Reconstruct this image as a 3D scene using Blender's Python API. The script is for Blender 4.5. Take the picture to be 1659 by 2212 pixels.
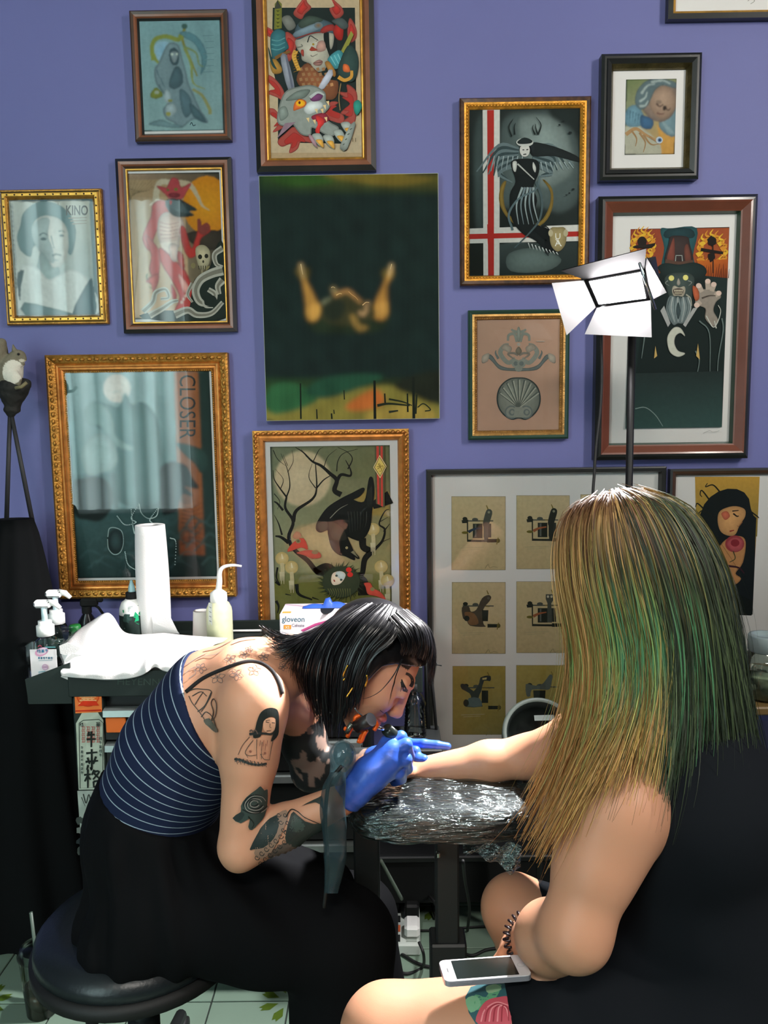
import bpy, math, random
import numpy as np
from mathutils import Vector, Matrix
from mathutils.bvhtree import BVHTree
from mathutils.geometry import tessellate_polygon

random.seed(7)
RNG = np.random.default_rng(7)
SC = bpy.context.scene
for o in list(bpy.data.objects):
    bpy.data.objects.remove(o)

# ------------------------------------------------------------------ camera
F, CX, CY = 1750.0, 829.5, 1106.0            # focal length in pixels of the 1659 x 2212 frame
CAM = np.array([0.0, 0.0, 1.52])
PITCH, ROLL, YAW = math.radians(6.83), math.radians(-0.83), math.radians(-0.34)


def cam_basis():
    cp, sp = math.cos(PITCH), math.sin(PITCH)
    f, u, x = np.array([0, cp, -sp]), np.array([0, sp, cp]), np.array([1.0, 0, 0])
    cy, sy = math.cos(YAW), math.sin(YAW)
    Z = np.array([[cy, sy, 0], [-sy, cy, 0], [0, 0, 1]])
    f, u, x = Z @ f, Z @ u, Z @ x
    cr, sr = math.cos(ROLL), math.sin(ROLL)
    return x * cr + u * sr, -x * sr + u * cr, f


CR, CU, CF = cam_basis()


def ray(px, py):
    return (px - CX) / F * CR - (py - CY) / F * CU + CF


def P(px, py, Y):
    """a point of the photograph at distance Y (metres) in front of the camera's wall-parallel plane"""
    d = ray(px, py)
    return CAM + d * (Y / d[1])


def ppm(Y, py=1106):
    """pixels per metre at distance Y"""
    d = ray(CX, py)
    return F / (Y / d[1])


cd = bpy.data.cameras.new('camera')
cam = bpy.data.objects.new('camera', cd)
SC.collection.objects.link(cam)
cd.sensor_fit = 'VERTICAL'
cd.sensor_height = 36.0
cd.lens = F / 2212 * 36.0
cd.clip_start = 0.05
M = Matrix.Identity(4)
for i in range(3):
    M[i][0], M[i][1], M[i][2], M[i][3] = CR[i], CU[i], -CF[i], CAM[i]
cam.matrix_world = M
SC.camera = cam

# ------------------------------------------------------------------ world, exposure, lights of the room
SC.view_settings.view_transform = 'Standard'
SC.view_settings.look = 'None'
SC.view_settings.gamma = 1.0
SC.view_settings.use_curve_mapping = False
SC.view_settings.exposure = 0.9
SC.cycles.use_denoising = True
SC.cycles.max_bounces = 8
SC.cycles.transparent_max_bounces = 24
SC.cycles.caustics_reflective = False
SC.cycles.caustics_refractive = False
SC.cycles.sample_clamp_indirect = 4.0
W = bpy.data.worlds.new('world')
SC.world = W
W.use_nodes = True
W.node_tree.nodes['Background'].inputs[0].default_value = (0.5, 0.75, 0.8, 1)
W.node_tree.nodes['Background'].inputs[1].default_value = 0.02


def area_light(name, loc, target, sx, sy, power, col, spread=180):
    l = bpy.data.lights.new(name, 'AREA')
    l.shape = 'RECTANGLE'
    l.size, l.size_y = sx, sy
    l.energy = power
    l.color = col
    l.spread = math.radians(spread)
    o = bpy.data.objects.new(name, l)
    SC.collection.objects.link(o)
    o.location = loc
    o.rotation_euler = (Vector(target) - Vector(loc)).to_track_quat('-Z', 'Y').to_euler()
    return o


# (daylight comes through the backlit curtain of window_1, built with the room)
# ceiling tube of the shop, and an added unseen panel for frontal fill
area_light('ceiling_tube_light', (2.2, 0.2, 2.93), (0.9, 1.2, 1.0), 0.14, 1.2, 34, (1.0, 0.95, 0.88))
area_light('fill_panel_light', (-0.1, -0.9, 2.93), (0.15, 1.2, 0.9), 0.8, 0.3, 34, (1.0, 0.94, 0.86))
# ------------------------------------------------------------------ helpers
def lin(c):
    if isinstance(c, str):
        c = c.lstrip('#')
        c = tuple(int(c[i:i + 2], 16) / 255 for i in (0, 2, 4))
    elif max(c) > 1.001:
        c = tuple(v / 255 for v in c)
    return tuple(v / 12.92 if v <= 0.04045 else ((v + 0.055) / 1.055) ** 2.4 for v in c[:3])


MATS = {}


def mat(name, col=(128, 128, 128), rough=0.5, metal=0.0, spec=0.5, var=0.0, vscale=8.0, bump=0.0, bscale=60.0,
        coat=0.0, emit=0.0, alpha=1.0, trans=0.0, ior=1.45, sss=0.0, aniso=None, sheen=0.0, stretch=None, var2=None, transl=0.0):
    """a procedural principled material, colour given in sRGB, optional noise variation and relief"""
    if name in MATS:
        return MATS[name]
    m = bpy.data.materials.new(name)
    m.use_nodes = True
    nt = m.node_tree
    b = nt.nodes['Principled BSDF']
    c = lin(col)
    b.inputs['Base Color'].default_value = (*c, 1)
    b.inputs['Roughness'].default_value = rough
    b.inputs['Metallic'].default_value = metal
    b.inputs['Specular IOR Level'].default_value = spec
    b.inputs['IOR'].default_value = ior
    b.inputs['Coat Weight'].default_value = coat
    b.inputs['Coat Roughness'].default_value = 0.1
    b.inputs['Transmission Weight'].default_value = trans
    b.inputs['Alpha'].default_value = alpha
    b.inputs['Sheen Weight'].default_value = sheen
    if sss:
        b.inputs['Subsurface Weight'].default_value = sss
        b.inputs['Subsurface Radius'].default_value = (0.012, 0.005, 0.003)
        b.inputs['Subsurface Scale'].default_value = 1.0
    if emit:
        b.inputs['Emission Color'].default_value = (*c, 1)
        b.inputs['Emission Strength'].default_value = emit
    tc = nt.nodes.new('ShaderNodeTexCoord')
    vec = tc.outputs['Object']
    if stretch:
        mp = nt.nodes.new('ShaderNodeMapping')
        mp.inputs['Scale'].default_value = stretch
        nt.links.new(vec, mp.inputs[0])
        vec = mp.outputs[0]
    if var or var2:
        n = nt.nodes.new('ShaderNodeTexNoise')
        n.inputs['Scale'].default_value = vscale
        n.inputs['Detail'].default_value = 5
        nt.links.new(vec, n.inputs['Vector'])
        r = nt.nodes.new('ShaderNodeValToRGB')
        r.color_ramp.elements[0].position = 0.3
        r.color_ramp.elements[1].position = 0.7
        c2 = lin(var2) if var2 else tuple(min(1, v * (1 + var)) for v in c)
        c1 = tuple(v * (1 - var) for v in c)
        r.color_ramp.elements[0].color = (*c1, 1)
        r.color_ramp.elements[1].color = (*c2, 1)
        nt.links.new(n.outputs[0], r.inputs[0])
        nt.links.new(r.outputs[0], b.inputs['Base Color'])
    if bump:
        n2 = nt.nodes.new('ShaderNodeTexNoise')
        n2.inputs['Scale'].default_value = bscale
        n2.inputs['Detail'].default_value = 4
        nt.links.new(vec, n2.inputs['Vector'])
        bp = nt.nodes.new('ShaderNodeBump')
        bp.inputs['Strength'].default_value = bump
        bp.inputs['Distance'].default_value = 0.004
        nt.links.new(n2.outputs[0], bp.inputs['Height'])
        nt.links.new(bp.outputs[0], b.inputs['Normal'])
    if transl:
        t = nt.nodes.new('ShaderNodeBsdfTranslucent')
        t.inputs[0].default_value = (*c, 1)
        mx = nt.nodes.new('ShaderNodeMixShader')
        mx.inputs[0].default_value = transl
        nt.links.new(b.outputs[0], mx.inputs[1])
        nt.links.new(t.outputs[0], mx.inputs[2])
        nt.links.new(mx.outputs[0], nt.nodes['Material Output'].inputs[0])
    MATS[name] = m
    return m


def vmat(name, rough=0.6, spec=0.3, sss=0.0, bump=0.0, bscale=300.0, coat=0.0, noise=0.0):
    """colour taken from the mesh's painted colour attribute (print, tattoo ink, dyed hair, skin tone)"""
    if name in MATS:
        return MATS[name]
    m = mat(name, (200, 200, 200), rough=rough, spec=spec, sss=sss, bump=bump, bscale=bscale, coat=coat)
    nt = m.node_tree
    a = nt.nodes.new('ShaderNodeAttribute')
    a.attribute_name = 'Col'
    b = nt.nodes['Principled BSDF']
    out = a.outputs['Color']
    if noise:
        n = nt.nodes.new('ShaderNodeTexNoise')
        n.inputs['Scale'].default_value = 90
        n.inputs['Detail'].default_value = 6
        tc = nt.nodes.new('ShaderNodeTexCoord')
        nt.links.new(tc.outputs['Object'], n.inputs['Vector'])
        mr = nt.nodes.new('ShaderNodeMapRange')
        mr.inputs[1].default_value, mr.inputs[2].default_value = 0.3, 0.7
        mr.inputs[3].default_value, mr.inputs[4].default_value = 1 - noise, 1 + noise
        nt.links.new(n.outputs[0], mr.inputs[0])
        mx = nt.nodes.new('ShaderNodeVectorMath')
        mx.operation = 'SCALE'
        nt.links.new(out, mx.inputs[0])
        nt.links.new(mr.outputs[0], mx.inputs['Scale'])
        out = mx.outputs[0]
    nt.links.new(out, b.inputs['Base Color'])
    return m


def glass_mat(name, tint=(1, 1, 1), rough=0.0, ior=1.45, gain=1.0):
    """thin pane: see-through with Fresnel reflections"""
    if name in MATS:
        return MATS[name]
    m = bpy.data.materials.new(name)
    m.use_nodes = True
    nt = m.node_tree
    nt.nodes.remove(nt.nodes['Principled BSDF'])
    t = nt.nodes.new('ShaderNodeBsdfTransparent')
    t.inputs[0].default_value = (*tint, 1)
    g = nt.nodes.new('ShaderNodeBsdfGlossy')
    g.inputs['Roughness'].default_value = rough
    fr = nt.nodes.new('ShaderNodeFresnel')
    fr.inputs[0].default_value = ior
    mx = nt.nodes.new('ShaderNodeMixShader')
    if gain != 1.0:
        ml = nt.nodes.new('ShaderNodeMath')
        ml.operation = 'MULTIPLY'
        ml.use_clamp = True
        ml.inputs[1].default_value = gain
        nt.links.new(fr.outputs[0], ml.inputs[0])
        nt.links.new(ml.outputs[0], mx.inputs[0])
    else:
        nt.links.new(fr.outputs[0], mx.inputs[0])
    nt.links.new(t.outputs[0], mx.inputs[1])
    nt.links.new(g.outputs[0], mx.inputs[2])
    nt.links.new(mx.outputs[0], nt.nodes['Material Output'].inputs[0])
    MATS[name] = m
    return m


WL = {}                                   # world position of every object's origin


def build(name, V, Fc, m, parent=None, smooth=False, col=None, loc=None):
    """link ONE mesh object; V in world coordinates, origin at the parent's origin (or at loc)"""
    V = np.asarray(V, dtype=float).reshape(-1, 3)
    o0 = np.array(WL[parent.name]) if parent is not None else (np.array(loc, dtype=float) if loc is not None else np.array([V[:, 0].mean(), V[:, 1].mean(), V[:, 2].min()]))
    me = bpy.data.meshes.new(name)
    me.from_pydata((V - o0).tolist(), [], [tuple(int(i) for i in f) for f in Fc])
    if col is not None:
        at = me.color_attributes.new('Col', 'FLOAT_COLOR', 'POINT')
        c4 = np.ones((len(V), 4), dtype=np.float32)
        c4[:, :3] = col
        at.data.foreach_set('color', c4.ravel())
    if smooth:
        me.polygons.foreach_set('use_smooth', [True] * len(me.polygons))
    me.materials.append(m)
    me.update()
    o = bpy.data.objects.new(name, me)
    SC.collection.objects.link(o)
    if parent is not None:
        o.parent = parent
    else:
        o.location = o0
    WL[o.name] = tuple(o0)
    return o


def thing(name, label, cat, loc, group=None):
    o = bpy.data.objects.new(name, None)
    SC.collection.objects.link(o)
    o.location = loc
    o.empty_display_size = 0.05
    WL[o.name] = tuple(float(v) for v in loc)
    return tag(o, label, cat, group)


def tag(o, label, cat, group=None, kind=None):
    o['label'] = label
    o['category'] = cat
    if group:
        o['group'] = group
    if kind:
        o['kind'] = kind
    return o


def struct(name, V, Fc, m, **k):
    o = build(name, V, Fc, m, **k)
    o['kind'] = 'structure'
    return o


class MB:
    """collects shapes for one mesh"""
    def __init__(s):
        s.V, s.F, s.C, s.cur = [], [], [], (0.5, 0.5, 0.5)

    def add(s, V, Fc):
        n = len(s.V)
        s.V += [tuple(float(t) for t in v) for v in V]
        s.C += [s.cur] * len(V)
        s.F += [tuple(i + n for i in f) for f in Fc]
        return s

    def color(s, c):
        s.cur = lin(c)
        return s

    def box(s, c, size, R=None, bev=0.0):
        c = np.asarray(c, float)
        h = np.asarray(size, float) / 2
        if bev <= 0:
            v = np.array([[x, y, z] for x in (-1, 1) for y in (-1, 1) for z in (-1, 1)], float) * h
            f = [(0, 1, 3, 2), (4, 6, 7, 5), (0, 4, 5, 1), (2, 3, 7, 6), (0, 2, 6, 4), (1, 5, 7, 3)]
        else:
            b = min(bev, h.min() * 0.95)
            v, f, idx = [], [], {}
            for x in (-1, 1):
                for y in (-1, 1):
                    for z in (-1, 1):
                        for a in range(3):
                            q = np.array([x, y, z], float) * (h - b)
                            q[a] += (x, y, z)[a] * b
                            idx[(x, y, z, a)] = len(v)
                            v.append(q)
            sg = (-1, 1)
            for a in range(3):
                o = [i for i in range(3) if i != a]
                for t in sg:
                    k = []
                    for (p, q) in ((-1, -1), (1, -1), (1, 1), (-1, 1)):
                        e = [0, 0, 0]
                        e[a], e[o[0]], e[o[1]] = t, p, q
                        k.append(idx[(*e, a)])
                    f.append(tuple(k))
            for a in range(3):
                o = [i for i in range(3) if i != a]
                for p in sg:
                    for q in sg:
                        k = []
                        for t, w in ((-1, o[0]), (1, o[0]), (1, o[1]), (-1, o[1])):
                            e = [0, 0, 0]
                            e[a], e[o[0]], e[o[1]] = t, p, q
                            k.append(idx[(*e, w)])
                        f.append(tuple(k))
            for x in sg:
                for y in sg:
                    for z in sg:
                        f.append((idx[(x, y, z, 0)], idx[(x, y, z, 1)], idx[(x, y, z, 2)]))
            v = np.array(v)
        if R is not None:
            v = v @ np.asarray(R, float).T
        return s.add(v + c, f)

    def tube(s, pts, r, n=10, cap=True, flat=None):
        pts = np.asarray(pts, float)
        m = len(pts)
        rr = np.full(m, r, float) if np.isscalar(r) else np.asarray(r, float)
        T = np.gradient(pts, axis=0)
        T /= np.linalg.norm(T, axis=1)[:, None] + 1e-12
        up = np.array([0, 0, 1.0]) if abs(T[0][2]) < 0.9 else np.array([1.0, 0, 0])
        N = np.cross(T[0], up)
        N /= np.linalg.norm(N)
        V, Fc = [], []
        for i in range(m):
            N = N - T[i] * N.dot(T[i])
            N /= np.linalg.norm(N) + 1e-12
            B = np.cross(T[i], N)
            for k in range(n):
                a = 2 * math.pi * k / n
                V.append(pts[i] + rr[i] * (math.cos(a) * N + math.sin(a) * B * (flat or 1.0)))
        for i in range(m - 1):
            for k in range(n):
                k2 = (k + 1) % n
                Fc.append((i * n + k, i * n + k2, (i + 1) * n + k2, (i + 1) * n + k))
        if cap:
            Fc.append(tuple(range(n))[::-1])
            Fc.append(tuple((m - 1) * n + k for k in range(n)))
        return s.add(V, Fc)

    def lathe(s, prof, c=(0, 0, 0), axis=(0, 0, 1), n=28, cap=False, sx=1.0, sy=1.0):
        """prof: (radius, height) pairs along the axis"""
        ax = np.asarray(axis, float)
        ax = ax / np.linalg.norm(ax)
        up = np.array([0, 0, 1.0]) if abs(ax[2]) < 0.9 else np.array([1.0, 0, 0])
        A = np.cross(up, ax)
        A /= np.linalg.norm(A)
        B = np.cross(ax, A)
        V, Fc = [], []
        for (r, h) in prof:
            for k in range(n):
                a = 2 * math.pi * k / n
                V.append(np.asarray(c) + ax * h + r * (math.cos(a) * A * sx + math.sin(a) * B * sy))
        for i in range(len(prof) - 1):
            for k in range(n):
                k2 = (k + 1) % n
                Fc.append((i * n + k, i * n + k2, (i + 1) * n + k2, (i + 1) * n + k))
        if cap:
            Fc.append(tuple(range(n))[::-1])
            Fc.append(tuple((len(prof) - 1) * n + k for k in range(n)))
        return s.add(V, Fc)

    def prism(s, poly, vec):
        """extrude a 3-D polygon by vec"""
        p = np.asarray(poly, float)
        n = len(p)
        tri = tessellate_polygon([[Vector(q) for q in p]])
        V = np.vstack([p, p + np.asarray(vec, float)])
        Fc = [t for t in tri] + [tuple(i + n for i in t[::-1]) for t in tri]
        Fc += [(i, (i + 1) % n, (i + 1) % n + n, i + n) for i in range(n)]
        return s.add(V, Fc)

    def ball(s, c, r, n=12, R=None):
        r = np.full(3, r, float) if np.isscalar(r) else np.asarray(r, float)
        V, Fc = [], []
        for i in range(1, n):
            t = math.pi * i / n
            for k in range(n * 2):
                a = math.pi * k / n
                V.append((math.sin(t) * math.cos(a), math.sin(t) * math.sin(a), math.cos(t)))
        m = n * 2
        V += [(0, 0, 1), (0, 0, -1)]
        for i in range(n - 2):
            for k in range(m):
                Fc.append((i * m + k, i * m + m + k, i * m + m + (k + 1) % m, i * m + (k + 1) % m))
        for k in range(m):
            Fc.append((len(V) - 2, k, (k + 1) % m))
            Fc.append((len(V) - 1, (n - 2) * m + (k + 1) % m, (n - 2) * m + k))
        V = np.array(V) * r
        if R is not None:
            V = V @ np.asarray(R, float).T
        return s.add(V + np.asarray(c, float), Fc)

    def build(s, name, m, parent=None, smooth=False, loc=None, vcol=False):
        return build(name, s.V, s.F, m, parent, smooth, np.array(s.C) if vcol else None, loc)


def rotz(a):
    c, s_ = math.cos(a), math.sin(a)
    return np.array([[c, -s_, 0], [s_, c, 0], [0, 0, 1]])


def frame3(z, x=(1, 0, 0)):
    """3x3 whose third column is z"""
    z = np.asarray(z, float) / np.linalg.norm(z)
    x = np.asarray(x, float)
    y = np.cross(z, x)
    y /= np.linalg.norm(y)
    return np.stack([np.cross(y, z), y, z], axis=1)


def cat_rom(pts, n=6, closed=False):
    p = np.asarray(pts, float)
    m = len(p)
    if m < 3:
        t = np.linspace(0, 1, n + 1)[:, None]
        return p[0] * (1 - t) + p[-1] * t
    out = []
    for i in range(m if closed else m - 1):
        if closed:
            a, b, c, d = p[(i - 1) % m], p[i], p[(i + 1) % m], p[(i + 2) % m]
        else:
            b, c = p[i], p[i + 1]
            a = p[i - 1] if i else 2 * b - c
            d = p[i + 2] if i + 2 < m else 2 * c - b
        for k in range(n):
            t = k / n
            out.append(0.5 * (2 * b + (c - a) * t + (2 * a - 5 * b + 4 * c - d) * t * t + (3 * b - a - 3 * c + d) * t ** 3))
    if not closed:
        out.append(p[-1])
    return np.array(out)


def pts2(s):
    """'x,y x,y' -> list of pairs"""
    return [tuple(float(v) for v in t.split(',')) for t in s.split()]


# ---- flat print: polygons with painted colours laid as thin layers of ink on a sheet
KART = 0.92                                 # ink albedo scale


class Ink:
    def __init__(s, Y, ox=0.0, oy=0.0, sc=1.0, step=0.00005, proj=None):
        s.Y, s.ox, s.oy, s.sc, s.step = Y, ox, oy, sc, step
        s.n, s.V, s.F, s.C = 0, [], [], []
        s.vol = 0.0                          # painted modelling of the drawn forms

    def _put(s, pts, faces, cols):
        b = len(s.V)
        s.n += 1
        for (x, y) in pts:
            s.V.append(P(s.ox + x / s.sc, s.oy + y / s.sc, s.Y - s.step * s.n))
        if isinstance(cols[0], (int, float)) or isinstance(cols, str):
            cols = [cols] * len(pts)
        for c in cols:
            l = lin(c)
            s.C.append(tuple(KART * v for v in l))
        s.F += [tuple(i + b for i in f) for f in faces]

    def p(s, pts, col, sm=0):
        if isinstance(pts, str):
            pts = pts2(pts)
        if sm:
            pts = cat_rom(pts, sm, True)
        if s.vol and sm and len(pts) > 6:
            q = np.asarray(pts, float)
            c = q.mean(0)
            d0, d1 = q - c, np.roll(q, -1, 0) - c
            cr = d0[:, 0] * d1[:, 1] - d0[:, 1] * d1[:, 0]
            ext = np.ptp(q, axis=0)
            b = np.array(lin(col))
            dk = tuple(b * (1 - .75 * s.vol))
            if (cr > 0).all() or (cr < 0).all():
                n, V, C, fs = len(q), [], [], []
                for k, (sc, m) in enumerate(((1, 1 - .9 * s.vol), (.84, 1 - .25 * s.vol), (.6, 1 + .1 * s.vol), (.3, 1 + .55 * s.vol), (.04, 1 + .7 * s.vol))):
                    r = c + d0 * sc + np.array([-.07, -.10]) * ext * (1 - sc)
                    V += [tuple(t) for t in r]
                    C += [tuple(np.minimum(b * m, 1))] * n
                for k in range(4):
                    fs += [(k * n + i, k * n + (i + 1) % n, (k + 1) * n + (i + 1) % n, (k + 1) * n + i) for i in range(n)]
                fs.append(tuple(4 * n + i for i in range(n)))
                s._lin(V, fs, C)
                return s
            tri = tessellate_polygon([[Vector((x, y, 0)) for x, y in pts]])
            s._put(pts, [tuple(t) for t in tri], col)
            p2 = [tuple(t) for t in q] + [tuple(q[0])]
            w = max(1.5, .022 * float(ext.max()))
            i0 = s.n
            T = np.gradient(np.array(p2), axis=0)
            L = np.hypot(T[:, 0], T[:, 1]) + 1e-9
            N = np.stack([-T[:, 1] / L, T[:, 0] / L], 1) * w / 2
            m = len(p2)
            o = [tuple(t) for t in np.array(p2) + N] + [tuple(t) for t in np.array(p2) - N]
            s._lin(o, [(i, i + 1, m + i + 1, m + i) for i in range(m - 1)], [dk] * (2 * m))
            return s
        tri = tessellate_polygon([[Vector((x, y, 0)) for x, y in pts]])
        s._put(pts, [tuple(t) for t in tri], col)
        return s

    def _lin(s, pts, faces, cols):
        b = len(s.V)
        s.n += 1
        for (x, y) in pts:
            s.V.append(P(s.ox + x / s.sc, s.oy + y / s.sc, s.Y - s.step * s.n))
        s.C += [tuple(KART * v for v in c) for c in cols]
        s.F += [tuple(i + b for i in f) for f in faces]

    def q(s, a, b, c, d, col):
        """quad with one colour or four corner colours"""
        n = 8
        if isinstance(col, list):
            cc = [np.array(lin(k)) for k in col]
            pts, cols, fs = [], [], []
            for j in range(n + 1):
                for i in range(n + 1):
                    u, v = i / n, j / n
                    w = ((1 - u) * (1 - v), u * (1 - v), u * v, (1 - u) * v)
                    pts.append(tuple(sum(w[k] * (a, b, c, d)[k][t] for k in range(4)) for t in (0, 1)))
                    l = sum(w[k] * cc[k] for k in range(4))
                    cols.append(tuple(l))
            for j in range(n):
                for i in range(n):
                    e = j * (n + 1) + i
                    fs.append((e, e + 1, e + n + 2, e + n + 1))
            bb = len(s.V)
            s.n += 1
            for (x, y) in pts:
                s.V.append(P(s.ox + x / s.sc, s.oy + y / s.sc, s.Y - s.step * s.n))
            s.C += [tuple(KART * v for v in k) for k in cols]
            s.F += [tuple(i + bb for i in f) for f in fs]
        else:
            s._put([a, b, c, d], [(0, 1, 2, 3)], col)
        return s

    def e(s, x, y, rx, ry, col, rot=0.0, mid=None, n=20):
        c, sn = math.cos(math.radians(rot)), math.sin(math.radians(rot))
        pts, cols = [(x, y)], [mid or col]
        for k in range(n):
            a = 2 * math.pi * k / n
            u, v = rx * math.cos(a), ry * math.sin(a)
            pts.append((x + u * c - v * sn, y + u * sn + v * c))
            cols.append(col)
        s._put(pts, [(0, 1 + k, 1 + (k + 1) % n) for k in range(n)], cols)
        return s

    def s(s, pts, w, col, w2=None, sm=5, c2=None):
        """a brush stroke of width w tapering to w2"""
        if isinstance(pts, str):
            pts = pts2(pts)
        p = cat_rom(pts, sm) if sm else np.asarray(pts, float)
        w2 = w if w2 is None else w2
        m = len(p)
        T = np.gradient(p, axis=0)
        L = np.hypot(T[:, 0], T[:, 1]) + 1e-9
        N = np.stack([-T[:, 1] / L, T[:, 0] / L], axis=1)
        ww = np.linspace(w, w2, m)[:, None] / 2
        pts = np.vstack([p + N * ww, p - N * ww])
        cols = col
        if c2 is not None:
            a, b = np.array(lin(col)), np.array(lin(c2))
            bb = len(s.V)
            s.n += 1
            for i, (x, y) in enumerate(pts):
                s.V.append(P(s.ox + x / s.sc, s.oy + y / s.sc, s.Y - s.step * s.n))
                t = (i % m) / (m - 1)
                s.C.append(tuple(KART * (a * (1 - t) + b * t)))
            s.F += [(bb + i, bb + i + 1, bb + m + i + 1, bb + m + i) for i in range(m - 1)]
            return s
        s._put([tuple(v) for v in pts], [(i, i + 1, m + i + 1, m + i) for i in range(m - 1)], cols)
        return s

    def blob(s, x, y, rx, ry, col, n=14, jag=0.2, rot=0, mid=None):
        c, sn = math.cos(math.radians(rot)), math.sin(math.radians(rot))
        pts, cols = [(x, y)], [mid or col]
        m = n * 2
        for k in range(m):
            a = 2 * math.pi * k / m
            r = 1 + jag * random.uniform(-1, 1)
            u, v = r * rx * math.cos(a), r * ry * math.sin(a)
            pts.append((x + u * c - v * sn, y + u * sn + v * c))
            cols.append(col)
        s._put(pts, [(0, 1 + k, 1 + (k + 1) % m) for k in range(m)], cols)
        return s

    def text(s, txt, x, y, size, col, rot=0.0, sx=1.0, bold=False):
        """lettering from the built-in font, converted to a mesh; (x, y) is the left end of the baseline"""
        cu = bpy.data.curves.new('lettering', 'FONT')
        cu.body = txt
        cu.size = size
        cu.resolution_u = 3
        if bold:
            cu.offset = size * 0.02
        ob = bpy.data.objects.new('lettering', cu)
        SC.collection.objects.link(ob)
        dg = bpy.context.evaluated_depsgraph_get()
        me = bpy.data.meshes.new_from_object(ob.evaluated_get(dg))
        c, sn = math.cos(math.radians(rot)), math.sin(math.radians(rot))
        pts = []
        for v in me.vertices:
            u, w = v.co.x * sx, -v.co.y
            pts.append((x + u * c - w * sn, y + u * sn + w * c))
        fs = [tuple(p.vertices) for p in me.polygons]
        if pts:
            s._put(pts, fs, col)
        bpy.data.objects.remove(ob)
        bpy.data.curves.remove(cu)
        bpy.data.meshes.remove(me)
        return s

    def build(s, name, parent, m=None):
        return build(name, s.V, s.F, m or vmat('printed_ink', 0.7, 0.2, noise=0.07), parent, False, np.array(s.C))


# ---- bodies: signed-distance modelling, meshed as one continuous surface
class Body:
    def __init__(s):
        s.pr = []

    def cone(s, a, b, ra, rb, k=0.02, ax=None, sc=1.0, sub=False):
        """tapered limb from a to b; ax/sc stretch the cross-section along ax"""
        a, b = np.asarray(a, float), np.asarray(b, float)
        m = max(ra, rb) * max(1.0, sc) + k + 0.012
        lo, hi = np.minimum(a, b) - m, np.maximum(a, b) + m
        if ax is not None:
            ax = np.asarray(ax, float) / np.linalg.norm(ax)

        def f(p):
            ba = b - a
            v = p - a
            t = np.clip((v @ ba) / max(ba @ ba, 1e-9), 0, 1)
            v = v - t[:, None] * ba
            if ax is not None:
                d = v @ ax
                v = v - np.outer(d * (1 - 1 / sc), ax)
            return np.sqrt((v * v).sum(1)) - (ra + (rb - ra) * t)
        s.pr.append((f, lo, hi, k, sub))
        return s

    def chain(s, pts, rr, k=0.02, **kw):
        for i in range(len(pts) - 1):
            s.cone(pts[i], pts[i + 1], rr[i], rr[i + 1], k, **kw)
        return s

    def ell(s, c, r, R=None, k=0.02, sub=False):
        c, r = np.asarray(c, float), np.asarray(r, float)
        R = np.eye(3) if R is None else np.asarray(R, float)
        m = r.max() + k + 0.012

        def f(p):
            q = (p - c) @ R
            k0 = np.sqrt(((q / r) ** 2).sum(1))
            k1 = np.sqrt(((q / (r * r)) ** 2).sum(1)) + 1e-9
            return k0 * (k0 - 1.0) / k1
        s.pr.append((f, c - m, c + m, k, sub))
        return s

    def field(s, lo, n, h):
        G = np.full(n, 0.06, dtype=np.float32)
        for f, a, b, k, sub in s.pr:
            i0 = np.maximum(np.floor((a - lo) / h).astype(int), 0)
            i1 = np.minimum(np.ceil((b - lo) / h).astype(int) + 1, n)
            if (i1 <= i0).any():
                continue
            xs = [lo[d] + h * np.arange(i0[d], i1[d]) for d in range(3)]
            X = np.stack(np.meshgrid(*xs, indexing='ij'), -1).reshape(-1, 3)
            D = f(X).reshape(tuple(i1 - i0)).astype(np.float32)
            sl = tuple(slice(i0[d], i1[d]) for d in range(3))
            A = G[sl]
            if sub:
                D = -D
                hh = np.maximum(k - np.abs(A - D), 0) / k
                G[sl] = np.maximum(A, D) + hh * hh * k * 0.25
            else:
                hh = np.maximum(k - np.abs(A - D), 0) / k
                G[sl] = np.minimum(A, D) - hh * hh * k * 0.25
        return G

    def bounds(s):
        return np.min([p[1] for p in s.pr if not p[4]], 0), np.max([p[2] for p in s.pr if not p[4]], 0)

    def mesh(s, h, grow=0.0, clip=None, lo=None, hi=None, disp=None):
        """surface of the body grown by `grow`, cut by clip(points)->signed distance (negative is kept)"""
        b0, b1 = s.bounds()
        lo = b0 if lo is None else np.maximum(b0, lo)
        hi = b1 if hi is None else np.minimum(b1, hi)
        lo = np.asarray(lo, float) - 2 * h
        n = np.ceil((np.asarray(hi, float) + 2 * h - lo) / h).astype(int) + 1
        G = s.field(lo, n, h) - grow
        if clip is not None or disp is not None:
            xs = [lo[d] + h * np.arange(n[d]) for d in range(3)]
            X = np.stack(np.meshgrid(*xs, indexing='ij'), -1).reshape(-1, 3)
            if disp is not None:
                G = G - disp(X).reshape(tuple(n)).astype(np.float32)
            if clip is not None:
                G = np.maximum(G, clip(X).reshape(tuple(n)).astype(np.float32))
        G[0], G[-1] = 0.05, 0.05
        G[:, 0], G[:, -1] = 0.05, 0.05
        G[:, :, 0], G[:, :, -1] = 0.05, 0.05
        return surface_nets(G, lo, h)


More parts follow.
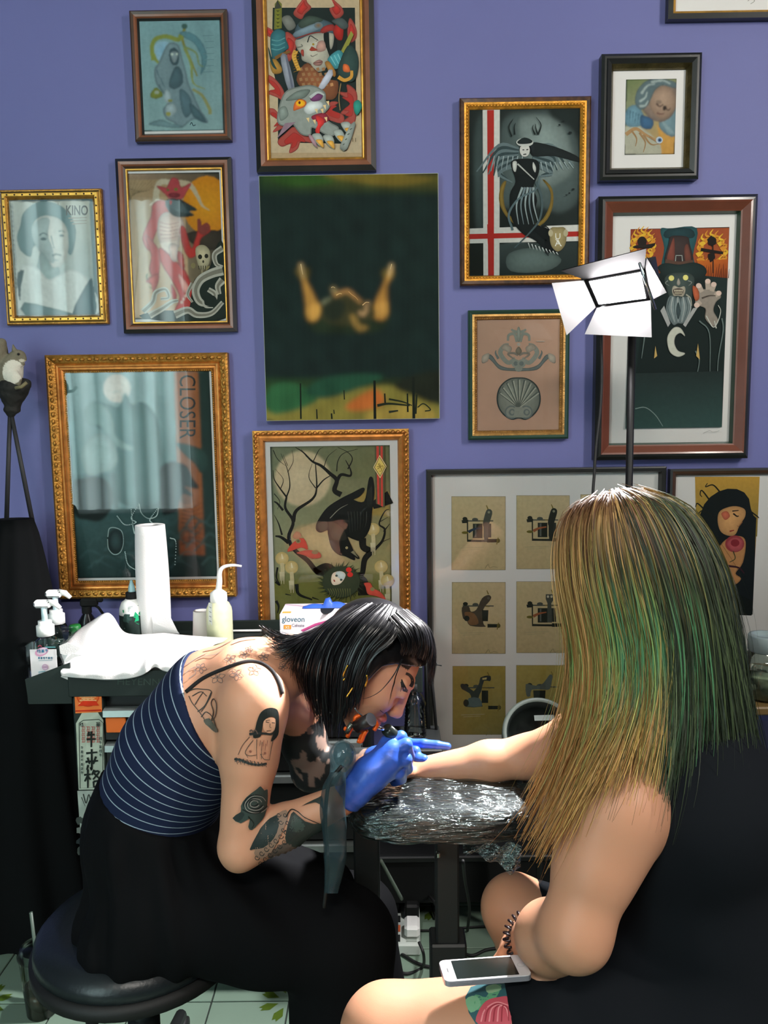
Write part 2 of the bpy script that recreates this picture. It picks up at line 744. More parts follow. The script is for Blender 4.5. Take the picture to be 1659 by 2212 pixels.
def surface_nets(G, lo, h):
    n = np.array(G.shape)
    S = G < 0
    c = [S[dx:n[0] - 1 + dx, dy:n[1] - 1 + dy, dz:n[2] - 1 + dz] for dx in (0, 1) for dy in (0, 1) for dz in (0, 1)]
    cnt = sum(k.astype(np.int8) for k in c)
    act = (cnt > 0) & (cnt < 8)
    I = np.argwhere(act)
    idx = -np.ones(tuple(n - 1), dtype=np.int64)
    idx[act] = np.arange(len(I))
    acc = np.zeros((len(I), 3))
    num = np.zeros(len(I))
    corners = [(0, 0, 0), (1, 0, 0), (0, 1, 0), (1, 1, 0), (0, 0, 1), (1, 0, 1), (0, 1, 1), (1, 1, 1)]
    for a in range(8):
        for b in range(a + 1, 8):
            d = np.array(corners[b]) - np.array(corners[a])
            if np.abs(d).sum() != 1:
                continue
            ia, ib = I + corners[a], I + corners[b]
            ga, gb = G[ia[:, 0], ia[:, 1], ia[:, 2]], G[ib[:, 0], ib[:, 1], ib[:, 2]]
            x = (ga < 0) != (gb < 0)
            t = np.where(x, ga / np.where(x, ga - gb, 1), 0)
            acc += np.where(x[:, None], np.array(corners[a]) + t[:, None] * d, 0)
            num += x
    V = lo + h * (I + acc / num[:, None])
    quads = []
    for ax in range(3):
        o1, o2 = (ax + 1) % 3, (ax + 2) % 3
        sl0, sl1 = [slice(None)] * 3, [slice(None)] * 3
        sl0[ax], sl1[ax] = slice(0, n[ax] - 1), slice(1, n[ax])
        a, b = S[tuple(sl0)], S[tuple(sl1)]
        e = np.argwhere(a != b)
        e = e[(e[:, o1] > 0) & (e[:, o2] > 0) & (e[:, o1] < n[o1] - 1) & (e[:, o2] < n[o2] - 1)]
        if not len(e):
            continue
        ins = a[e[:, 0], e[:, 1], e[:, 2]]
        q = []
        for (p1, p2) in ((-1, -1), (0, -1), (0, 0), (-1, 0)):
            k = e.copy()
            k[:, o1] += p1
            k[:, o2] += p2
            q.append(idx[k[:, 0], k[:, 1], k[:, 2]])
        q = np.stack(q, 1)
        q[~ins] = q[~ins][:, ::-1]
        quads.append(q)
    Q = np.vstack(quads)
    Q = Q[(Q >= 0).all(1)]
    return V, Q


def smooth_mesh(V, Q, it=2, lam=0.5):
    """Laplacian smoothing"""
    V = V.copy()
    E = np.vstack([Q[:, [0, 1]], Q[:, [1, 2]], Q[:, [2, 3]], Q[:, [3, 0]]])
    for _ in range(it):
        acc = np.zeros_like(V)
        cn = np.zeros(len(V))
        np.add.at(acc, E[:, 0], V[E[:, 1]])
        np.add.at(acc, E[:, 1], V[E[:, 0]])
        np.add.at(cn, E[:, 0], 1)
        np.add.at(cn, E[:, 1], 1)
        V += lam * (acc / np.maximum(cn, 1)[:, None] - V)
    return V


def vnoise(X, f, seed=0):
    """cheap smooth noise from summed sines"""
    r = np.random.default_rng(seed)
    out = np.zeros(len(X))
    for _ in range(6):
        d = r.normal(size=3) * f
        out += np.sin(X @ d + r.uniform(0, 6.28))
    return out / 6
# ------------------------------------------------------------------ the room
WY = 2.45                                   # the picture wall
X0, X1, YB, ZC = -3.3, 2.9, -2.2, 3.5


def wall_mat():
    m = mat('purple_wall_paint', (101, 104, 155), rough=0.55, spec=0.35, var=0.06, vscale=1.3, bump=0.05, bscale=90)
    return m


m_wall = wall_mat()
m_plain = mat('plain_wall_paint', (150, 150, 150), rough=0.7, var=0.05)


def slab(name, a, b, m):
    mb = MB()
    a, b = np.array(a, float), np.array(b, float)
    mb.box((a + b) / 2, b - a)
    o = mb.build(name, m)
    o['kind'] = 'structure'
    return o


slab('wall_back', (X0 - .1, WY, 0), (X1 + .1, WY + .1, ZC), m_wall)
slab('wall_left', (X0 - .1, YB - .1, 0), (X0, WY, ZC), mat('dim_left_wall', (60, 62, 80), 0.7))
slab('wall_right', (X1, YB - .1, 0), (X1 + .1, WY, ZC), m_wall)
slab('wall_front', (X0 - .1, YB - .1, 0), (X1 + .1, YB, ZC), m_plain)
slab('ceiling', (X0 - .1, YB - .1, ZC), (X1 + .1, WY + .1, ZC + .1), mat('ceiling_paint', (205, 205, 200), 0.8))
# floor: a mortar bed with separate ceramic tiles
m_tile = mat('cream_floor_tile', (114, 135, 119), rough=0.28, spec=0.5, var=0.05, vscale=3)
m_dec = mat('green_tile_decor', (72, 92, 30), rough=0.3)
fl = slab('floor', (X0 - .1, YB - .1, -.1), (X1 + .1, WY + .1, -.004), mat('dark_grout', (40, 48, 44), 0.9))
TS = 0.203
tmesh = MB().box((0, 0, -.004), (TS - .004, TS - .004, .008), bev=.0015)
tproto = None
FX0 = float(P(290, 2165, 1.9)[0])
c_ = ray(290, 2165)
p_ = CAM + c_ * (-CAM[2] / c_[2])
FX0, FY0 = float(p_[0]), float(p_[1])


def tile_decor(cx, cy):
    """green leaf ornament that runs over four tile corners"""
    mb = MB()
    for k in range(8):
        a = 2 * math.pi * (k + .5) / 8
        d = np.array([math.cos(a), math.sin(a), 0])
        n = np.array([-d[1], d[0], 0])
        c = np.array([cx, cy, .0006])
        mb.add([c + d * .028, c + d * .055 + n * .013, c + d * .078 + n * .006, c + d * .07, c + d * .078 - n * .006, c + d * .055 - n * .013], [(0, 5, 4, 3), (0, 3, 2, 1)])
    return mb


for i in range(-12, 18):
    for j in range(-12, 4):
        x, y = FX0 + (i + .5) * TS, FY0 + (j + .5) * TS
        if y > WY + .09 or y < 0.0 or abs(x) > 2.1:
            continue
        if tproto is None:
            tproto = tmesh.build('tile', m_tile, fl, loc=None)
            tproto.location = (x, y, 0)
        else:
            t = tproto.copy()
            SC.collection.objects.link(t)
            t.location = (x, y, 0)
k = 0
for i in range(-4, 6):
    for j in range(-3, 3):
        if i % 2 or j % 2:
            continue
        mb = tile_decor(FX0 + i * TS, FY0 + j * TS)
        if abs(FX0 + i * TS) < 1.3 and FY0 + j * TS < WY - .05:
            mb.build('tile_decor', m_dec, fl)
# low tiled skirting
mb = MB()
for i in range(-8, 15):
    x = FX0 + (i + .5) * TS
    mb2 = MB().box((x, WY - .006, .05), (TS - .004, .012, .098), bev=.002)
    if i == -8:
        bb = build('baseboard_back', mb2.V, mb2.F, m_tile)
        bb['kind'] = 'structure'
    else:
        mb2.build('tile', m_tile, bb)

# curtained window behind the camera (seen as reflections in the picture glass)
LED_EMIT, LED_W = 70.0, 35.0
CURTAIN_LO, CURTAIN_HI = 1.4, 5.6
win = bpy.data.objects.new('window_1', None)
SC.collection.objects.link(win)
win['kind'] = 'structure'
win.location = (-2.3, YB, 1.0)
WL['window_1'] = (-2.3, YB, 1.0)
mb = MB()
for (a, b) in (((-3.15, .7), (-1.65, .75)), ((-3.15, 3.3), (-1.65, 3.35)), ((-3.15, .7), (-3.1, 3.35)), ((-1.7, .7), (-1.65, 3.35))):
    mb.box(((a[0] + b[0]) / 2, YB + .03, (a[1] + b[1]) / 2), (b[0] - a[0], .06, b[1] - a[1]))
mb.build('window_frame', mat('white_window_frame', (210, 210, 210), 0.5), win)
n = 160
V, Fc = [], []
for i in range(n + 1):
    x = -3.1 + 1.4 * i / n
    y = YB + .09 + .02 * math.sin(i * .55) + .012 * math.sin(i * .23 + 1)
    V += [(x, y, .74), (x, y, 3.32)]
for i in range(n):
    Fc.append((2 * i, 2 * i + 2, 2 * i + 3, 2 * i + 1))


def curtain_mat():
    m = mat('backlit_curtain', (190, 215, 215), rough=0.9)
    nt = m.node_tree
    b = nt.nodes['Principled BSDF']
    w = nt.nodes.new('ShaderNodeTexWave')
    w.inputs['Scale'].default_value = 1.7
    w.inputs['Distortion'].default_value = 2.5
    w.inputs['Detail'].default_value = 1
    mp = nt.nodes.new('ShaderNodeMapping')
    mp.inputs['Scale'].default_value = (1, 0, .02)
    tc = [q for q in nt.nodes if q.type == 'TEX_COORD'][0]
    nt.links.new(tc.outputs['Object'], mp.inputs[0])
    nt.links.new(mp.outputs[0], w.inputs[0])
    r = nt.nodes.new('ShaderNodeMapRange')
    r.inputs[3].default_value, r.inputs[4].default_value = CURTAIN_LO, CURTAIN_HI
    nt.links.new(w.outputs['Fac'], r.inputs[0])
    b.inputs['Emission Color'].default_value = (.72, .92, .92, 1)
    nt.links.new(r.outputs[0], b.inputs['Emission Strength'])
    return m


build('curtain', V, Fc, curtain_mat(), win, True)
# ceiling fitting that holds the tube light
t = thing('ceiling_light', 'white ceiling tube fitting above the client', 'ceiling light', (2.2, .2, 2.96))
MB().box((2.2, .2, 2.975), (.2, 1.3, .05)).build('housing', mat('white_enamel', (220, 220, 215), .4), t)
t = thing('ceiling_light', 'white added fill lamp panel hanging from the ceiling on two rods', 'ceiling light', (-.1, -.9, 2.96))  # added fill lamp out of view, shaped like a ceiling fitting
MB().box((-.1, -.9, 2.975), (.9, .4, .05)).build('housing', MATS['white_enamel'], t)
for (x, y) in ((2.2, -.3), (2.2, .7), (-.4, -.9), (.2, -.9)):
    MB().tube([(x, y, 2.99), (x, y, ZC)], .006, 8).build('ceiling_rod', MATS['white_enamel'], bpy.data.objects['ceiling_light'] if x > 1 else bpy.data.objects['ceiling_light.001'], True)
# ------------------------------------------------------------------ framed pictures
m_glass = glass_mat('picture_glass')
m_white = mat('white_mat_board', (226, 224, 220), rough=0.8, spec=0.2)


def wood(name, c, **k):
    return mat(name, c, rough=k.pop('rough', .35), spec=.5, var=k.pop('var', .25), vscale=k.pop('vscale', 14), coat=.2, **k)


def gold(name, c, **k):
    return mat(name, c, rough=k.pop('rough', .38), metal=k.pop('metal', .75), var=k.pop('var', .3), vscale=40, bump=k.pop('bump', .0), bscale=k.pop('bscale', 120), **k)


m_blackwood = wood('black_lacquer_wood', (26, 28, 26))
m_brown = wood('brown_wood', (118, 70, 44))
m_rust = wood('rust_wood', (104, 56, 38), var=.12)
m_dkbrown = wood('dark_brown_wood', (60, 40, 26))
m_gold = gold('gold_leaf', (196, 148, 66))
m_goldd = gold('dark_gold_leaf', (176, 126, 56), bump=.6, bscale=160)
m_goldc = gold('copper_gold', (186, 122, 60))
m_burl = mat('burl_veneer', (70, 44, 24), rough=.3, var=.6, vscale=60, coat=.4)
m_green = wood('green_lacquer', (36, 62, 48), var=.15)


def band(parent, name, rect, prof, m, smooth=False):
    """mitred moulding strip round rect; prof = (inset, height above the wall) pairs"""
    x0, x1, z0, z1 = rect
    V, Fc = [], []
    for (t, h) in prof:
        V += [(x0 + t, WY - h, z0 + t), (x1 - t, WY - h, z0 + t), (x1 - t, WY - h, z1 - t), (x0 + t, WY - h, z1 - t)]
    for i in range(len(prof) - 1):
        for k in range(4):
            k2 = (k + 1) % 4
            Fc.append((4 * i + k, 4 * i + k2, 4 * i + 4 + k2, 4 * i + 4 + k))
    return build(name, V, Fc, m, parent, smooth)


def beads(parent, rect, t, h, r, sp, m, name='beading', el=1.0):
    """a row of carved beads round the moulding"""
    x0, x1, z0, z1 = rect
    x0, x1, z0, z1 = x0 + t, x1 - t, z0 + t, z1 - t
    mb = MB()
    def row(a, b, ax):
        a, b = np.array(a), np.array(b)
        n = max(2, int(np.linalg.norm(b - a) / sp))
        for i in range(n):
            c = a + (b - a) * (i + .5) / n
            rr = (r * el, r, r) if ax == 0 else (r, r, r * el)
            mb.ball(c, rr, 4)
    y = WY - h
    row((x0, y, z0), (x1, y, z0), 0)
    row((x0, y, z1), (x1, y, z1), 0)
    row((x0, y, z0), (x0, y, z1), 2)
    row((x1, y, z0), (x1, y, z1), 2)
    o = mb.build(name, m, parent, True)
    o['kind'] = 'stuff'
    return o


def rect_of(q, h):
    p = [P(x, y, WY - h) for x, y in q]
    return (float(p[0][0] + p[3][0]) / 2, float(p[1][0] + p[2][0]) / 2, float(p[2][2] + p[3][2]) / 2, float(p[0][2] + p[1][2]) / 2)


def picture(name, label, quad, hfront, bands, hart=.010, glass=True, inset=None, board=None, cat='picture'):
    """a framed picture on the wall; returns its Empty and the distance of its sheet"""
    r = rect_of(quad, hfront)
    t = thing(name, label, cat, ((r[0] + r[1]) / 2, WY, r[2]))
    for (bn, m, prof) in bands:
        band(t, bn, r, prof, m)
    ins = bands[-1][2][-1][0] if inset is None else inset
    a = ins - .004
    mb = MB()
    mb.box(((r[0] + r[1]) / 2, WY - hart / 2, (r[2] + r[3]) / 2), (r[1] - r[0] - 2 * a, hart - .001, r[3] - r[2] - 2 * a))
    mb.build('backing_sheet', board or m_white, t)
    if glass:
        g = MB()
        y = WY - hart - .005
        g.add([(r[0] + a, y, r[2] + a), (r[1] - a, y, r[2] + a), (r[1] - a, y, r[3] - a), (r[0] + a, y, r[3] - a)], [(0, 1, 2, 3)])
        g.build('glass', m_glass, t)
    t_art = WY - hart
    return t, r, t_art


def rim(a, b, h0, h1, lip=.012):
    return [(0, 0), (0, h0), (a * .35, h1), (a, h1 * .92), (b, lip)]


PX = 1 / 715.0                               # one photo pixel on the wall, in metres
PIC = {}
PIC['reaper'] = picture('framed_reaper_sketch', 'small brown framed grey-green drawing of a hooded reaper with a scythe', [(278, 22), (490, 18), (499, 302), (292, 305)], .025, [
    ('outer_frame', m_dkbrown, [(0, 0), (0, .022), (.004, .025), (.011, .024)]), ('inner_frame', m_brown, [(.011, .024), (.016, .022), (.019, .018)]), ('frame_lip', m_blackwood, [(.019, .018), (.024, .011)])])
PIC['samurai'] = picture('framed_warrior_print', 'brown framed colour print of a warrior with two swords above a snarling beast', [(541, -52), (807, -54), (812, 367), (553, 369)], .03, [
    ('outer_frame', m_blackwood, [(0, 0), (0, .022), (.014, .03)]), ('wood_frame', m_brown, [(.014, .03), (.026, .028), (.032, .022)]), ('gold_lip', m_gold, [(.032, .022), (.035, .02), (.037, .021), (.041, .012)])], board=mat('aged_paper', (226, 196, 152), .8))
PIC['kino'] = picture('framed_magazine_cover', 'gold studded frame with an old pale magazine cover of a woman portrait', [(-3, 408), (215, 407), (235, 700), (10, 701)], .02, [
    ('outer_frame', m_goldd, [(0, 0), (0, .014), (.003, .018), (.006, .018)]), ('groove', m_blackwood, [(.006, .018), (.0085, .016)]), ('gold_frame', m_gold, [(.0085, .016), (.012, .02), (.019, .02), (.022, .016)]), ('frame_lip', m_goldd, [(.022, .016), (.028, .011)])])
PIC['devil'] = picture('framed_devil_print', 'brown framed print of a red horned devil in front of an orange moon', [(247, 340), (497, 338), (512, 717), (265, 718)], .028, [
    ('outer_frame', m_blackwood, [(0, 0), (0, .02), (.010, .028)]), ('wood_frame', m_brown, [(.010, .028), (.018, .027), (.022, .023)]), ('inner_frame', m_dkbrown, [(.022, .023), (.028, .018)]), ('gold_lip', m_gold, [(.028, .018), (.031, .018), (.033, .012)])])
PIC['closer'] = picture('framed_ghost_print', 'large carved gold frame with a teal print of veiled ghosts, moon and orange title strip', [(93, 766), (490, 762), (510, 1291), (130, 1293)], .032, [
    ('carved_frame', m_goldd, [(0, 0), (0, .028), (.006, .032), (.022, .026), (.027, .022)]), ('gold_frame', m_goldc, [(.027, .022), (.031, .026), (.036, .025), (.038, .02), (.043, .021), (.047, .017)]), ('gold_lip', m_goldd, [(.047, .017), (.053, .012)])])
PIC['crow'] = picture('framed_crow_print', 'gold framed print of a black crow diving from bare branches below a moon', [(543, 930), (886, 927), (885, 1380), (561, 1384)], .03, [
    ('carved_frame', m_goldd, [(0, 0), (0, .028), (.008, .03), (.016, .024)]), ('gold_frame', m_goldc, [(.016, .024), (.022, .026), (.03, .022), (.034, .012)])])
PIC['angel'] = picture('framed_angel_print', 'gold and burl framed print of a dark winged woman beside a red cross', [(990, 212), (1277, 205), (1273, 608), (997, 621)], .026, [
    ('burl_frame', m_burl, [(0, 0), (0, .022), (.004, .026), (.013, .025)]), ('gold_frame', gold('amber_gold', (214, 150, 52), bump=.5, bscale=140, metal=.5), [(.013, .025), (.018, .024), (.026, .016), (.029, .012)])])
PIC['cherub'] = picture('framed_cherub_picture', 'thick black framed small picture of a sleeping cherub face with wide white mat', [(1303, 113), (1522, 110), (1509, 384), (1296, 388)], .04, [
    ('outer_frame', m_blackwood, [(0, 0), (0, .03), (.008, .036), (.014, .036), (.016, .04), (.028, .034)]), ('dark_gold_lip', gold('tarnished_gold', (84, 76, 44), bump=.4), [(.028, .034), (.036, .02), (.038, .012)])])
PIC['pilgrim'] = picture('framed_witch_hunter_print', 'rust and black framed print of a bearded figure with tall hat and glowing eyes', [(1297, 424), (1642, 415), (1618, 990), (1284, 995)], .045, [
    ('outer_frame', m_blackwood, [(0, 0), (0, .034), (.010, .044), (.017, .045)]), ('rust_frame', m_rust, [(.017, .045), (.022, .043), (.040, .030), (.044, .028)]), ('frame_lip', m_green, [(.044, .028), (.049, .012)])])
PIC['shell'] = picture('framed_ornament_drawing', 'green and gold framed drawing of a scroll ornament above a scallop shell', [(1011, 672), (1229, 665), (1231, 945), (1013, 953)], .026, [
    ('green_frame', m_green, [(0, 0), (0, .022), (.005, .026), (.012, .022)]), ('gold_frame', gold('beaded_gold', (190, 146, 84), bump=.5, bscale=220), [(.012, .022), (.018, .023), (.025, .014), (.027, .012)])], board=mat('tan_paper', (196, 156, 132), .8, var=.04, vscale=20))
PIC['machines'] = picture('framed_machine_prints', 'big black framed white mat with a grid of tattoo machine prints', [(911, 1015), (1440, 1008), (1422, 1712), (936, 1712)], .03, [
    ('outer_frame', m_blackwood, [(0, 0), (0, .028), (.004, .03), (.014, .03), (.019, .012)])], hart=.008)
PIC['rose'] = picture('framed_rose_woman_print', 'brown framed print of a dark-haired woman smelling a rose behind the client', [(1449, 1015), (1748, 1009), (1716, 1512), (1436, 1516)], .028, [
    ('outer_frame', m_blackwood, [(0, 0), (0, .024), (.006, .028)]), ('wood_frame', m_dkbrown, [(.006, .028), (.014, .026), (.018, .022), (.021, .012)])])
PIC['top'] = picture('framed_corner_picture', 'dark and gold framed picture cut off at the top right corner', [(1449, -300), (1760, -306), (1745, 36), (1448, 38)], .03, [
    ('outer_frame', m_blackwood, [(0, 0), (0, .026), (.013, .03)]), ('gold_frame', m_gold, [(.013, .03), (.018, .028), (.023, .02), (.026, .012)])])
# carved relief on the ornate frames
t, r, _ = PIC['closer']
beads(t, r, .014, .029, .0055, .021, m_goldd, 'carved_relief', 1.5)
beads(t, r, .050, .0155, .0022, .0065, m_goldd, 'beading', 1.2)
t, r, _ = PIC['crow']
beads(t, r, .009, .029, .0055, .015, m_goldc, 'carved_relief', 1.3)
t, r, _ = PIC['kino']
beads(t, r, .0155, .020, .0027, .0215, mat('dark_stud', (50, 30, 18), .4), 'stud')
t, r, _ = PIC['angel']
beads(t, r, .0215, .0225, .0028, .009, MATS['amber_gold'], 'beading', 1.3)
t, r, _ = PIC['shell']
beads(t, r, .0235, .0175, .0016, .0052, MATS['beaded_gold'], 'beading', 1.2)
# the unframed dark canvas
r = rect_of([(559, 377), (949, 376), (948, 907), (575, 907)], .03)
CANVAS = thing('dark_oil_canvas', 'unframed nearly black oil canvas of a reclining head and two raised arms', 'painting', ((r[0] + r[1]) / 2, WY, r[2]))
MB().box(((r[0] + r[1]) / 2, WY - .0148, (r[2] + r[3]) / 2), (r[1] - r[0], .0296, r[3] - r[2]), bev=.001).build('stretched_canvas', mat('raw_canvas_edge', (170, 176, 160), .8, var=.2), CANVAS)
CANV_R = r
# ------------------------------------------------------------------ the prints, drawn shape by shape
def ink(key, ox, oy, sc):
    t, r, y = PIC[key]
    a = Ink(y - .0002, ox, oy, sc)
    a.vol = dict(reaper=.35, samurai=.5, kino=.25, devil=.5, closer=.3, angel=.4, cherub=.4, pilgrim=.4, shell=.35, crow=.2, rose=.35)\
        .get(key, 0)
    a.clip = None
    return t, a


def soft_paint(a, rect, y, h, blur, parent, m, name='painting', grain=(.22, .18)):
    """lay the drawn shapes on a dense grid of the canvas and blend them like wet paint"""
    x0, x1, z0, z1 = rect
    nx, nz = int((x1 - x0) / h) + 1, int((z1 - z0) / h) + 1
    gx, gz = np.linspace(x0, x1, nx), np.linspace(z0, z1, nz)
    img = np.tile(np.array(lin('#142320')), (nz, nx, 1))
    V, C = np.array(a.V), np.array(a.C)
    for f in a.F:
        for k in range(1, len(f) - 1):
            t = [f[0], f[k], f[k + 1]]
            p, c = V[t][:, [0, 2]], C[t]
            i0, i1 = np.searchsorted(gx, p[:, 0].min()), np.searchsorted(gx, p[:, 0].max())
            j0, j1 = np.searchsorted(gz, p[:, 1].min()), np.searchsorted(gz, p[:, 1].max())
            if i1 <= i0 or j1 <= j0:
                continue
            X, Z = np.meshgrid(gx[i0:i1], gz[j0:j1])
            d = (p[1, 1] - p[2, 1]) * (p[0, 0] - p[2, 0]) + (p[2, 0] - p[1, 0]) * (p[0, 1] - p[2, 1])
            if abs(d) < 1e-12:
                continue
            u = ((p[1, 1] - p[2, 1]) * (X - p[2, 0]) + (p[2, 0] - p[1, 0]) * (Z - p[2, 1])) / d
            v = ((p[2, 1] - p[0, 1]) * (X - p[2, 0]) + (p[0, 0] - p[2, 0]) * (Z - p[2, 1])) / d
            w = 1 - u - v
            ins = (u >= 0) & (v >= 0) & (w >= 0)
            sub = img[j0:j1, i0:i1]
            sub[ins] = (u[..., None] * c[0] + v[..., None] * c[1] + w[..., None] * c[2])[ins]
    k = np.exp(-.5 * (np.arange(-3 * blur, 3 * blur + 1) / blur) ** 2)
    k /= k.sum()
    pad = 3 * blur
    im = np.pad(img, ((pad, pad), (pad, pad), (0, 0)), 'edge')
    im = sum(k[i] * im[i:i + nz] for i in range(len(k)))
    im = sum(k[i] * im[:, i:i + nx] for i in range(len(k)))
    X, Z = np.meshgrid(gx, gz)
    Pn = np.stack([X.ravel(), np.zeros(X.size), Z.ravel()], 1)
    im = im.reshape(-1, 3) * (1 + grain[0] * vnoise(Pn, 70, 41) + grain[1] * vnoise(Pn * np.array([1, 1, .4]), 190, 42))[:, None]
    Vg = np.stack([X.ravel(), np.full(X.size, y), Z.ravel()], 1)
    I = np.arange(nx * nz).reshape(nz, nx)
    Q = np.stack([I[:-1, :-1], I[:-1, 1:], I[1:, 1:], I[1:, :-1]], -1).reshape(-1, 4)
    return build(name, Vg, Q, m, parent, False, np.clip(im, 0, 1))




def soften(a, t, blur=1, h=.0017, grain=(.10, .08)):
    """turn what is drawn so far into blended paint and go on with crisp ink above it"""
    V = np.array(a.V)
    r = (V[:, 0].min(), V[:, 0].max(), V[:, 2].min(), V[:, 2].max())
    if a.clip:
        r = a.clip
    soft_paint(a, r, a.Y - .0003, h, blur, t, vmat('printed_ink', 0.7, 0.2, noise=0.07), 'print', grain)
    b = Ink(a.Y - .0006, a.ox, a.oy, a.sc)
    b.vol = a.vol
    return b


# --- reaper sketch
t, a = ink('reaper', 0, 0, 2.911)
a.q((862, 128), (1388, 124), (1402, 818), (890, 822), ['#88b0b4', '#7fa8ac', '#8fb0b0', '#90b4b4'])
a.e(1025, 320, 62, 62, '#9cc4d4', mid='#86b8d0')
a.s('1160,175 1150,260 1200,380 1240,480', 20, '#8a8a3c', 10)
a.p('1130,205 1190,205 1255,250 1295,330 1295,400 1262,470 1272,400 1262,340 1222,270 1170,240', '#5f8f98', 3)
a.s('965,380 955,300 980,245 1050,230 1120,250 1140,220', 26, '#8d9a44', 30)
a.s('960,330 990,390 1040,420', 22, '#8d9a44', 10)
a.e(1160, 165, 20, 18, '#3c6058')
a.p('1050,290 1085,272 1120,290 1140,360 1165,450 1180,520 1215,600 1255,690 1305,770 1230,745 1190,760 1140,800 1100,770 1050,745 1030,690 1060,640 1020,570 985,520 975,440 1000,400', '#7e989e', 4)
a.p('1065,320 1095,300 1125,330 1120,400 1090,410 1068,380', '#3f5a62', 4)
a.p('1072,330 1118,330 1108,385 1088,390', '#86989c', 3)
a.e(1082, 342, 8, 7, '#d8e8d8').e(1112, 340, 7, 7, '#d8e8d8')
a.p('1100,420 1140,440 1150,520 1100,560 1060,530', '#4c6870', 4, )
a.p('1130,560 1190,600 1210,690 1170,740 1140,680', '#55737c', 4)
a.p('1190,650 1240,680 1300,770 1220,740', '#48666e', 3)
a.p('1045,560 1075,600 1060,650 1030,620', '#a8bcc0', 3).p('1040,670 1090,650 1110,700 1060,735', '#a4b8bc', 3)
a.s('1160,300 1200,400 1215,520 1290,560', 20, '#8f9c54', 6).s('1210,560 1270,600 1315,680 1320,720', 16, '#9a9c62', 24)
a.s('1150,290 1230,330 1250,400 1280,420', 14, '#84985c', 6)
a.p('945,590 975,550 1005,565 1025,600 985,620 950,612', '#7f8a34', 4).e(985, 580, 14, 12, '#a8b4a0')
a.e(1070, 632, 16, 10, '#8f9440').e(1058, 715, 16, 14, '#a0a050')
for x, y in ((985, 440), (1010, 490), (1000, 530)):
    a.s([(x, y), (x + 15, y + 40), (x + 30, y + 60)], 6, '#4d6c74', 2)
a.p('930,780 1010,750 1080,775 1150,790 1120,806 1010,795', '#6c8c90', 4)
V_ = np.array(a.V[:81])
a.clip = (V_[:, 0].min(), V_[:, 0].max(), V_[:, 2].min(), V_[:, 2].max())
a = soften(a, t, 1)
for i in range(7):
    a.s([(1275 + (i % 3) * 10, 225 + i * 38), (1345, 222 + i * 38)], 5, '#6f9498', 3)
a.s('1195,785 1205,770 1215,790 1230,785', 5, '#26444a')
a.build('print_detail', t)['kind'] = 'stuff'

# --- warrior print
t, a = ink('samurai', 520, 0, 3.607)
a.q((185, -170), (960, -180), (985, 1235), (205, 1235), ['#d8b890', '#d6b48a', '#e0bf94', '#dcb88c'])
a.q((205, -120), (940, -120), (960, 1190), (225, 1190), ['#e8cca4', '#e8caa0', '#ecd2ac', '#ecd0a8'])
a.p('250,60 890,60 900,700 880,1000 800,1120 290,1110 290,700 240,500', '#20302c')
for x0, y0, pts in ((0, 0, '410,110 470,150 500,110 550,60 520,20 500,-30 470,10 440,50'), (0, 0, '690,70 740,150 800,110 790,60 750,20 700,-20 730,50'), (0, 0, '850,140 900,220 900,300 850,330 830,250'),
                    (0, 0, '190,210 250,235 270,290 210,280'), (0, 0, '350,250 430,300 430,380 380,480 350,400'), (0, 0, '190,580 260,610 330,700 340,790 290,760 200,720 270,700 220,640'),
                    (0, 0, '215,850 260,850 300,900 340,980 250,1030 300,950 230,890'), (0, 0, '290,1100 350,1040 420,990 520,1050 560,1110 470,1100 440,1160 380,1190 390,1120 320,1140'),
                    (0, 0, '760,720 830,720 830,660 900,720 900,860 880,960 800,950 850,900 780,880 860,800'), (0, 0, '690,800 760,800 700,850 800,900 780,960 640,900')):
    a.p(pts, '#d0584c', 4)
    q = np.array(pts2(pts))
    c = q.mean(0)
    a.p([tuple(v) for v in c + (q - c) * .6], '#d83c34', 4)
a.p('265,30 290,0 320,30 320,220 260,230', '#8a8a3c').p('262,70 285,0 318,60 300,66', '#4a4a3c')
a.s('290,70 290,220', 26, '#9a9a30')
for y in range(80, 210, 30):
    a.p([(275, y), (305, y), (290, y + 16)], '#5c6020')
a.p('320,140 380,120 430,200 380,240 340,200', '#8a8a80', 3)
a.p('240,260 290,225 345,250 350,300 375,370 340,400 260,470 235,400 230,320', '#3f8088', 4)
for y in (300, 335, 370):
    a.s([(240, y + 10), (290, y + 18), (345, y - 5)], 10, '#6cb0b4', 8)
a.s('268,455 320,425 385,400', 26, '#9a6c34', 22)
a.p('310,440 350,420 395,560 420,690 370,700 330,560', '#a8acb8', 2).p('345,430 360,425 410,680 395,690', '#7c8090')
a.p('225,480 270,460 320,530 310,570 250,570', '#c8923c', 4).p('215,370 250,480 280,540 240,500', '#2c5450', 3)
# head
a.p('440,300 650,250 690,330 690,430 670,520 620,560 560,540 545,500 480,470 470,420 440,380', '#d8d0bc', 4)
a.p('650,250 700,235 740,280 750,380 700,440 670,380 650,330', '#15201e', 4)
a.p('690,240 725,270 720,350 700,385 690,330', '#c8c0ac', 4)
a.p('600,330 650,320 660,390 590,400', '#dca898', 4)
a.p('420,250 450,180 530,125 640,150 720,190 740,260 650,250 540,270 440,310', '#58707c', 4)
a.p('450,180 530,122 640,150 600,180 480,220', '#4c5c50', 4).p('420,250 600,175 640,210 560,250 430,290', '#8aa0ac', 3).e(605, 198, 34, 26, '#7a9098', mid='#a0764c')
a.p('620,240 650,205 720,190 740,240 700,240 640,260', '#b83a34', 3).p('720,230 770,165 800,220 790,310 745,300', '#c83028', 4).p('710,160 790,140 840,200 800,230 740,190', '#5a6664', 4)
a.s('430,300 560,258 660,250', 10, '#9c3c34', 8)
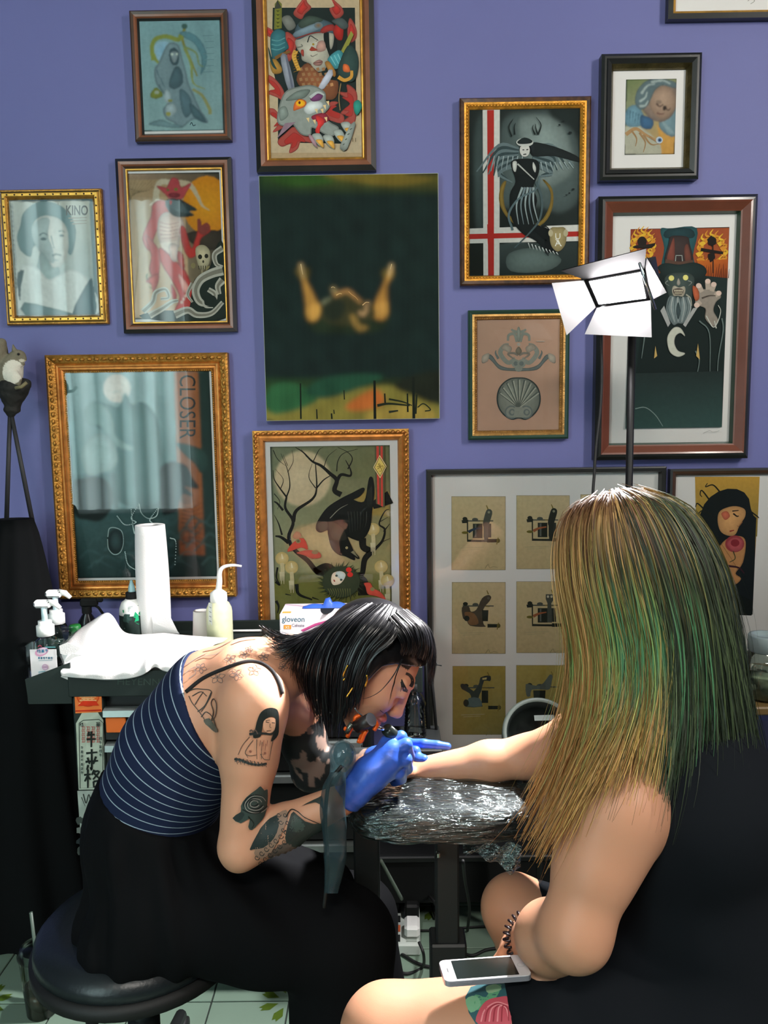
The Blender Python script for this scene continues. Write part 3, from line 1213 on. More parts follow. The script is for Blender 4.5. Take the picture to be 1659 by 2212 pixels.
a.p('535,390 600,310 560,360 600,390', '#c44830', 3).e(574, 345, 26, 18, '#ece4d0', -35).e(565, 345, 9, 9, '#c8a030')
a.s('520,330 540,280 580,300 605,315', 9, '#202a28', 4).p('470,390 490,390 490,440 470,420', '#c05040', 3)
a.s('545,430 560,440 600,420', 8, '#908878', 3).p('565,490 610,465 640,480 620,510 580,510', '#b88478', 4).s('570,492 635,482', 5, '#6c3834')
a.s('440,370 480,360 470,345', 8, '#8c8878')
# body, second sword, rope
a.p('450,560 520,490 600,560 700,620 760,640 740,760 640,770 450,660', '#a4623c', 3)
for i in range(26):
    x, y = 455 + (i % 6) * 44 + (i // 6 % 2) * 20, 530 + (i // 6) * 40
    a.p([(x, y), (x + 22, y - 6), (x + 28, y + 18), (x + 6, y + 24)], '#c08c5c')
a.s('430,395 415,440 430,490 455,550', 36, '#d0a044', 30)
for y in range(400, 560, 22):
    a.s([(412, y + 8), (452, y - 6)], 4, '#8c6420')
a.p('780,400 860,240 880,270 810,420', '#8a8a3c').p('690,440 760,390 800,420 790,490 740,540 680,480', '#3f8890', 4)
for k in range(3):
    a.s([(700 + k * 28, 440 - k * 10), (740 + k * 22, 510 - k * 14)], 9, '#74b8bc', 6)
a.p('655,490 690,480 740,560 730,600 690,560', '#9a6c34', 4).p('690,540 720,580 650,690 600,690', '#b0b4c0', 2)
a.p('830,360 890,380 920,480 900,600 850,640 770,600 760,520', '#2e4440', 4).s('760,600 810,625 860,600 865,550', 30, '#c8923c', 22)
a.p('800,500 840,510 850,560 800,555', '#c86434', 4).s('780,650 765,760 775,860', 8, '#8a7048')
# beast
a.p('300,840 350,720 450,680 560,670 650,720 660,790 690,830 640,900 700,960 760,1000 700,1060 560,990 540,1050 470,1040 400,960 350,980 290,950', '#8c948c', 5)
a.p('350,780 440,710 540,700 500,760 420,780', '#6c7870', 4).p('300,850 350,830 370,900 310,940', '#7c8880', 4)
a.p('410,860 420,800 460,770 510,790 500,830 440,855', '#d06830', 3).e(465, 805, 36, 26, '#e8a020', mid='#f0c020').e(458, 800, 9, 12, '#5c2818')
a.p('490,850 540,790 620,790 640,830 570,880 520,890', '#c8d0cc', 5).p('540,760 590,730 640,740 620,780 560,790', '#6c3c64', 4).s('540,760 600,720 650,740', 22, '#b4bcb8', 12)
a.p('560,900 650,880 690,930 640,960 560,930', '#8c2c3c', 4).p('585,900 640,920 650,960 620,1000 610,1060 580,1020 600,970', '#c83430', 4)
for x, y in ((575, 850), (620, 850), (640, 820), (665, 790), (510, 920), (560, 935), (650, 915)):
    a.p([(x, y), (x + 24, y - 4), (x + 22, y + 36)], '#e4c890')
for x, y in ((555, 1050), (640, 1060), (720, 1020), (780, 960)):
    a.p([(x, y), (x + 60, y - 10), (x + 90, y + 40), (x + 70, y + 90), (x + 30, y + 60)], '#9ca49c', 4)
    a.p([(x + 30, y + 40), (x + 80, y + 40), (x + 90, y + 100), (x + 50, y + 70)], '#d09c44', 3)
a.p('345,960 430,950 280,1080', '#8c7480', 0).p('525,1050 560,1060 600,1150 560,1120', '#a08088', 2)
a.p('860,965 895,970 830,1160 785,1165 775,1130', '#8c948c', 2)
for k in range(4):
    a.s([(868 - k * 20, 1000 + k * 40), (850 - k * 18, 1010 + k * 40)], 7, '#505850')
a.p('880,800 920,780 945,830 910,895 885,870', '#2c8474', 4).text('11', 862, 1105, 44, '#5c5030')
a.build('print', t)

# --- magazine cover
t, a = ink('kino', 0, 0, 2.911)
a.q((15, 1232), (586, 1225), (632, 1992), (65, 1992), '#4d6468')
a.q((15, 1232), (108, 1232), (160, 1992), (65, 1992), '#1c2422')
a.q((52, 1265), (562, 1262), (600, 1985), (98, 1985), ['#b8bcb0', '#c4c4b4', '#9cb4b4', '#c8ccc4'])
a.s('75,1280 118,1980', 5, '#707870').s('62,1280 100,1980', 26, '#a8aca0')
for i in range(22):
    a.s([(70 + i * 1.8, 1295 + i * 30), (78 + i * 1.8, 1310 + i * 30)], 8, '#5c645e')
a.p('130,1420 150,1340 230,1275 330,1275 420,1330 470,1430 465,1540 440,1600 400,1560 220,1540 190,1610 130,1570 110,1490', '#5c7c7c', 5)
a.p('200,1420 260,1360 360,1370 420,1440 430,1560 400,1650 350,1690 300,1650 250,1580 210,1500', '#d0cfc4', 5)
a.p('200,1420 260,1370 310,1380 300,1480 330,1560 340,1650 300,1640 240,1570 205,1500', '#a4b4b0', 5)
a.p('225,1690 260,1580 330,1680 370,1680 380,1760 420,1860 300,1880 180,1760', '#94a8a4', 4)
a.p('130,1700 220,1680 300,1760 380,1730 460,1700 560,1780 600,1985 150,1985', '#d8dcd4', 4).p('560,1760 585,1790 600,1985 450,1985', '#3c5a60', 3).p('150,1900 300,1930 420,1960 450,1985 158,1985', '#5c7878', 2)
a.p('110,1715 150,1700 130,1800 125,1900 108,1800', '#2c4444', 2)
a.s('245,1480 270,1465 305,1480', 9, '#40585a', 5).e(272, 1502, 20, 9, '#4a6264').s('365,1455 390,1450 405,1465', 8, '#5c7070', 4).e(385, 1480, 15, 7, '#56696a')
a.s('320,1480 335,1550 340,1560', 8, '#8a9c98', 4).s('325,1608 350,1598 385,1606', 10, '#566a6a', 6).s('330,1630 365,1638', 6, '#8c9c98')
a.clip = None
a = soften(a, t, 1)
a.text('KINO', 412, 1352, 86, '#54504a', 0, .66, True)
for i in range(3):
    a.s([(430 + i * 12, 1372 + i * 18), (545, 1368 + i * 18)], 8, '#a49c8c', 6)
a.build('print_detail', t)['kind'] = 'stuff'

# --- devil print
t, a = ink('devil', 0, 0, 2.911)
a.q((808, 1092), (1378, 1092), (1412, 2000), (838, 2000), ['#a08468', '#4c4434', '#203024', '#d8bc94'])
a.q((812, 1130), (1150, 1130), (1200, 1985), (838, 1985), ['#a8906c', '#b09068', '#d0ac80', '#dcc09c'])
a.e(1300, 1290, 150, 185, '#d88818', mid='#e8a01c')
a.q((1378, 1092), (1430, 1092), (1462, 2000), (1412, 2000), '#6f4630')
a.V = a.V[:-4]; a.C = a.C[:-4]; a.F = a.F[:-1]
a.p('1160,1470 1385,1450 1395,1560 1260,1560', '#3c3428', 3)
for k in range(9):
    x = 815 + k * 30
    a.s([(815, 1300 - k * 14), (815 + k * 14, 1200), (x + 20, 1100)], 5, '#7c6c4c', 1)
a.s('840,1930 870,1600 850,1350 820,1200', 10, '#b09468', 3).s('860,1500 900,1420 930,1380', 5, '#b49a70', 1)
# horns, head, beard
a.s('1095,1150 1010,1145 985,1200 980,1260', 34, '#c8bca0', 40).s('940,1290 990,1260', 10, '#d8ccb0', 24)
a.s('1110,1150 1190,1160 1240,1230 1270,1290 1320,1325', 42, '#c4b494', 4)
a.p('1050,1180 1080,1120 1120,1130 1140,1180 1200,1150 1170,1210 1140,1250 1070,1250 1040,1220 985,1170 1040,1180', '#b8484c', 3)
a.e(1055, 1195, 10, 8, '#5c6c30').e(1105, 1190, 12, 9, '#6c7c30').p('1060,1220 1090,1210 1130,1220 1120,1240 1070,1240', '#7c2c34', 3)
a.p('950,1360 960,1290 1010,1260 1070,1290 1060,1360 1000,1420 960,1520 980,1580 920,1560 900,1480', '#cc5450', 5)
a.p('1000,1370 1060,1330 1140,1370 1160,1440 1130,1500 1120,1560 1030,1560 990,1480', '#dcc0b0', 5)
for k in range(5):
    a.s([(1000 + k * 3, 1395 + k * 26), (1060, 1410 + k * 22), (1130, 1395 + k * 22)], 5, '#b4746c', 2)
a.s('1060,1520 1080,1640', 110, '#e8d4c4', 60)
a.p('1040,1260 1120,1250 1200,1290 1240,1320 1190,1330 1220,1355 1120,1365 1060,1330', '#2c3c3c', 4)
for k in range(7):
    a.s([(1060 + k * 12, 1260), (1090 + k * 12, 1310), (1150 + k * 12, 1340)], 4, '#64787c', 1)
a.p('1065,1262 1080,1262 1072,1292', '#d82c2c')
a.p('910,1480 960,1520 1000,1590 1000,1700 980,1760 940,1700 950,1600', '#cc605c', 4).p('940,1740 1000,1720 990,1790 960,1840 950,1790 915,1770', '#c46058', 3)
a.s('925,1720 920,1745 935,1760', 10, '#5c6434', 4).s('940,1800 950,1820', 9, '#8c8c5c', 3)
a.p('1130,1440 1160,1430 1200,1560 1230,1500 1250,1440 1300,1400 1320,1450 1260,1500 1240,1590 1190,1620 1150,1550', '#c43c34', 4)
a.p('1240,1380 1260,1380 1268,1420 1300,1400 1318,1440 1280,1475 1245,1450', '#8c4038', 3)
a.p('1000,1560 1060,1600 1100,1640 1160,1700 1200,1800 1210,1880 1170,1960 1100,1955 1130,1870 1080,1760 1020,1660', '#d03c34', 5)
a.p('1120,1720 1180,1790 1190,1850 1150,1830', '#f0a498', 4).p('1075,1780 1110,1850 1100,1900 1080,1870', '#b03430', 3)
a.p('1060,1540 1115,1540 1110,1640 1075,1630', '#e4ccc0', 3).p('1115,1580 1150,1600 1160,1700 1120,1660', '#b03c34', 3)
for k in range(3):
    a.e(1165 - k * 12, 1860 + k * 20, 9, 11, '#e8c0b0')
V_ = np.array(a.V[:81])
a.clip = (V_[:, 0].min(), V_[:, 0].max(), V_[:, 2].min(), V_[:, 2].max())
a = soften(a, t, 1)
# skull and swirls
a.p('1230,1560 1280,1540 1320,1580 1315,1660 1270,1700 1240,1650', '#c4b894', 4).e(1258, 1615, 13, 15, '#2c2c20').e(1298, 1610, 12, 14, '#2c2c20').e(1278, 1645, 6, 9, '#3c3828')
for k in range(5):
    a.s([(1250 + k * 14, 1670), (1252 + k * 13, 1695)], 5, '#3c3828')
a.s('1270,1700 1275,1760 1310,1800', 10, '#a89c78', 6).e(1278, 1745, 13, 13, '#b0a480').e(1315, 1795, 11, 11, '#b0a480').e(1215, 1670, 14, 18, '#94885c').e(1310, 1690, 18, 18, '#94885c')
a.p('1400,1540 1350,1590 1320,1690 1230,1760 1210,1850 1180,1950 1000,1960 900,1995 1412,1998', '#243028', 4)
for pts, w in (('1400,1560 1350,1600 1360,1660 1400,1680', 40), ('1400,1700 1330,1720 1260,1760 1230,1830 1260,1900 1330,1900 1350,1850 1310,1820', 62), ('1400,1760 1370,1800 1380,1850', 50), ('900,1960 960,1900 980,1840 1040,1820 1060,1870 1010,1880', 40),
               ('940,1985 1020,1940 1080,1900 1120,1890', 44), ('1100,1980 1180,1950 1240,1980 1330,1970 1400,1900', 52), ('1210,1780 1180,1850 1210,1900', 26)):
    a.s(pts, w, '#c8c4b4', w * .5)
    a.s(pts, w * .45, '#8c8878', w * .15)
a.e(1320, 1890, 44, 36, '#202c24').s('1275,1890 1290,1930 1340,1935', 14, '#c8c4b4', 6)
a.build('print_detail', t)['kind'] = 'stuff'

# --- ghost print with the title strip
t, a = ink('closer', 0, 720, 2.9625)
a.q((420, 242), (1338, 240), (1385, 1555), (505, 1560), ['#86aaaa', '#6c9490', '#2e4a48', '#33504c'])
a.q((430, 560), (1345, 560), (1360, 900), (470, 900), ['#7ca4a4', '#6f9896', '#3c6060', '#5c8484'])
a.q((460, 900), (1360, 900), (1385, 1555), (505, 1560), ['#4c7070', '#2f4c4a', '#1e3230', '#2c4644'])
for (x0, x1, b0, b1, y1, c) in ((450, 590, 520, 700, 900, '#9cbcbc'), (680, 860, 760, 860, 1120, '#9abaBA'.lower()), (880, 1000, 930, 985, 1050, '#94b4b4'), (1005, 1090, 1060, 1110, 830, '#8cb0b0'), (600, 670, 690, 740, 880, '#84a8a8')):
    a.q((x0, 243), (x1, 243), (b1, y1), (b0, y1), [c, c, '#58807e', '#6c9290'])
a.e(748, 352, 88, 92, '#e8e0d4', mid='#f4ece0')
a.p('560,480 600,440 690,450 760,470 800,380 850,460 900,440 960,470 1010,560 1030,720 1050,1050 760,1080 740,700 620,600 570,570', '#4f7876', 4)
a.p('545,500 600,440 670,470 720,560 740,660 850,735 800,745 720,700 650,600 570,580', '#7ea29e', 4).s('720,380 760,372 785,410 770,450', 6, '#b8ccc4', 2)
a.p('520,760 620,640 720,700 750,830 640,900 560,900', '#93b0ac', 4)
for k in range(8):
    a.s([(540 + k * 22, 680 + k * 8), (580 + k * 20, 760), (560 + k * 24, 850)], 5, '#7c9c98', 2)
a.q((1112, 243), (1268, 243), (1310, 1420), (1150, 1420), ['#b06c44', '#a8683c', '#9c5c38', '#8c5434'])
a.q((1268, 243), (1338, 240), (1385, 1555), (1315, 1555), ['#28403a', '#20342e', '#2c443e', '#243c38'])
a.p('1130,700 1290,740 1330,820 1290,900 1240,830 1180,780', '#34504a', 3)
a.p('470,960 520,930 620,918 690,950 722,1040 700,1140 640,1200 560,1195 480,1160', '#1b2826', 5).e(470 + 65, 1060, 54, 110, '#22302e')
a.p('1030,860 1100,825 1190,850 1230,930 1270,990 1180,980 1230,1040 1160,1030 1130,1130 1060,1160 1030,1120 1028,960', '#16201e', 4)
for k in range(9):
    a.s([(1090 + k * 8, 900 + k * 22), (1160 + k * 6, 930 + k * 20), (1230, 980 + k * 10)], 12, '#182422', 2)
for k in range(10):
    a.s([(1160, 1100 + k * 28), (1220, 1120 + k * 24), (1300, 1080 + k * 34)], 9, '#3a3026', 2)
a.e(1212, 1285, 46, 46, '#7c4c34').e(1212, 1285, 38, 38, '#9c603c').s('1180,1270 1240,1262', 7, '#3a2c20').s('1195,1310 1240,1305', 7, '#3a2c20').s('1212,1250 1214,1330', 7, '#3a2c20')
for k in range(16):
    x = 510 + k * 52
    y = 1300 + 70 * math.sin(k * 1.3)
    a.s([(x, y), (x + 50, y - 60), (x + 120, y - 20), (x + 170, y - 90)], 16, '#3f5c5a', 4)
    a.s([(x, y + 140), (x + 60, y + 90), (x + 150, y + 130)], 12, '#4a6866', 3)
a.e(738, 1335, 56, 84, '#1c2c2a').e(738, 1330, 36, 60, '#26393a', mid='#3c5654')
V_ = np.array(a.V[:81])
a.clip = (V_[:, 0].min(), V_[:, 0].max(), V_[:, 2].min(), V_[:, 2].max())
a = soften(a, t, 2)
a.text('CLOSER', 1150, 262, 148, '#33302a', 90, .78)
for pts in ('690,1300 700,1250 740,1245 780,1270 790,1340 770,1400 730,1415 695,1380 688,1320', '890,1090 905,1150 950,1185 1000,1170 1015,1120', '890,1090 840,1180 870,1210 800,1225 750,1170', '800,1400 820,1480 880,1520', '840,1130 850,1230 860,1280', '1090,1310 1125,1335 1120,1480', '1010,1120 960,1190 975,1215'):
    q = cat_rom(pts2(pts), 8)
    for (x, y) in q[::1]:
        a.e(x, y, 4, 4, '#9cb4b0', n=6)
a.build('print_detail', t)['kind'] = 'stuff'

# --- dark canvas: soft paint blended on a fine grid, then drips, edges and signature on top
m_oil = vmat('oil_paint', .75, .15, bump=.15, bscale=220)
a = Ink(WY - .0297, 0, 0, 1.0)
a.q((560.5, 378.5), (948, 377.5), (949, 420), (562, 420), ['#28421c', '#5a541c', '#1a2c1e', '#182a20'])
a.p('700,376 800,376 880,376 935,388 860,402 760,392', '#6a5c22', 4).p('590,378 680,378 720,394 620,402', '#2c4c1c', 4)
a.q((573, 815), (947, 815), (947, 908), (576, 908), ['#1a3422', '#182018', '#5c6428', '#4c6424'])
a.p('585,880 640,862 700,850 760,842 830,832 900,846 940,872 945,908 580,908', '#7c7434', 3).p('745,880 785,850 818,842 830,872 780,888', '#b4642c', 3).p('815,885 880,872 930,884 930,906 790,906', '#a08a40', 3).p('578,840 630,826 690,858 640,886 582,892', '#2c5c38', 3).p('660,846 690,820 760,808 830,812 780,838 700,862', '#1f4632', 3).p('850,830 947,800 947,870 900,858', '#1c2218', 3)
a.ox, a.oy, a.sc = 560, 540, 4.1475
a.p('400,560 460,470 540,520 700,560 880,560 1040,500 1160,480 1160,640 1060,730 900,750 700,745 480,725', '#1f2c1c', 4)
a.p('320,190 360,160 440,160 450,220 410,290 360,250', '#54491f', 3).p('1095,190 1160,165 1215,200 1180,270 1120,270', '#54491f', 3)
a.p('360,140 372,122 384,150 410,250 460,350 520,470 550,505 530,600 480,640 430,610 415,450 385,260', '#b4853e', 3)
a.p('425,540 500,480 545,505 528,600 470,628', '#cc9a4a', 3).s('372,125 385,190 400,255', 20, '#dcc08c', 12)
a.p('1170,160 1186,122 1196,150 1180,230 1145,320 1145,430 1152,560 1110,625 1030,605 1030,500 1080,380 1120,290', '#b0803c', 3).p('1045,500 1130,460 1142,560 1060,595', '#c8964a', 3).s('1186,125 1160,240', 20, '#dcc08c', 12)
a.p('545,500 570,460 640,430 700,400 770,370 810,365 860,410 920,460 980,465 1030,520 1035,600 960,640 900,600 860,640 800,680 650,665 560,610', '#35351f', 3)
a.p('640,345 660,326 690,345 702,395 655,385', '#8c7c54', 3).s('560,480 600,452 645,425', 20, '#8c9070', 10).s('670,410 720,388 790,370 835,402 890,450 915,470', 30, '#b8884e', 24)
a.p('560,540 620,470 700,440 770,490 730,610 620,630', '#222a1e', 3)
a.s('895,550 925,580 958,548 958,490 990,470', 26, '#c0986a', 16).p('815,570 870,600 905,665 980,690 900,730 835,660', '#8c7038', 3)
soft_paint(a, (CANV_R[0] + .0015, CANV_R[1] - .0015, CANV_R[2] + .0015, CANV_R[3] - .0015), WY - .0300, .0021, 3, CANVAS, m_oil)
a = Ink(WY - .0302, 0, 0, 1.0)
for x, y0, y1, w in ((649, 828, 905, 3), (684, 884, 905, 2.5), (716, 893, 905, 3), (809, 822, 905, 5), (743, 843, 863, 2), (721, 885, 894, 2), (893, 815, 904, 5), (880, 850, 890, 3), (831, 850, 870, 3)):
    a.s([(x, y0), (x + 1, y1)], w, '#141c14', w * 1.2, 2)
a.s('815,876 840,872 885,876', 6, '#20281a', 3).s('840,862 870,868 890,876', 4, '#20281a', 2).s('840,890 860,887', 5, '#2a3024', 3).s('902,880 915,872 930,885 918,888', 2.5, '#20281a').s('900,852 898,894', 4, '#20281a')
a.ox, a.oy, a.sc = 560, 540, 4.1475
a.s('372,126 380,170 390,220', 7, '#d8c08c', 3).s('1186,126 1175,175', 7, '#d8c08c', 3).s('645,338 660,330 680,340', 7, '#c8b080', 4).s('690,405 720,390 740,394', 10, '#d0ac70', 5).s('800,372 830,400 860,420 885,448', 6, '#c89860', 4).s('925,495 955,470 985,470', 8, '#d8b480', 4)
a.build('paint_detail', CANVAS, m_oil)['kind'] = 'stuff'

# --- winged woman print
t, a = ink('angel', 960, 0, 2.3734)
a.q((122, 566), (694, 550), (690, 1410), (130, 1412), ['#18221f', '#2c3634', '#1e2826', '#10180f'])
a.p('300,620 420,575 560,580 680,720 690,1000 600,1090 480,1060 300,1060 282,900', '#51605e', 4).p('380,620 500,590 600,640 660,800 640,900 500,960 420,800', '#7c8c88', 4).p('560,610 640,650 690,700 690,552 540,556', '#1b2624', 3)
a.p('290,1270 420,1250 560,1310 640,1350 500,1405 290,1400', '#6c7c78', 4).p('150,700 200,600 200,1160 160,1160', '#3c4a48', 3)
V_ = np.array(a.V[:81])
a.clip = (V_[:, 0].min(), V_[:, 0].max(), V_[:, 2].min(), V_[:, 2].max())
a = soften(a, t, 3)
a.q((196, 564), (284, 562), (282, 1412), (200, 1412), '#d8d8d0').q((126, 1172), (690, 1152), (688, 1236), (128, 1248), '#d8d8d0')
a.q((219, 565), (254, 564), (254, 1412), (224, 1412), '#b42c24').q((126, 1200), (690, 1186), (690, 1212), (128, 1226), '#b42c24')
a.q((219, 1150), (254, 1150), (254, 1250), (222, 1250), '#b42c24')
a.q((284, 1252), (690, 1240), (690, 1408), (284, 1410), ['#3c4846', '#2c3836', '#222c2a', '#1c2826'])
a.p('330,1300 480,1270 600,1330 520,1390 340,1390', '#5c6c68', 4)
a.p('290,960 315,930 300,1000 320,1090 400,1150 490,1140 540,1060 545,980 505,920 550,970 552,1060 510,1140 420,1175 330,1120 285,1040', '#8c7434', 4)
for sgn, cx in ((-1, 380), (1, 450)):
    for k in range(9):
        L = 1 - .07 * k
        ex = cx + sgn * (215 - 18 * k) * L
        ey = (880 if sgn < 0 else 850) + k * 7
        a.s([(cx, 770 + k * 8), (cx + sgn * 100, 745 + k * 18), (ex, ey)], 26, '#36484a' if k % 2 else '#66787a', 6)
a.p('440,730 560,750 680,800 690,830 560,800 450,800', '#1a2222', 3)
for k in range(8):
    a.s([(400 - k * 24, 800), (395 - k * 26, 860 + k * 3)], 6, '#a0b0b0', 2)
    a.s([(470 + k * 24, 830), (480 + k * 26, 890 - k * 4)], 6, '#a0b0b0', 2)
a.p('345,840 380,820 470,825 480,880 450,960 470,1030 440,1130 480,1160 540,1190 540,1290 470,1230 400,1190 350,1120 340,1000 370,930', '#141c1c', 4)
for k in range(5):
    a.s([(400 + k * 14, 960), (370 + k * 22, 1050), (380 + k * 26, 1150)], 12, '#74868a' if k % 2 else '#9cacac', 3)
a.s('350,1180 330,1100 380,1020 470,970 490,900', 12, '#5c7074', 8).s('470,930 500,1020 490,1120 440,1190 360,1270', 14, '#4c5e60', 6)
a.e(412, 770, 26, 34, '#d4d4cc').p('385,760 400,715 440,715 462,750 450,790 440,750 392,750', '#20282a', 3).e(412, 730, 44, 22, '#c8ccc4').p('375,725 410,705 450,720 440,735 385,738', '#1c2626', 3)
a.s('400,768 410,768', 5, '#141c1c').s('420,768 430,766', 5, '#141c1c').s('404,792 420,790', 5, '#202828')
a.s('375,840 460,920', 8, '#b8bcb4', 5).p('350,830 372,830 366,880 352,870', '#c4c8c0', 3).p('455,830 470,860 465,885 452,860', '#c4c8c0', 3)
for pts in ('345,700 330,650 352,610', '360,690 358,650 365,630', '480,690 495,640 470,600', '465,690 452,660 455,640', '478,690 468,655 466,635'):
    a.s(pts, 9, '#1a2422', 2)
for k in range(14):
    a.s([(460 + k * 9, 1180 + k * 8), (520, 1160 + k * 10), (560 - k * 2, 1220 + k * 7)], 9, '#0f1616', 3)
for k in range(9):
    a.s([(430 + k * 18, 1245 + k * 6), (440 + k * 18, 1275 + k * 4)], 5, '#c8d0cc', 1)
a.p('545,1170 580,1165 620,1170 625,1230 610,1270 580,1290 550,1265 540,1220', '#8c8058', 3).e(545, 1195, 12, 18, '#a8a080').e(622, 1195, 12, 18, '#a8a080')
a.text('U', 566, 1226, 44, '#d8d8cc').text('A', 566, 1262, 50, '#d8d8cc').s('570,1225 600,1262', 4, '#d8d8cc')
for x, y, r in ((590, 640, 7), (645, 680, 9), (610, 620, 6), (660, 970, 7), (640, 990, 5), (625, 1000, 4)):
    a.blob(x, y, r, r * .7, '#161e1e', 6, .3)
a.build('print_detail', t)['kind'] = 'stuff'

# --- cherub
t, a = ink('cherub', 960, 0, 2.3734)
a.q((936, 408), (1190, 405), (1176, 790), (924, 790), ['#6c7c50', '#8c9468', '#c89448', '#a8a890'])
a.p('925,650 990,640 1060,690 1120,760 1110,790 925,790', '#b0b09c').p('1090,640 1180,680 1176,788 1115,788', '#c8984c').p('1130,540 1190,560 1180,700 1100,650', '#6c8890', 4)
a.p('935,560 990,540 1030,620 990,650 930,640', '#6c94a4', 4)
for k in range(6):
    a.s([(940 + k * 14, 560 + k * 6), (935 + k * 14, 620 + k * 4)], 8, '#4c7080', 2)
    a.s([(1110 + k * 10, 610 + k * 10), (1150 + k * 6, 690)], 7, '#88a0a4', 2)
a.p('1010,450 1060,415 1140,410 1190,450 1190,540 1160,600 1110,625 1060,610 1020,570 1000,510', '#86766a', 5)
a.p('1060,470 1130,440 1180,480 1180,560 1130,610 1080,590 1050,530', '#9c8470', 5, )
a.p('980,500 1000,450 1040,415 1100,405 1180,420 1185,450 1120,435 1080,460 1060,500 1040,540 1010,560 985,540', '#5c7074', 4)
for pts in ('1010,480 1040,440 1080,430', '1000,520 1030,500 1040,470', '1060,420 1120,412 1160,430', '1000,545 1030,540 1045,515'):
    a.s(pts, 14, '#a0b0ac', 6)
a.s('1085,530 1105,545 1122,535', 9, '#504038', 5).s('1135,555 1150,565 1160,552', 9, '#504038', 4).e(1100, 522, 16, 10, '#8c7868').p('1125,540 1140,548 1132,565 1120,562', '#2c2420', 3).s('1090,578 1110,585 1128,580', 9, '#6c4c44', 5).p('1010,590 1070,615 1060,660 1010,650', '#3c6080', 4)
V_ = np.array(a.V[:81])
a.clip = (V_[:, 0].min(), V_[:, 0].max(), V_[:, 2].min(), V_[:, 2].max())
a = soften(a, t, 1)
a.s('930,690 980,660 1030,690 1090,720', 20, '#b08c60', 10)
for pts in ('960,670 985,710 980,750', '1000,680 1030,730 1020,780', '1020,690 1060,740 1110,735', '1050,700 1090,730'):
    a.s(pts, 11, '#a08058', 3)
a.e(1102, 718, 18, 18, '#b8c4cc').e(1104, 718, 10, 10, '#4c6c94').e(1104, 718, 4, 4, '#141c28')
a.build('print_detail', t)['kind'] = 'stuff'

# --- witch hunter
t, a = ink('pilgrim', 1280, 400, 3.686)
a.q((303, 350), (1090, 333), (1030, 1925), (262, 1938), ['#44302c', '#34302a', '#1e2e2c', '#1c2a28'])
a.q((303, 352), (1088, 340), (1075, 760), (296, 760), ['#8c3c2c', '#a8542c', '#a45428', '#9c4c30'])
a.p('540,352 620,345 830,342 800,560 820,700 560,700 570,500', '#2c5c60', 4).p('600,350 780,346 800,420 580,420', '#203c40', 3)
for (cx, cy, s_) in ((400, 470, 1), (950, 520, 1.25)):
    for k in range(16):
        b = 2 * math.pi * k / 16
        x, y = cx + 80 * s_ * math.cos(b), cy + 95 * s_ * math.sin(b)
        a.s([(x - 20, y + 40), (x + 18, y + 10), (x - 12, y - 15), (x + 10 + 12 * math.cos(b), y - 50)], 30 * s_, '#d89030' if k % 2 else '#e8b838', 4)
a.q((830, 600), (1078, 590), (1072, 740), (880, 740), ['#c86c24', '#b85c24', '#8c4020', '#a85020'])
a.e(395, 450, 36, 42, '#26201c').p('340,480 460,470 500,460 470,500 330,500', '#26201c', 2)
a.blob(948, 445, 36, 40, '#1e1a16', 10, .15).s('862,512 1040,540', 26, '#1e1a16', 20, 2).blob(945, 570, 28, 38, '#1e1a16', 10, .2).s('958,480 960,700', 9, '#1e1a16', 9, 2)
for k in range(14):
    a.s([(860 + k * 17, 740), (865 + k * 17 + 10 * math.sin(k), 650 + 25 * math.cos(k * 2))], 6, '#5c2c18', 2)
a.p('300,760 520,700 880,720 1075,740 1045,1500 1030,1925 262,1938', '#1f2f2d')
a.p('540,700 620,660 760,655 900,720 1010,900 1045,1200 1030,1925 300,1930 380,1200 480,960', '#182624')
# hat
a.p('606,470 620,410 690,402 760,415 775,470 800,610 690,630 575,620', '#3c3230', 3).p('620,480 650,420 650,600 590,600', '#7c4438', 3).p('730,500 760,470 785,600 740,610', '#6c4034', 3)
a.s('580,605 690,625 800,612', 34, '#5c4438', 34).p('540,690 520,650 580,620 690,632 800,615 880,640 910,690 870,740 780,760 560,720', '#20302e', 4)
a.s('660,605 664,560 712,560 716,605', 7, '#a8b0a8', 7, 0)
# face and beard
a.p('575,740 640,700 760,700 810,740 800,820 780,930 700,960 620,900 590,820', '#42504c', 4)
a.e(628, 740, 22, 22, '#e8e080', mid='#f0e890').e(741, 736, 22, 22, '#e8e080', mid='#f0e890')
a.p('670,780 684,740 700,780 684,800', '#9c988c', 3).p('632,830 650,800 690,815 730,805 740,840 720,885 680,880 645,880', '#b8b09c', 4).p('645,830 690,822 722,832 715,870 680,872 650,868', '#3c2c2c', 3)
for k in range(6):
    a.q((650 + k * 12, 832), (659 + k * 12, 832), (658 + k * 12, 848), (651 + k * 12, 848), '#d8d0b4')
    a.q((653 + k * 11, 852), (661 + k * 11, 852), (660 + k * 11, 868), (654 + k * 11, 868), '#c8c0a4')
a.p('620,880 690,900 760,890 790,960 760,1060 720,1100 680,1100 640,1110 590,1020 590,940', '#7c8c8c', 4)
for k in range(8):
    a.s([(620 + k * 20, 890), (600 + k * 26, 980), (640 + k * 14, 1090)], 8, '#b8c0bc' if k % 2 else '#4c5c5e', 3)
a.p('682,930 700,1000 682,1070 665,1000', '#3c4c4e', 3)
a.s('600,760 580,780 610,800', 8, '#8c948c', 3).s('760,760 790,775 765,800', 8, '#8c948c', 3).s('745,870 780,900 790,960', 12, '#a8a898', 6)
a.p('540,1000 570,960 620,1100 600,1130', '#9ca09c', 0).p('800,980 840,970 740,1130 720,1110', '#9ca09c', 0)
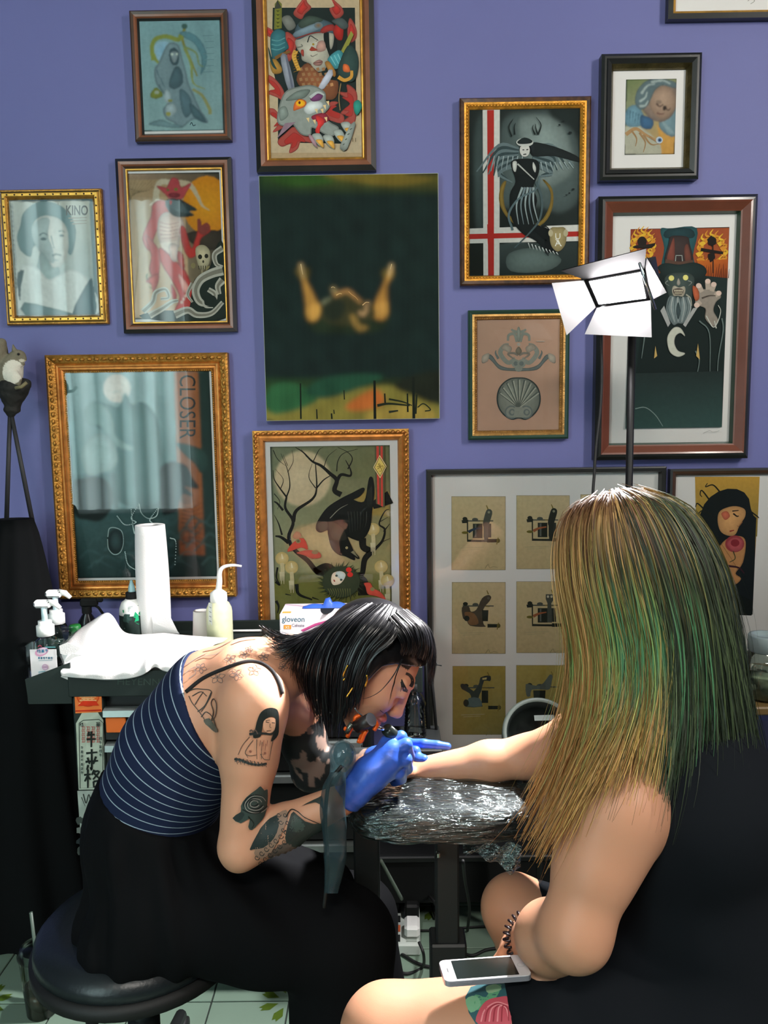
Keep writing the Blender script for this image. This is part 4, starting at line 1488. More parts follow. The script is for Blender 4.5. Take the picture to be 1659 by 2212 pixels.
# hand
a.p('820,940 850,850 900,830 990,850 1020,890 980,930 960,1000 1000,1080 960,1120 900,1060 900,980', '#8c8478', 4)
for x, y in ((845, 800), (918, 765), (965, 790), (1005, 860), (830, 955)):
    a.s([(x, y), (x + (920 - x) * .35, y + (900 - y) * .5)], 44, '#a89c8c', 36)
    a.e(x, y, 22, 20, '#d0b8a8')
a.s('870,900 930,880 980,880', 14, '#4c443c', 6).p('800,800 840,830 850,900 820,920 800,860', '#a45434', 4)
a.s('905,1040 960,1130 1000,1080 1020,1000 1000,955', 9, '#b8bcb0', 5)
a.s('985,1140 970,1080', 8, '#b8bcb0')
for pts in ('850,1080 930,1180 935,1500', '1030,1060 1040,1160 1000,1400 990,1700', '420,1170 390,1380', '820,1320 850,1400 820,1560'):
    a.s(pts, 12, '#5c6c68', 5)
a.p('735,1200 700,1140 650,1135 605,1190 597,1250 620,1330 680,1365 735,1340 680,1320 650,1260 660,1200 700,1175', '#b8bcac', 4)
a.p('500,1280 515,1360 490,1380', '#b89c5c').p('840,1260 855,1390 825,1360', '#b89c5c')
a.q((300, 1500), (1035, 1480), (1030, 1925), (262, 1938), ['#1a2826', '#1a2826', '#2a4440', '#263e3a'])
a.s('340,1780 420,1770 500,1830 560,1920', 8, '#6c7c78', 5)
a.s('880,1975 930,1955 960,1965 1010,1955', 3, '#9c9c98')
a.build('print', t)

# --- ornament drawing
t, a = ink('shell', 980, 640, 2.4433)
c1, c2, c3 = '#747c78', '#94988c', '#444e4c'
for sx in (-1, 1):
    X = lambda x: 343 + sx * (x - 343)
    m_ = lambda s_: [(X(x), y) for x, y in pts2(s_)]
    a.p(m_('343,380 400,380 450,360 490,310 530,320 535,350 515,345 505,325 480,345 440,385 370,392 343,392'), c1, 4)
    a.s(m_('360,330 400,350 440,300 420,265 395,260'), 22, c2, 26).s(m_('450,330 465,300 462,285'), 14, c1, 3)
    a.p(m_('500,300 535,315 535,350 510,345 500,325'), '#b4a898', 3)
    a.p(m_('380,270 415,252 435,275 410,290 390,300'), '#a89c8c', 4)
    a.s(m_('345,310 370,300 400,305 370,330'), 14, '#8c8478', 8).e(X(358), 355, 22, 22, c2).e(X(358), 355, 12, 12, c1)
    a.s(m_('350,240 365,200 395,205 400,235'), 18, c2, 12).s(m_('350,190 375,180 380,172'), 16, c2, 8)
a.p('343,160 352,180 350,235 336,235 334,180', c2, 3).e(343, 254, 9, 9, '#b8b0a4').p('343,265 360,290 343,310 326,290', '#807868', 3).e(343, 380, 20, 18, c2)
a.p('343,428 385,432 425,455 450,490 460,540 450,590 420,630 380,652 343,645 306,652 266,630 236,590 226,540 236,490 262,455 300,432', c3, 4)
a.p('343,434 383,438 420,460 444,494 452,540 443,588 416,624 380,644 343,638 306,644 270,624 243,588 234,540 243,494 266,460 303,438', '#8c9084', 4)
for k in range(9):
    b = math.radians(200 + k * 17.5)
    ex, ey = 343 + 108 * math.cos(b), 545 + 108 * math.sin(b)
    a.s([(343, 590), (ex, ey)], 6, '#5c645c', 12, 3)
    a.s([(343 + 4, 588), (ex + 5, ey + 3)], 4, '#b4b4a4', 7, 3)
for x in (305, 382):
    a.e(x, 612, 36, 36, c1).e(x, 612, 28, 28, c2).e(x + 3, 612, 17, 18, c1).e(x + 4, 612, 9, 10, c2)
a.q((322, 585), (364, 585), (370, 640), (316, 640), c2)
a.s('438,238 480,238', 4, '#d8c8b8')
a.build('print', t)

# --- crow print
t, a = ink('crow', 520, 900, 4.1475)
a.q((278, 270), (1335, 262), (1350, 1990), (316, 1990), ['#7c8468', '#7a7c54', '#8c8448', '#7c7c44'])
a.q((285, 560), (1338, 560), (1345, 1400), (305, 1400), ['#8c9474', '#84805a', '#a89c68', '#a0a078'])
a.p('480,1000 700,960 1000,1050 1150,1240 900,1320 600,1300 400,1150', '#bca878', 5).p('980,700 1200,640 1335,680 1335,900 1150,880', '#a8904c')
a.p('300,1480 700,1440 1340,1470 1345,1990 316,1990', '#7c7a3c')
a.e(555, 555, 250, 248, '#d8c49c', mid='#dccaa4', n=40)
V_ = np.array(a.V[:81])
a.clip = (V_[:, 0].min(), V_[:, 0].max(), V_[:, 2].min(), V_[:, 2].max())
a = soften(a, t, 2)
K = '#1c1c16'
for pts, w, w2 in (('660,1390 760,1340 820,1370 700,1400 600,1290 480,1190 430,1080 470,940 400,820 410,720', 62, 18), ('470,940 500,840 640,740 680,640 670,420', 36, 8), ('410,720 350,640 300,560 290,480', 16, 4), ('410,720 440,620 420,480 360,330', 14, 3),
                   ('680,640 740,570 800,530', 14, 8), ('380,840 330,780 300,760', 22, 12), ('430,1130 360,1080 310,1070', 34, 14), ('370,1060 340,960 300,880', 18, 3), ('300,690 350,760 330,830', 8, 3), ('670,640 610,540 640,420', 9, 3),
                   ('900,700 840,660 860,570 800,510 720,440 640,400 560,320 490,275', 50, 5), ('860,580 900,520 980,530 985,480 940,390', 34, 6), ('960,470 1000,380 960,320 870,275', 12, 3), ('860,490 870,400 920,330 1050,290', 10, 3), ('740,470 780,360 860,290', 8, 2), ('650,400 700,300 740,275', 8, 2), ('590,360 540,290', 6, 2), ('420,500 470,400 460,300', 6, 2), ('420,440 380,340', 5, 2), ('360,640 380,560 310,470', 7, 2),
                   ('1090,1090 1100,1170 1160,1210 1110,1280 1090,1400 1060,1420', 66, 40), ('1200,1190 1270,1110 1290,1010 1240,960 1290,850 1330,830', 26, 5), ('1280,1030 1335,960', 14, 4), ('1250,940 1320,900', 7, 3), ('1270,1120 1340,1090', 7, 2),
                   ('1340,720 1240,770 1180,800', 120, 60), ('500,1500 520,1590 640,1640', 36, 14), ('310,1480 350,1510 310,1460', 20, 6), ('316,1650 340,1700 330,1760', 26, 8), ('330,1350 320,1440 350,1500', 18, 6), ('640,1620 700,1640', 12, 5), ('400,1590 450,1600', 10, 5), ('290,300 330,380 400,440', 7, 2), ('1000,1450 1090,1480 1100,1600', 90, 100)):
    a.s(pts, w, K, w2)
for x, y in ((370, 1270), (455, 1350), (1185, 1010), (1258, 1345), (1315, 1470)):
    a.e(x, y, 60, 58, '#d0b470', mid='#e8d49c')
    a.s([(x - 3, y - 40), (x + 6, y + 5)], 8, '#f4e8c0', 18)
    a.s([(x, y + 40), (x + 5, y + 110), (x + 3, y + 160)], 34, '#d8c898', 40)
    for k in range(4):
        a.s([(x - 18 + k * 12, y + 120), (x - 16 + k * 11, y + 200 + 30 * (k % 2))], 12, '#e0d4ac', 4)
# crow
a.p('680,990 700,930 780,820 900,740 1000,690 1090,645 1100,660 1060,710 1000,745 1110,765 1150,580 1165,545 1180,570 1190,680 1170,840 1150,1000 1080,1100 1010,1090 950,1070 990,1170 1010,1210 1060,1270 1000,1240 1020,1280 940,1245 880,1230 820,1170 790,1060 780,1010 720,1030 690,1020', '#1a1c18', 4)
a.p('790,960 840,950 920,1010 950,1090 900,1110 820,1090', '#34342a', 4).p('690,960 770,940 770,1010 710,1025', '#3c3c32', 4)
for k in range(7):
    a.s([(960 + k * 28, 850), (970 + k * 26, 930), (980 + k * 22, 1040 - k * 8)], 6, '#3c4038', 2)
    a.s([(1130 + k * 7, 680 - k * 10), (1140 + k * 6, 820)], 4, '#34382f', 1)
a.s('800,910 880,830 960,785', 6, '#8c8c78', 2).e(950, 1175, 11, 11, '#b8a878').e(951, 1176, 5, 5, '#101010').p('985,1215 1010,1200 1055,1265 1020,1240', '#6c6850', 0)
# little birds
for x, y, s_ in ((505, 1060, -1), (530, 1120, 1), (640, 1235, 1)):
    a.p([(x - 40, y + 20), (x - 10, y - 30), (x + 25, y - 20), (x + 35, y + 10), (x + 10, y + 40)], '#a87458', 4)
a.p('470,1130 560,1090 600,1190 540,1170 420,1210', '#b84434', 3).e(515, 1115, 22, 20, '#8c7c54', mid='#3c3424').p('500,1220 600,1195 700,1215 716,1262 640,1270 560,1240', '#b45040', 4).e(665, 1215, 30, 18, '#8c7050').p('1110,1490 1160,1490 1190,1540 1250,1570 1300,1640 1220,1610 1140,1590 1120,1530 1105,1500', '#b44434', 4).e(1180, 1545, 20, 18, '#7c7048')
# nest and face
for k in range(60):
    b = 2 * math.pi * k / 60
    r0, r1 = 150, 200 + 25 * math.sin(k * 2.7)
    a.s([(900 + r0 * math.cos(b), 1480 + .85 * r0 * math.sin(b)), (900 + r1 * math.cos(b + .12), 1480 + .85 * r1 * math.sin(b + .12))], 12, '#2c3420', 2)
a.e(900, 1480, 168, 140, '#2c3422', mid='#343a26')
a.p('810,1450 830,1400 900,1385 940,1420 900,1490 840,1510 815,1490', '#d8c4ac', 4).p('850,1400 890,1385 935,1415 920,1460 870,1440', '#b8c0bc', 3).e(858, 1425, 12, 10, '#3c4844').e(900, 1462, 12, 10, '#3c4844').e(838, 1470, 12, 6, '#94382c', 60)
a.e(968, 1372, 26, 22, '#c02c24').e(980, 1415, 26, 22, '#c02c24')
for k in range(10):
    a.s([(780 + k * 22, 1540), (800 + k * 20, 1580), (770 + k * 24, 1620)], 8, '#5c5c34', 3)
# ribbon
a.q((1200, 265), (1285, 264), (1290, 815), (1212, 780), '#4c4c34').q((1215, 265), (1237, 265), (1245, 790), (1225, 780), '#b03c30').q((1252, 265), (1272, 264), (1275, 808), (1256, 798), '#b03c30')
a.p('1245,345 1307,445 1249,552 1187,455', '#e0c890').p('1245,355 1300,446 1249,540 1194,455', K).p('1245,364 1294,446 1249,531 1200,455', '#c8b05c')
for pts in ('1230,420 1265,480 1240,490', '1225,470 1270,440 1275,470', '1220,450 1250,440 1240,415'):
    a.s(pts, 6, '#6c5c20', 4)
a.build('print_detail', t)['kind'] = 'stuff'

# --- tattoo machine prints: separate sheets behind the window mat
t, r, y0 = PIC['machines']
ox, oy, sc = 880, 980, 3.352
cells = [(322, 312, 708, 840), (792, 305, 1172, 833), (1256, 298, 1640, 826), (325, 933, 708, 1446), (792, 928, 1160, 1440), (1256, 922, 1640, 1434), (330, 1540, 708, 2032), (791, 1534, 1160, 2026), (1256, 1528, 1630, 2020)]
D, DG, BR = '#262a22', '#4c5048', '#7c6c30'


def machine(a, x0, y0_, kind):
    """line drawing of a coil machine with its frame, coils, springs and tube vise"""
    T = lambda s_: [(x0 + x, y0_ + y) for x, y in pts2(s_)]
    a.s(T('75,175 300,175'), 10, DG, 8, 0).e(x0 + 95, y0_ + 160, 18, 14, D).e(x0 + 168, y0_ + 165, 22, 12, DG)
    a.s(T('205,175 270,180'), 8, BR, 4, 0)
    if kind in (0, 1, 4):
        a.p(T('70,170 118,165 118,310 190,312 275,312 275,328 110,326 108,190 75,192'), D)
        a.q((x0 + 152, y0_ + 195), (x0 + 222, y0_ + 195), (x0 + 222, y0_ + 300), (x0 + 152, y0_ + 300), D)
        a.q((x0 + 166, y0_ + 200), (x0 + 178, y0_ + 200), (x0 + 178, y0_ + 292), (x0 + 166, y0_ + 292), '#5c605a')
        a.q((x0 + 230, y0_ + 195), (x0 + 285, y0_ + 195), (x0 + 285, y0_ + 295), (x0 + 230, y0_ + 295), '#343830')
        if kind == 4:
            a.p(T('210,95 270,95 270,130 250,160 255,300 222,300 222,160 210,130'), DG, 0).e(x0 + 226, y0_ + 112, 8, 9, '#c8c4a8').e(x0 + 252, y0_ + 112, 8, 9, '#c8c4a8')
        else:
            a.p(T('245,110 262,90 285,95 292,125 265,220 262,315 235,315 232,230 225,190'), DG if kind == 0 else D, 3).e(x0 + 268, y0_ + 112, 9, 9, '#8c8c74')
        a.e(x0 + 95, y0_ + 260, 24, 10, '#6c6428').s(T('120,255 160,235 215,225'), 22, '#2c3c50' if kind == 0 else '#9c5c38', 8)
    elif kind == 3:
        a.p(T('70,185 120,180 135,215 175,200 215,120 260,95 282,110 270,140 225,200 225,300 240,325 130,318 100,270 78,265'), '#4c4436', 3)
        a.p(T('90,220 160,230 190,300 130,312 105,270'), '#7c5c3c', 3).e(x0 + 105, y0_ + 265, 20, 20, D).e(x0 + 262, y0_ + 118, 10, 10, '#5c5c50')
        a.q((x0 + 215, y0_ + 205), (x0 + 262, y0_ + 205), (x0 + 258, y0_ + 285), (x0 + 218, y0_ + 285), D)
    elif kind == 6:
        a.p(T('55,150 90,150 150,200 190,140 200,100 260,85 275,100 268,128 225,125 205,200 185,250 215,310 90,312 130,260 120,215 65,185'), '#343a36', 2)
        a.p(T('115,250 190,250 210,308 100,308'), '#5c6c6c', 2).q((x0 + 212, y0_ + 105), (x0 + 245, y0_ + 100), (x0 + 243, y0_ + 115), (x0 + 214, y0_ + 118), '#c8b878')
        a.q((x0 + 208, y0_ + 195), (x0 + 255, y0_ + 195), (x0 + 255, y0_ + 285), (x0 + 208, y0_ + 285), D)
        a.e(x0 + 95, y0_ + 285, 20, 26, D)
    else:
        a.p(T('65,155 105,160 170,165 215,120 240,85 262,95 255,130 240,190 200,195 110,195 100,240 72,240'), '#5c645e', 2)
        a.q((x0 + 120, y0_ + 200), (x0 + 210, y0_ + 200), (x0 + 205, y0_ + 280), (x0 + 125, y0_ + 280), D)
    a.s(T('255,318 335,318'), 26, D, 24, 0).e(x0 + 335, y0_ + 318, 14, 16, '#5c5428').s(T('325,345 335,295'), 7, BR, 5, 0)
    a.s(T('262,90 250,62'), 9, BR, 6, 0)
    a.s(T('60,372 230,366'), 6, '#b4a880', 5, 0).s(T('75,386 200,380'), 5, '#b4a880', 4, 0)
    a.s(T('240,520 262,490 275,515 300,505 330,512'), 4, '#8c8460', 2)


for k, (xa, ya, xb, yb) in enumerate(cells):
    a = Ink(y0 - .0006, ox, oy, sc)
    low = k >= 6
    c = ['#c8b88c', '#ccb890', '#c4b084', '#c0ac80'] if not low else ['#b09c50', '#ac984c', '#8c844c', '#a08c48']
    a.q((xa - 3, ya - 3), (xb + 3, ya - 3), (xb + 3, yb + 3), (xa - 3, yb + 3), '#8c8468')
    a.q((xa, ya), (xb, ya), (xb, yb), (xa, yb), c)
    machine(a, xa, ya + (0 if k < 3 else -5) - (15 if low else 0), k if k not in (2, 5, 8) else (0, 4, 3)[k // 3])
    a.build('machine_print', t)

# --- rose woman
t, a = ink('rose', 1000, 1000, 2.5175)
a.q((1268, 75), (1614, 75), (1570, 830), (1300, 820), ['#c89c40', '#cca048', '#141c1a', '#182420'])
a.q((1262, 75), (1614, 75), (1600, 400), (1270, 400), ['#c89c44', '#c89c40', '#8c7c3c', '#94843c'])
a.p('1282,330 1290,280 1312,225 1345,185 1390,155 1440,140 1490,142 1530,160 1556,195 1566,250 1580,285 1596,300 1590,420 1588,520 1575,825 1430,820 1400,640 1360,480 1320,400', '#141c1c')
for pts in ('1400,160 1360,120 1320,130 1330,110', '1340,200 1300,150 1290,170 1300,185', '1310,250 1275,220 1265,240', '1350,280 1300,260 1280,280', '1560,260 1600,290 1610,300', '1300,330 1340,340'):
    a.s(pts, 9, '#1c2018', 4)
a.p('1400,260 1470,235 1530,250 1535,290 1510,330 1500,350 1480,390 1440,395 1400,370 1385,310', '#d09c64', 4).p('1405,275 1435,262 1452,290 1425,310', '#c4684c', 4).s('1470,275 1490,290 1500,288', 9, '#1c1c18', 5).s('1465,262 1500,258', 7, '#2c201c', 4).s('1450,372 1475,366', 8, '#94342c', 5).s('1520,320 1500,345 1490,340', 5, '#8c5c3c', 2)
a.p('1390,480 1430,420 1500,400 1535,430 1520,540 1480,600 1510,630 1470,660 1450,600 1420,540', '#c48c58', 4)
a.e(1478, 440, 52, 46, '#9c3c40').p('1435,440 1470,405 1520,420 1515,470 1470,480', '#b85458', 4).e(1480, 435, 24, 20, '#8c2c34').s('1470,480 1480,520 1450,540', 6, '#3c4428', 4).s('1440,560 1500,570 1530,600', 12, '#3c1c24', 6)
a.build('print', t)
# --- corner picture: pale drawing with a scribble
t, a = ink('top', 960, 0, 2.3734)
a.s('1555,5 1575,-8 1590,5 1570,20', 3, '#9c9c94')
a.build('print', t)
# ------------------------------------------------------------------ furniture and things
m_blk = mat('black_powder_coat', (30, 33, 33), rough=.45, spec=.5, var=.1, vscale=6)
m_blkm = mat('matte_black', (22, 24, 24), rough=.8, spec=.3)
m_alu = mat('brushed_aluminium', (170, 180, 176), rough=.35, metal=.9, var=.08, vscale=30)
m_dkgreen = mat('dark_green_enamel', (22, 33, 29), rough=.5, var=.1, vscale=5)
m_chrome = mat('chrome', (200, 205, 205), rough=.12, metal=1.0)
m_wplast = mat('white_plastic', (232, 232, 228), rough=.35, spec=.5)
m_rub = mat('black_rubber', (18, 19, 19), rough=.6)
m_clear = glass_mat('clear_plastic', (.80, .88, .87), .05, 1.45, 1.2)
CF_Y = 1.98                                  # front of the tool cabinet


def zat(px, py, Y):
    return float(P(px, py, Y)[2])


def xat(px, py, Y):
    return float(P(px, py, Y)[0])


# --- tool cabinet
cx0, cx1 = xat(163, 1600, CF_Y), xat(800, 1600, CF_Y)
TZ = .88
cab = thing('tool_cabinet', 'black steel tool cabinet with silver drawer pulls and stickers on its post', 'cabinet', ((cx0 + cx1) / 2, 2.19, 0))
ctop = zat(300, 1503, CF_Y)
MB().box(((cx0 + cx1) / 2, 2.205, (ctop + .12) / 2), (cx1 - cx0, .40, ctop - .12), bev=.006).build('body', m_blk, cab)
pw = xat(228, 1600, CF_Y) - cx0
MB().box((cx0 + pw / 2, CF_Y + .01, (ctop + .13) / 2), (pw, .03, ctop - .13), bev=.003).build('corner_post', m_dkgreen, cab)
dx0, dx1 = xat(227, 1600, CF_Y), cx1 - .02
pull_y = [1535, 1610, 1681, 1754, 1830, 1905]
for i, py in enumerate(pull_y):
    zc = zat(300, py, CF_Y)
    zn = zat(300, pull_y[i + 1], CF_Y) if i + 1 < len(pull_y) else zc - .1
    d = MB().box(((dx0 + dx1) / 2, CF_Y + .012, (zc + zn) / 2 + .006), (dx1 - dx0, .026, zc - zn - .016), bev=.003).build('drawer', m_blk, cab)
    mb = MB()
    h = .010
    prof = [(CF_Y - .006, zc - h), (CF_Y - .018, zc - h), (CF_Y - .016, zc + h * .6), (CF_Y - .002, zc + h), (CF_Y + .004, zc + h)]
    V = [(x, y, z) for x in (dx0 + .004, dx1 - .004) for (y, z) in prof]
    k = len(prof)
    mb.add(V, [(j, j + 1, k + j + 1, k + j) for j in range(k - 1)] + [tuple(range(k)), tuple(range(2 * k - 1, k - 1, -1))])
    mb.build('drawer_pull', m_alu, d)
    if i == 0:
        zz0, zz1 = zat(250, 1547, CF_Y), zat(250, 1580, CF_Y)
        xx0, xx1 = xat(231, 1560, CF_Y), xat(274, 1560, CF_Y)
        MB().box(((xx0 + xx1) / 2, CF_Y - .006, (zz0 + zz1) / 2), (xx1 - xx0, .008, zz0 - zz1), bev=.002).build('orange_packet', mat('orange_card', (226, 110, 40), .5), d)
for sx in (cx0 + .06, cx1 - .06):
    for sy in (2.05, 2.35):
        c = MB().lathe([(.002, -.016), (.046, -.016), (.05, -.008), (.05, .008), (.046, .016), (.002, .016)], (sx, sy, .05), (1, 0, 0), 20)
        c.box((sx, sy, .105), (.03, .05, .03))
        c.build('castor', m_rub, cab, True)
# top tray of the cabinet
tx0, tx1 = xat(150, 1480, CF_Y), xat(905, 1400, 2.2)
TRAY = thing('cabinet_top_tray', 'dark green metal tray on the cabinet top with writing on its front', 'tray', ((tx0 + tx1) / 2, 2.19, ctop))
TRAY.location
MB().box(((tx0 + tx1) / 2, 2.185, TZ - .004), (tx1 - tx0, .40, .008)).build('tray_floor', m_dkgreen, TRAY)
MB().box(((tx0 + tx1) / 2, CF_Y - .004, (ctop + .002 + TZ + .012) / 2), (tx1 - tx0, .012, TZ + .012 - ctop - .002), bev=.002).build('front_wall', m_dkgreen, TRAY)
MB().box(((tx0 + tx1) / 2, 2.39, (ctop + TZ + .03) / 2), (tx1 - tx0, .01, TZ + .03 - ctop), bev=.002).build('back_wall', m_dkgreen, TRAY)
for sx in (tx0 + .004, tx1 - .004):
    MB().box((sx, 2.185, (ctop + TZ + .01) / 2 + .001), (.008, .40, TZ + .01 - ctop - .002)).build('side_wall', m_dkgreen, TRAY)
a = Ink(CF_Y - .0105, 0, 0, 1)
a.text('HEYENNE', 252, 1479, 21, '#3c4a44', 1, 1.15)
a.build('chalk_lettering', TRAY)
# bin on the cabinet's left flank
bx0 = xat(54, 1490, CF_Y)
bx1 = cx0 - .003
bz0 = zat(60, 1521, CF_Y)
BIN = thing('side_bin', 'dark green open bin with slanted front on the cabinet side', 'bin', ((bx0 + bx1) / 2, 2.1, bz0))
f = [P(54, 1468, CF_Y), P(62, 1521, CF_Y), (bx1, CF_Y, bz0), (bx1, CF_Y, zat(150, 1432, CF_Y))]
MB().prism(f, (0, .006, 0)).build('front_panel', m_dkgreen, BIN)
MB().box(((bx0 + bx1) / 2 + .004, 2.15, zat(100, 1470, 2.03) - .005), (bx1 - bx0 - .01, .33, .008)).build('bin_floor', m_dkgreen, BIN)
MB().box((bx0 + .006, 2.15, bz0 + .03), (.006, .33, .06)).build('side_panel', m_dkgreen, BIN)

# stickers on the post
sy = CF_Y - .0075


def sticker(name, label, pts, col, draw=None):
    pp = [P(x, y, sy) for x, y in pts2(pts)]
    t = thing(name, label, 'sticker', np.mean(pp, 0))
    pa = MB().prism(pp, (0, .002, 0)).build('paper', mat('sticker_' + name, col, .7, var=.08, vscale=30), t)
    if draw:
        a = Ink(sy - .0002, 0, 0, 1)
        draw(a)
        a.build('print', pa)
    return t


def hanzi(a, x, y, w, h, strokes, col, lw):
    for s_ in strokes:
        a.s([(x + u * w, y + v * h) for u, v in s_], lw, col, lw * .75, 3)


MEI = [[(.3, 0), (.38, .1)], [(.7, 0), (.62, .1)], [(.12, .14), (.88, .14)], [(.2, .3), (.8, .3)], [(.1, .46), (.9, .46)], [(.5, .14), (.5, .46)], [(.06, .64), (.94, .64)], [(.5, .5), (.42, .75), (.1, .98)], [(.52, .66), (.65, .85), (.92, .98)]]
HUA = [[(.05, .1), (.95, .1)], [(.3, 0), (.3, .2)], [(.7, 0), (.7, .2)], [(.15, .3), (.85, .3)], [(.5, .22), (.5, 1)], [(.05, .5), (.95, .5)], [(.28, .38), (.28, .62)], [(.72, .38), (.72, .62)], [(.15, .66), (.85, .66)], [(.02, .82), (.98, .82)]]
NIU = [[(.3, .02), (.15, .3)], [(.2, .22), (.85, .2)], [(.05, .5), (.95, .48)], [(.52, 0), (.5, 1)]]
CHENG = [[(.1, .2), (.9, .15)], [(.5, 0), (.5, .95), (.4, .85)], [(.2, .4), (.35, .7)], [(.8, .35), (.62, .7)], [(.05, .6), (.95, .55)], [(.25, .75), (.15, .98)]]
GE = [[(.02, .3), (.42, .26)], [(.24, 0), (.24, 1)], [(.22, .36), (.05, .65)], [(.26, .4), (.4, .55)], [(.62, .02), (.48, .3)], [(.58, .12), (.92, .12), (.55, .55)], [(.6, .2), (.98, .55)], [(.58, .65), (.6, .98)], [(.58, .66), (.92, .64), (.9, .96)], [(.6, .94), (.92, .92)]]


def d_orange(a):
    a.e(190, 1502, 25, 25, '#c8401c').e(190, 1502, 23, 23, '#d8662c')
    hanzi(a, 170, 1482, 40, 20, MEI, '#e8b078', 3)
    hanzi(a, 170, 1503, 40, 20, HUA, '#e8b078', 3)
    a.p('168,1525 178,1514 206,1514 214,1524', '#c83418').s('163,1536 219,1534', 3, '#b42c18')


sticker('red_seal_sticker', 'orange sticker with a red round seal of two characters', '159,1466 218,1464 220,1538 163,1541', '#d9722f', d_orange)


def d_tag(a):
    a.s('171,1562 180,1556 214,1554 223,1562 222,1700 173,1703 171,1562', 1.6, '#2c3430', 1.6, 0)
    for i in range(4):
        for j in range(4):
            x, y = 176 + i * 10.5, 1570 + j * 9
            a.s([(x, y), (x + 7, y), (x + 7, y + 6), (x + 1, y + 6)], 1.6, '#b06058', 1.6, 0)
            a.s([(x + 3, y), (x + 3, y + 7)], 1.4, '#b06058', 1.4, 0)
    hanzi(a, 186, 1580, 22, 34, NIU, '#1c2420', 4.6)
    hanzi(a, 183, 1618, 30, 46, CHENG, '#1c2420', 4.6)
    hanzi(a, 181, 1662, 36, 40, GE, '#1c2420', 4.4)
    for i in range(7):
        hanzi(a, 174, 1612 + i * 9, 6, 7, [NIU, MEI, CHENG][i % 3], '#3c4844', 1.1)
    for i in range(5):
        hanzi(a, 214, 1592 + i * 9, 6, 7, [GE, NIU, HUA][i % 3], '#3c4844', 1.1)
    hanzi(a, 172, 1561, 8, 9, GE, '#2c3430', 1.5)
    hanzi(a, 207, 1560, 10, 10, HUA, '#2c3430', 1.5)


sticker('calligraphy_tag', 'pale green paper tag with black brush calligraphy below the orange sticker', '177,1540 211,1539 223,1556 226,1705 170,1706 164,1563', '#a9b5a4', d_tag)


def d_band(a):
    a.s('180,1715 186,1735 192,1716 198,1738 204,1718 208,1736', 2.6, '#2c302c', 1.4).s('176,1722 184,1742', 2, '#2c302c', .8)
    a.e(197, 1748, 8, 8, '#2c302c').e(197, 1748, 6, 6, '#a4aca4').s('197,1738 197,1760', 1.5, '#2c302c', 1.5, 0)
    for k in range(16):
        a.blob(174 + (k % 4) * 10, 1772 + (k // 4) * 22, 8, 9, ['#3c4440', '#68706a', '#20282a'][k % 3], 6, .4)
    a.text('N', 182, 1850, 20, '#2c302c')


sticker('band_sticker', 'torn black and white drawing sticker at the bottom of the cabinet post', '167,1709 224,1708 216,1855 178,1858', '#98a39a', d_band)

# --- things on the tray
def liquid_soap(name, label, cx, by, Y, zb, main=True):
    c = np.array([cx, Y, zb])
    t = thing(name, label, 'bottle', c, 'clear pump bottles')
    w, h = .094, .105
    prof = []
    mb = MB().box(c + (0, 0, h / 2), (w, .055, h), bev=.008)
    mb.lathe([(.036, h - .002), (.03, h + .010), (.014, h + .016), (.014, h + .02)], c, n=20, sx=1.2, sy=.7)
    mb.build('bottle', m_clear, t, True)
    MB().box(c + (0, 0, .02), (w - .012, .04, .034), bev=.006).build('gel', glass_mat('clear_gel', (.86, .9, .9), .05), t)
    if main:
        lb = MB().box(c + (.003, -.0285, h * .44), (w * .72, .001, h * .86)).build('label', mat('white_label', (232, 226, 226), .5), t)
        a = Ink(Y - .0292, 0, 0, 1)
        a.e(90, 1408, 15, 9, '#e0a0c0', -20).e(91, 1407, 12, 6.5, '#ecd8e4', -20).s('82,1397 86,1394 90,1397', 2, '#c83c58').s('98,1398 120,1398', 2.4, '#6cb0b4', 2)
        hanzi(a, 80, 1403, 8, 7, GE, '#3c7c9c', 1.3)
        hanzi(a, 89, 1403, 7, 7, HUA, '#3c7c9c', 1.3)
        hanzi(a, 97, 1402, 7, 7, NIU, '#3c7c9c', 1.3)
        for i, gl in enumerate((MEI, HUA, GE, NIU, HUA, GE)):
            hanzi(a, 82 + i * 5.4, 1419, 4.4, 5, gl, '#1c6c8c', .9)
        a.s('83,1427 113,1426', 1.2, '#9cb4bc', 1.2, 0)
        a.e(97, 1441, 6.5, 6.5, '#c89cbc').e(97, 1441, 5.5, 5.5, '#dcc0d4').s('92,1441 102,1441', 1.5, '#b484a8')
        a.s('83,1452 98,1450', 1.4, '#4c9cac', 1.4, 0).s('83,1456 92,1455', 1.4, '#4c9cac', 1.4, 0)
        a.build('label_print', lb)
    z = h + .016
    MB().lathe([(.0, z), (.022, z), (.022, z + .026), (.017, z + .028), (.017, z + .038), (0, z + .038)], c, n=20).build('collar', m_wplast, t, True)
    MB().tube([c + (0, 0, z + .036), c + (0, 0, z + .075)], .0075, 12).build('pump_stem', mat('frosted_plastic', (190, 215, 220), .4), t, True)
    mb = MB().box(c + (-.002, 0, z + .082), (.045, .022, .02), bev=.006)
    mb.tube([c + (.01, 0, z + .086), c + (.028, 0, z + .083), c + (.042, 0, z + .070)], [.009, .008, .005], 10)
    mb.build('pump_head', m_wplast, t, True)
    return t


sb = P(104, 1462, 2.03)
BF = zat(100, 1470, 2.03)
liquid_soap('pump_bottle', 'clear square hand gel pump bottle with pink oval logo label', xat(102, 1420, 2.03), 0, 2.03, BF)
liquid_soap('pump_bottle', 'clear pump bottle half hidden behind the labelled gel bottle', xat(126, 1400, 2.15), 0, 2.15, BF, False)

TF = TZ


def on_tray(px, Y):
    return np.array([xat(px, 1360, Y), Y, TF])


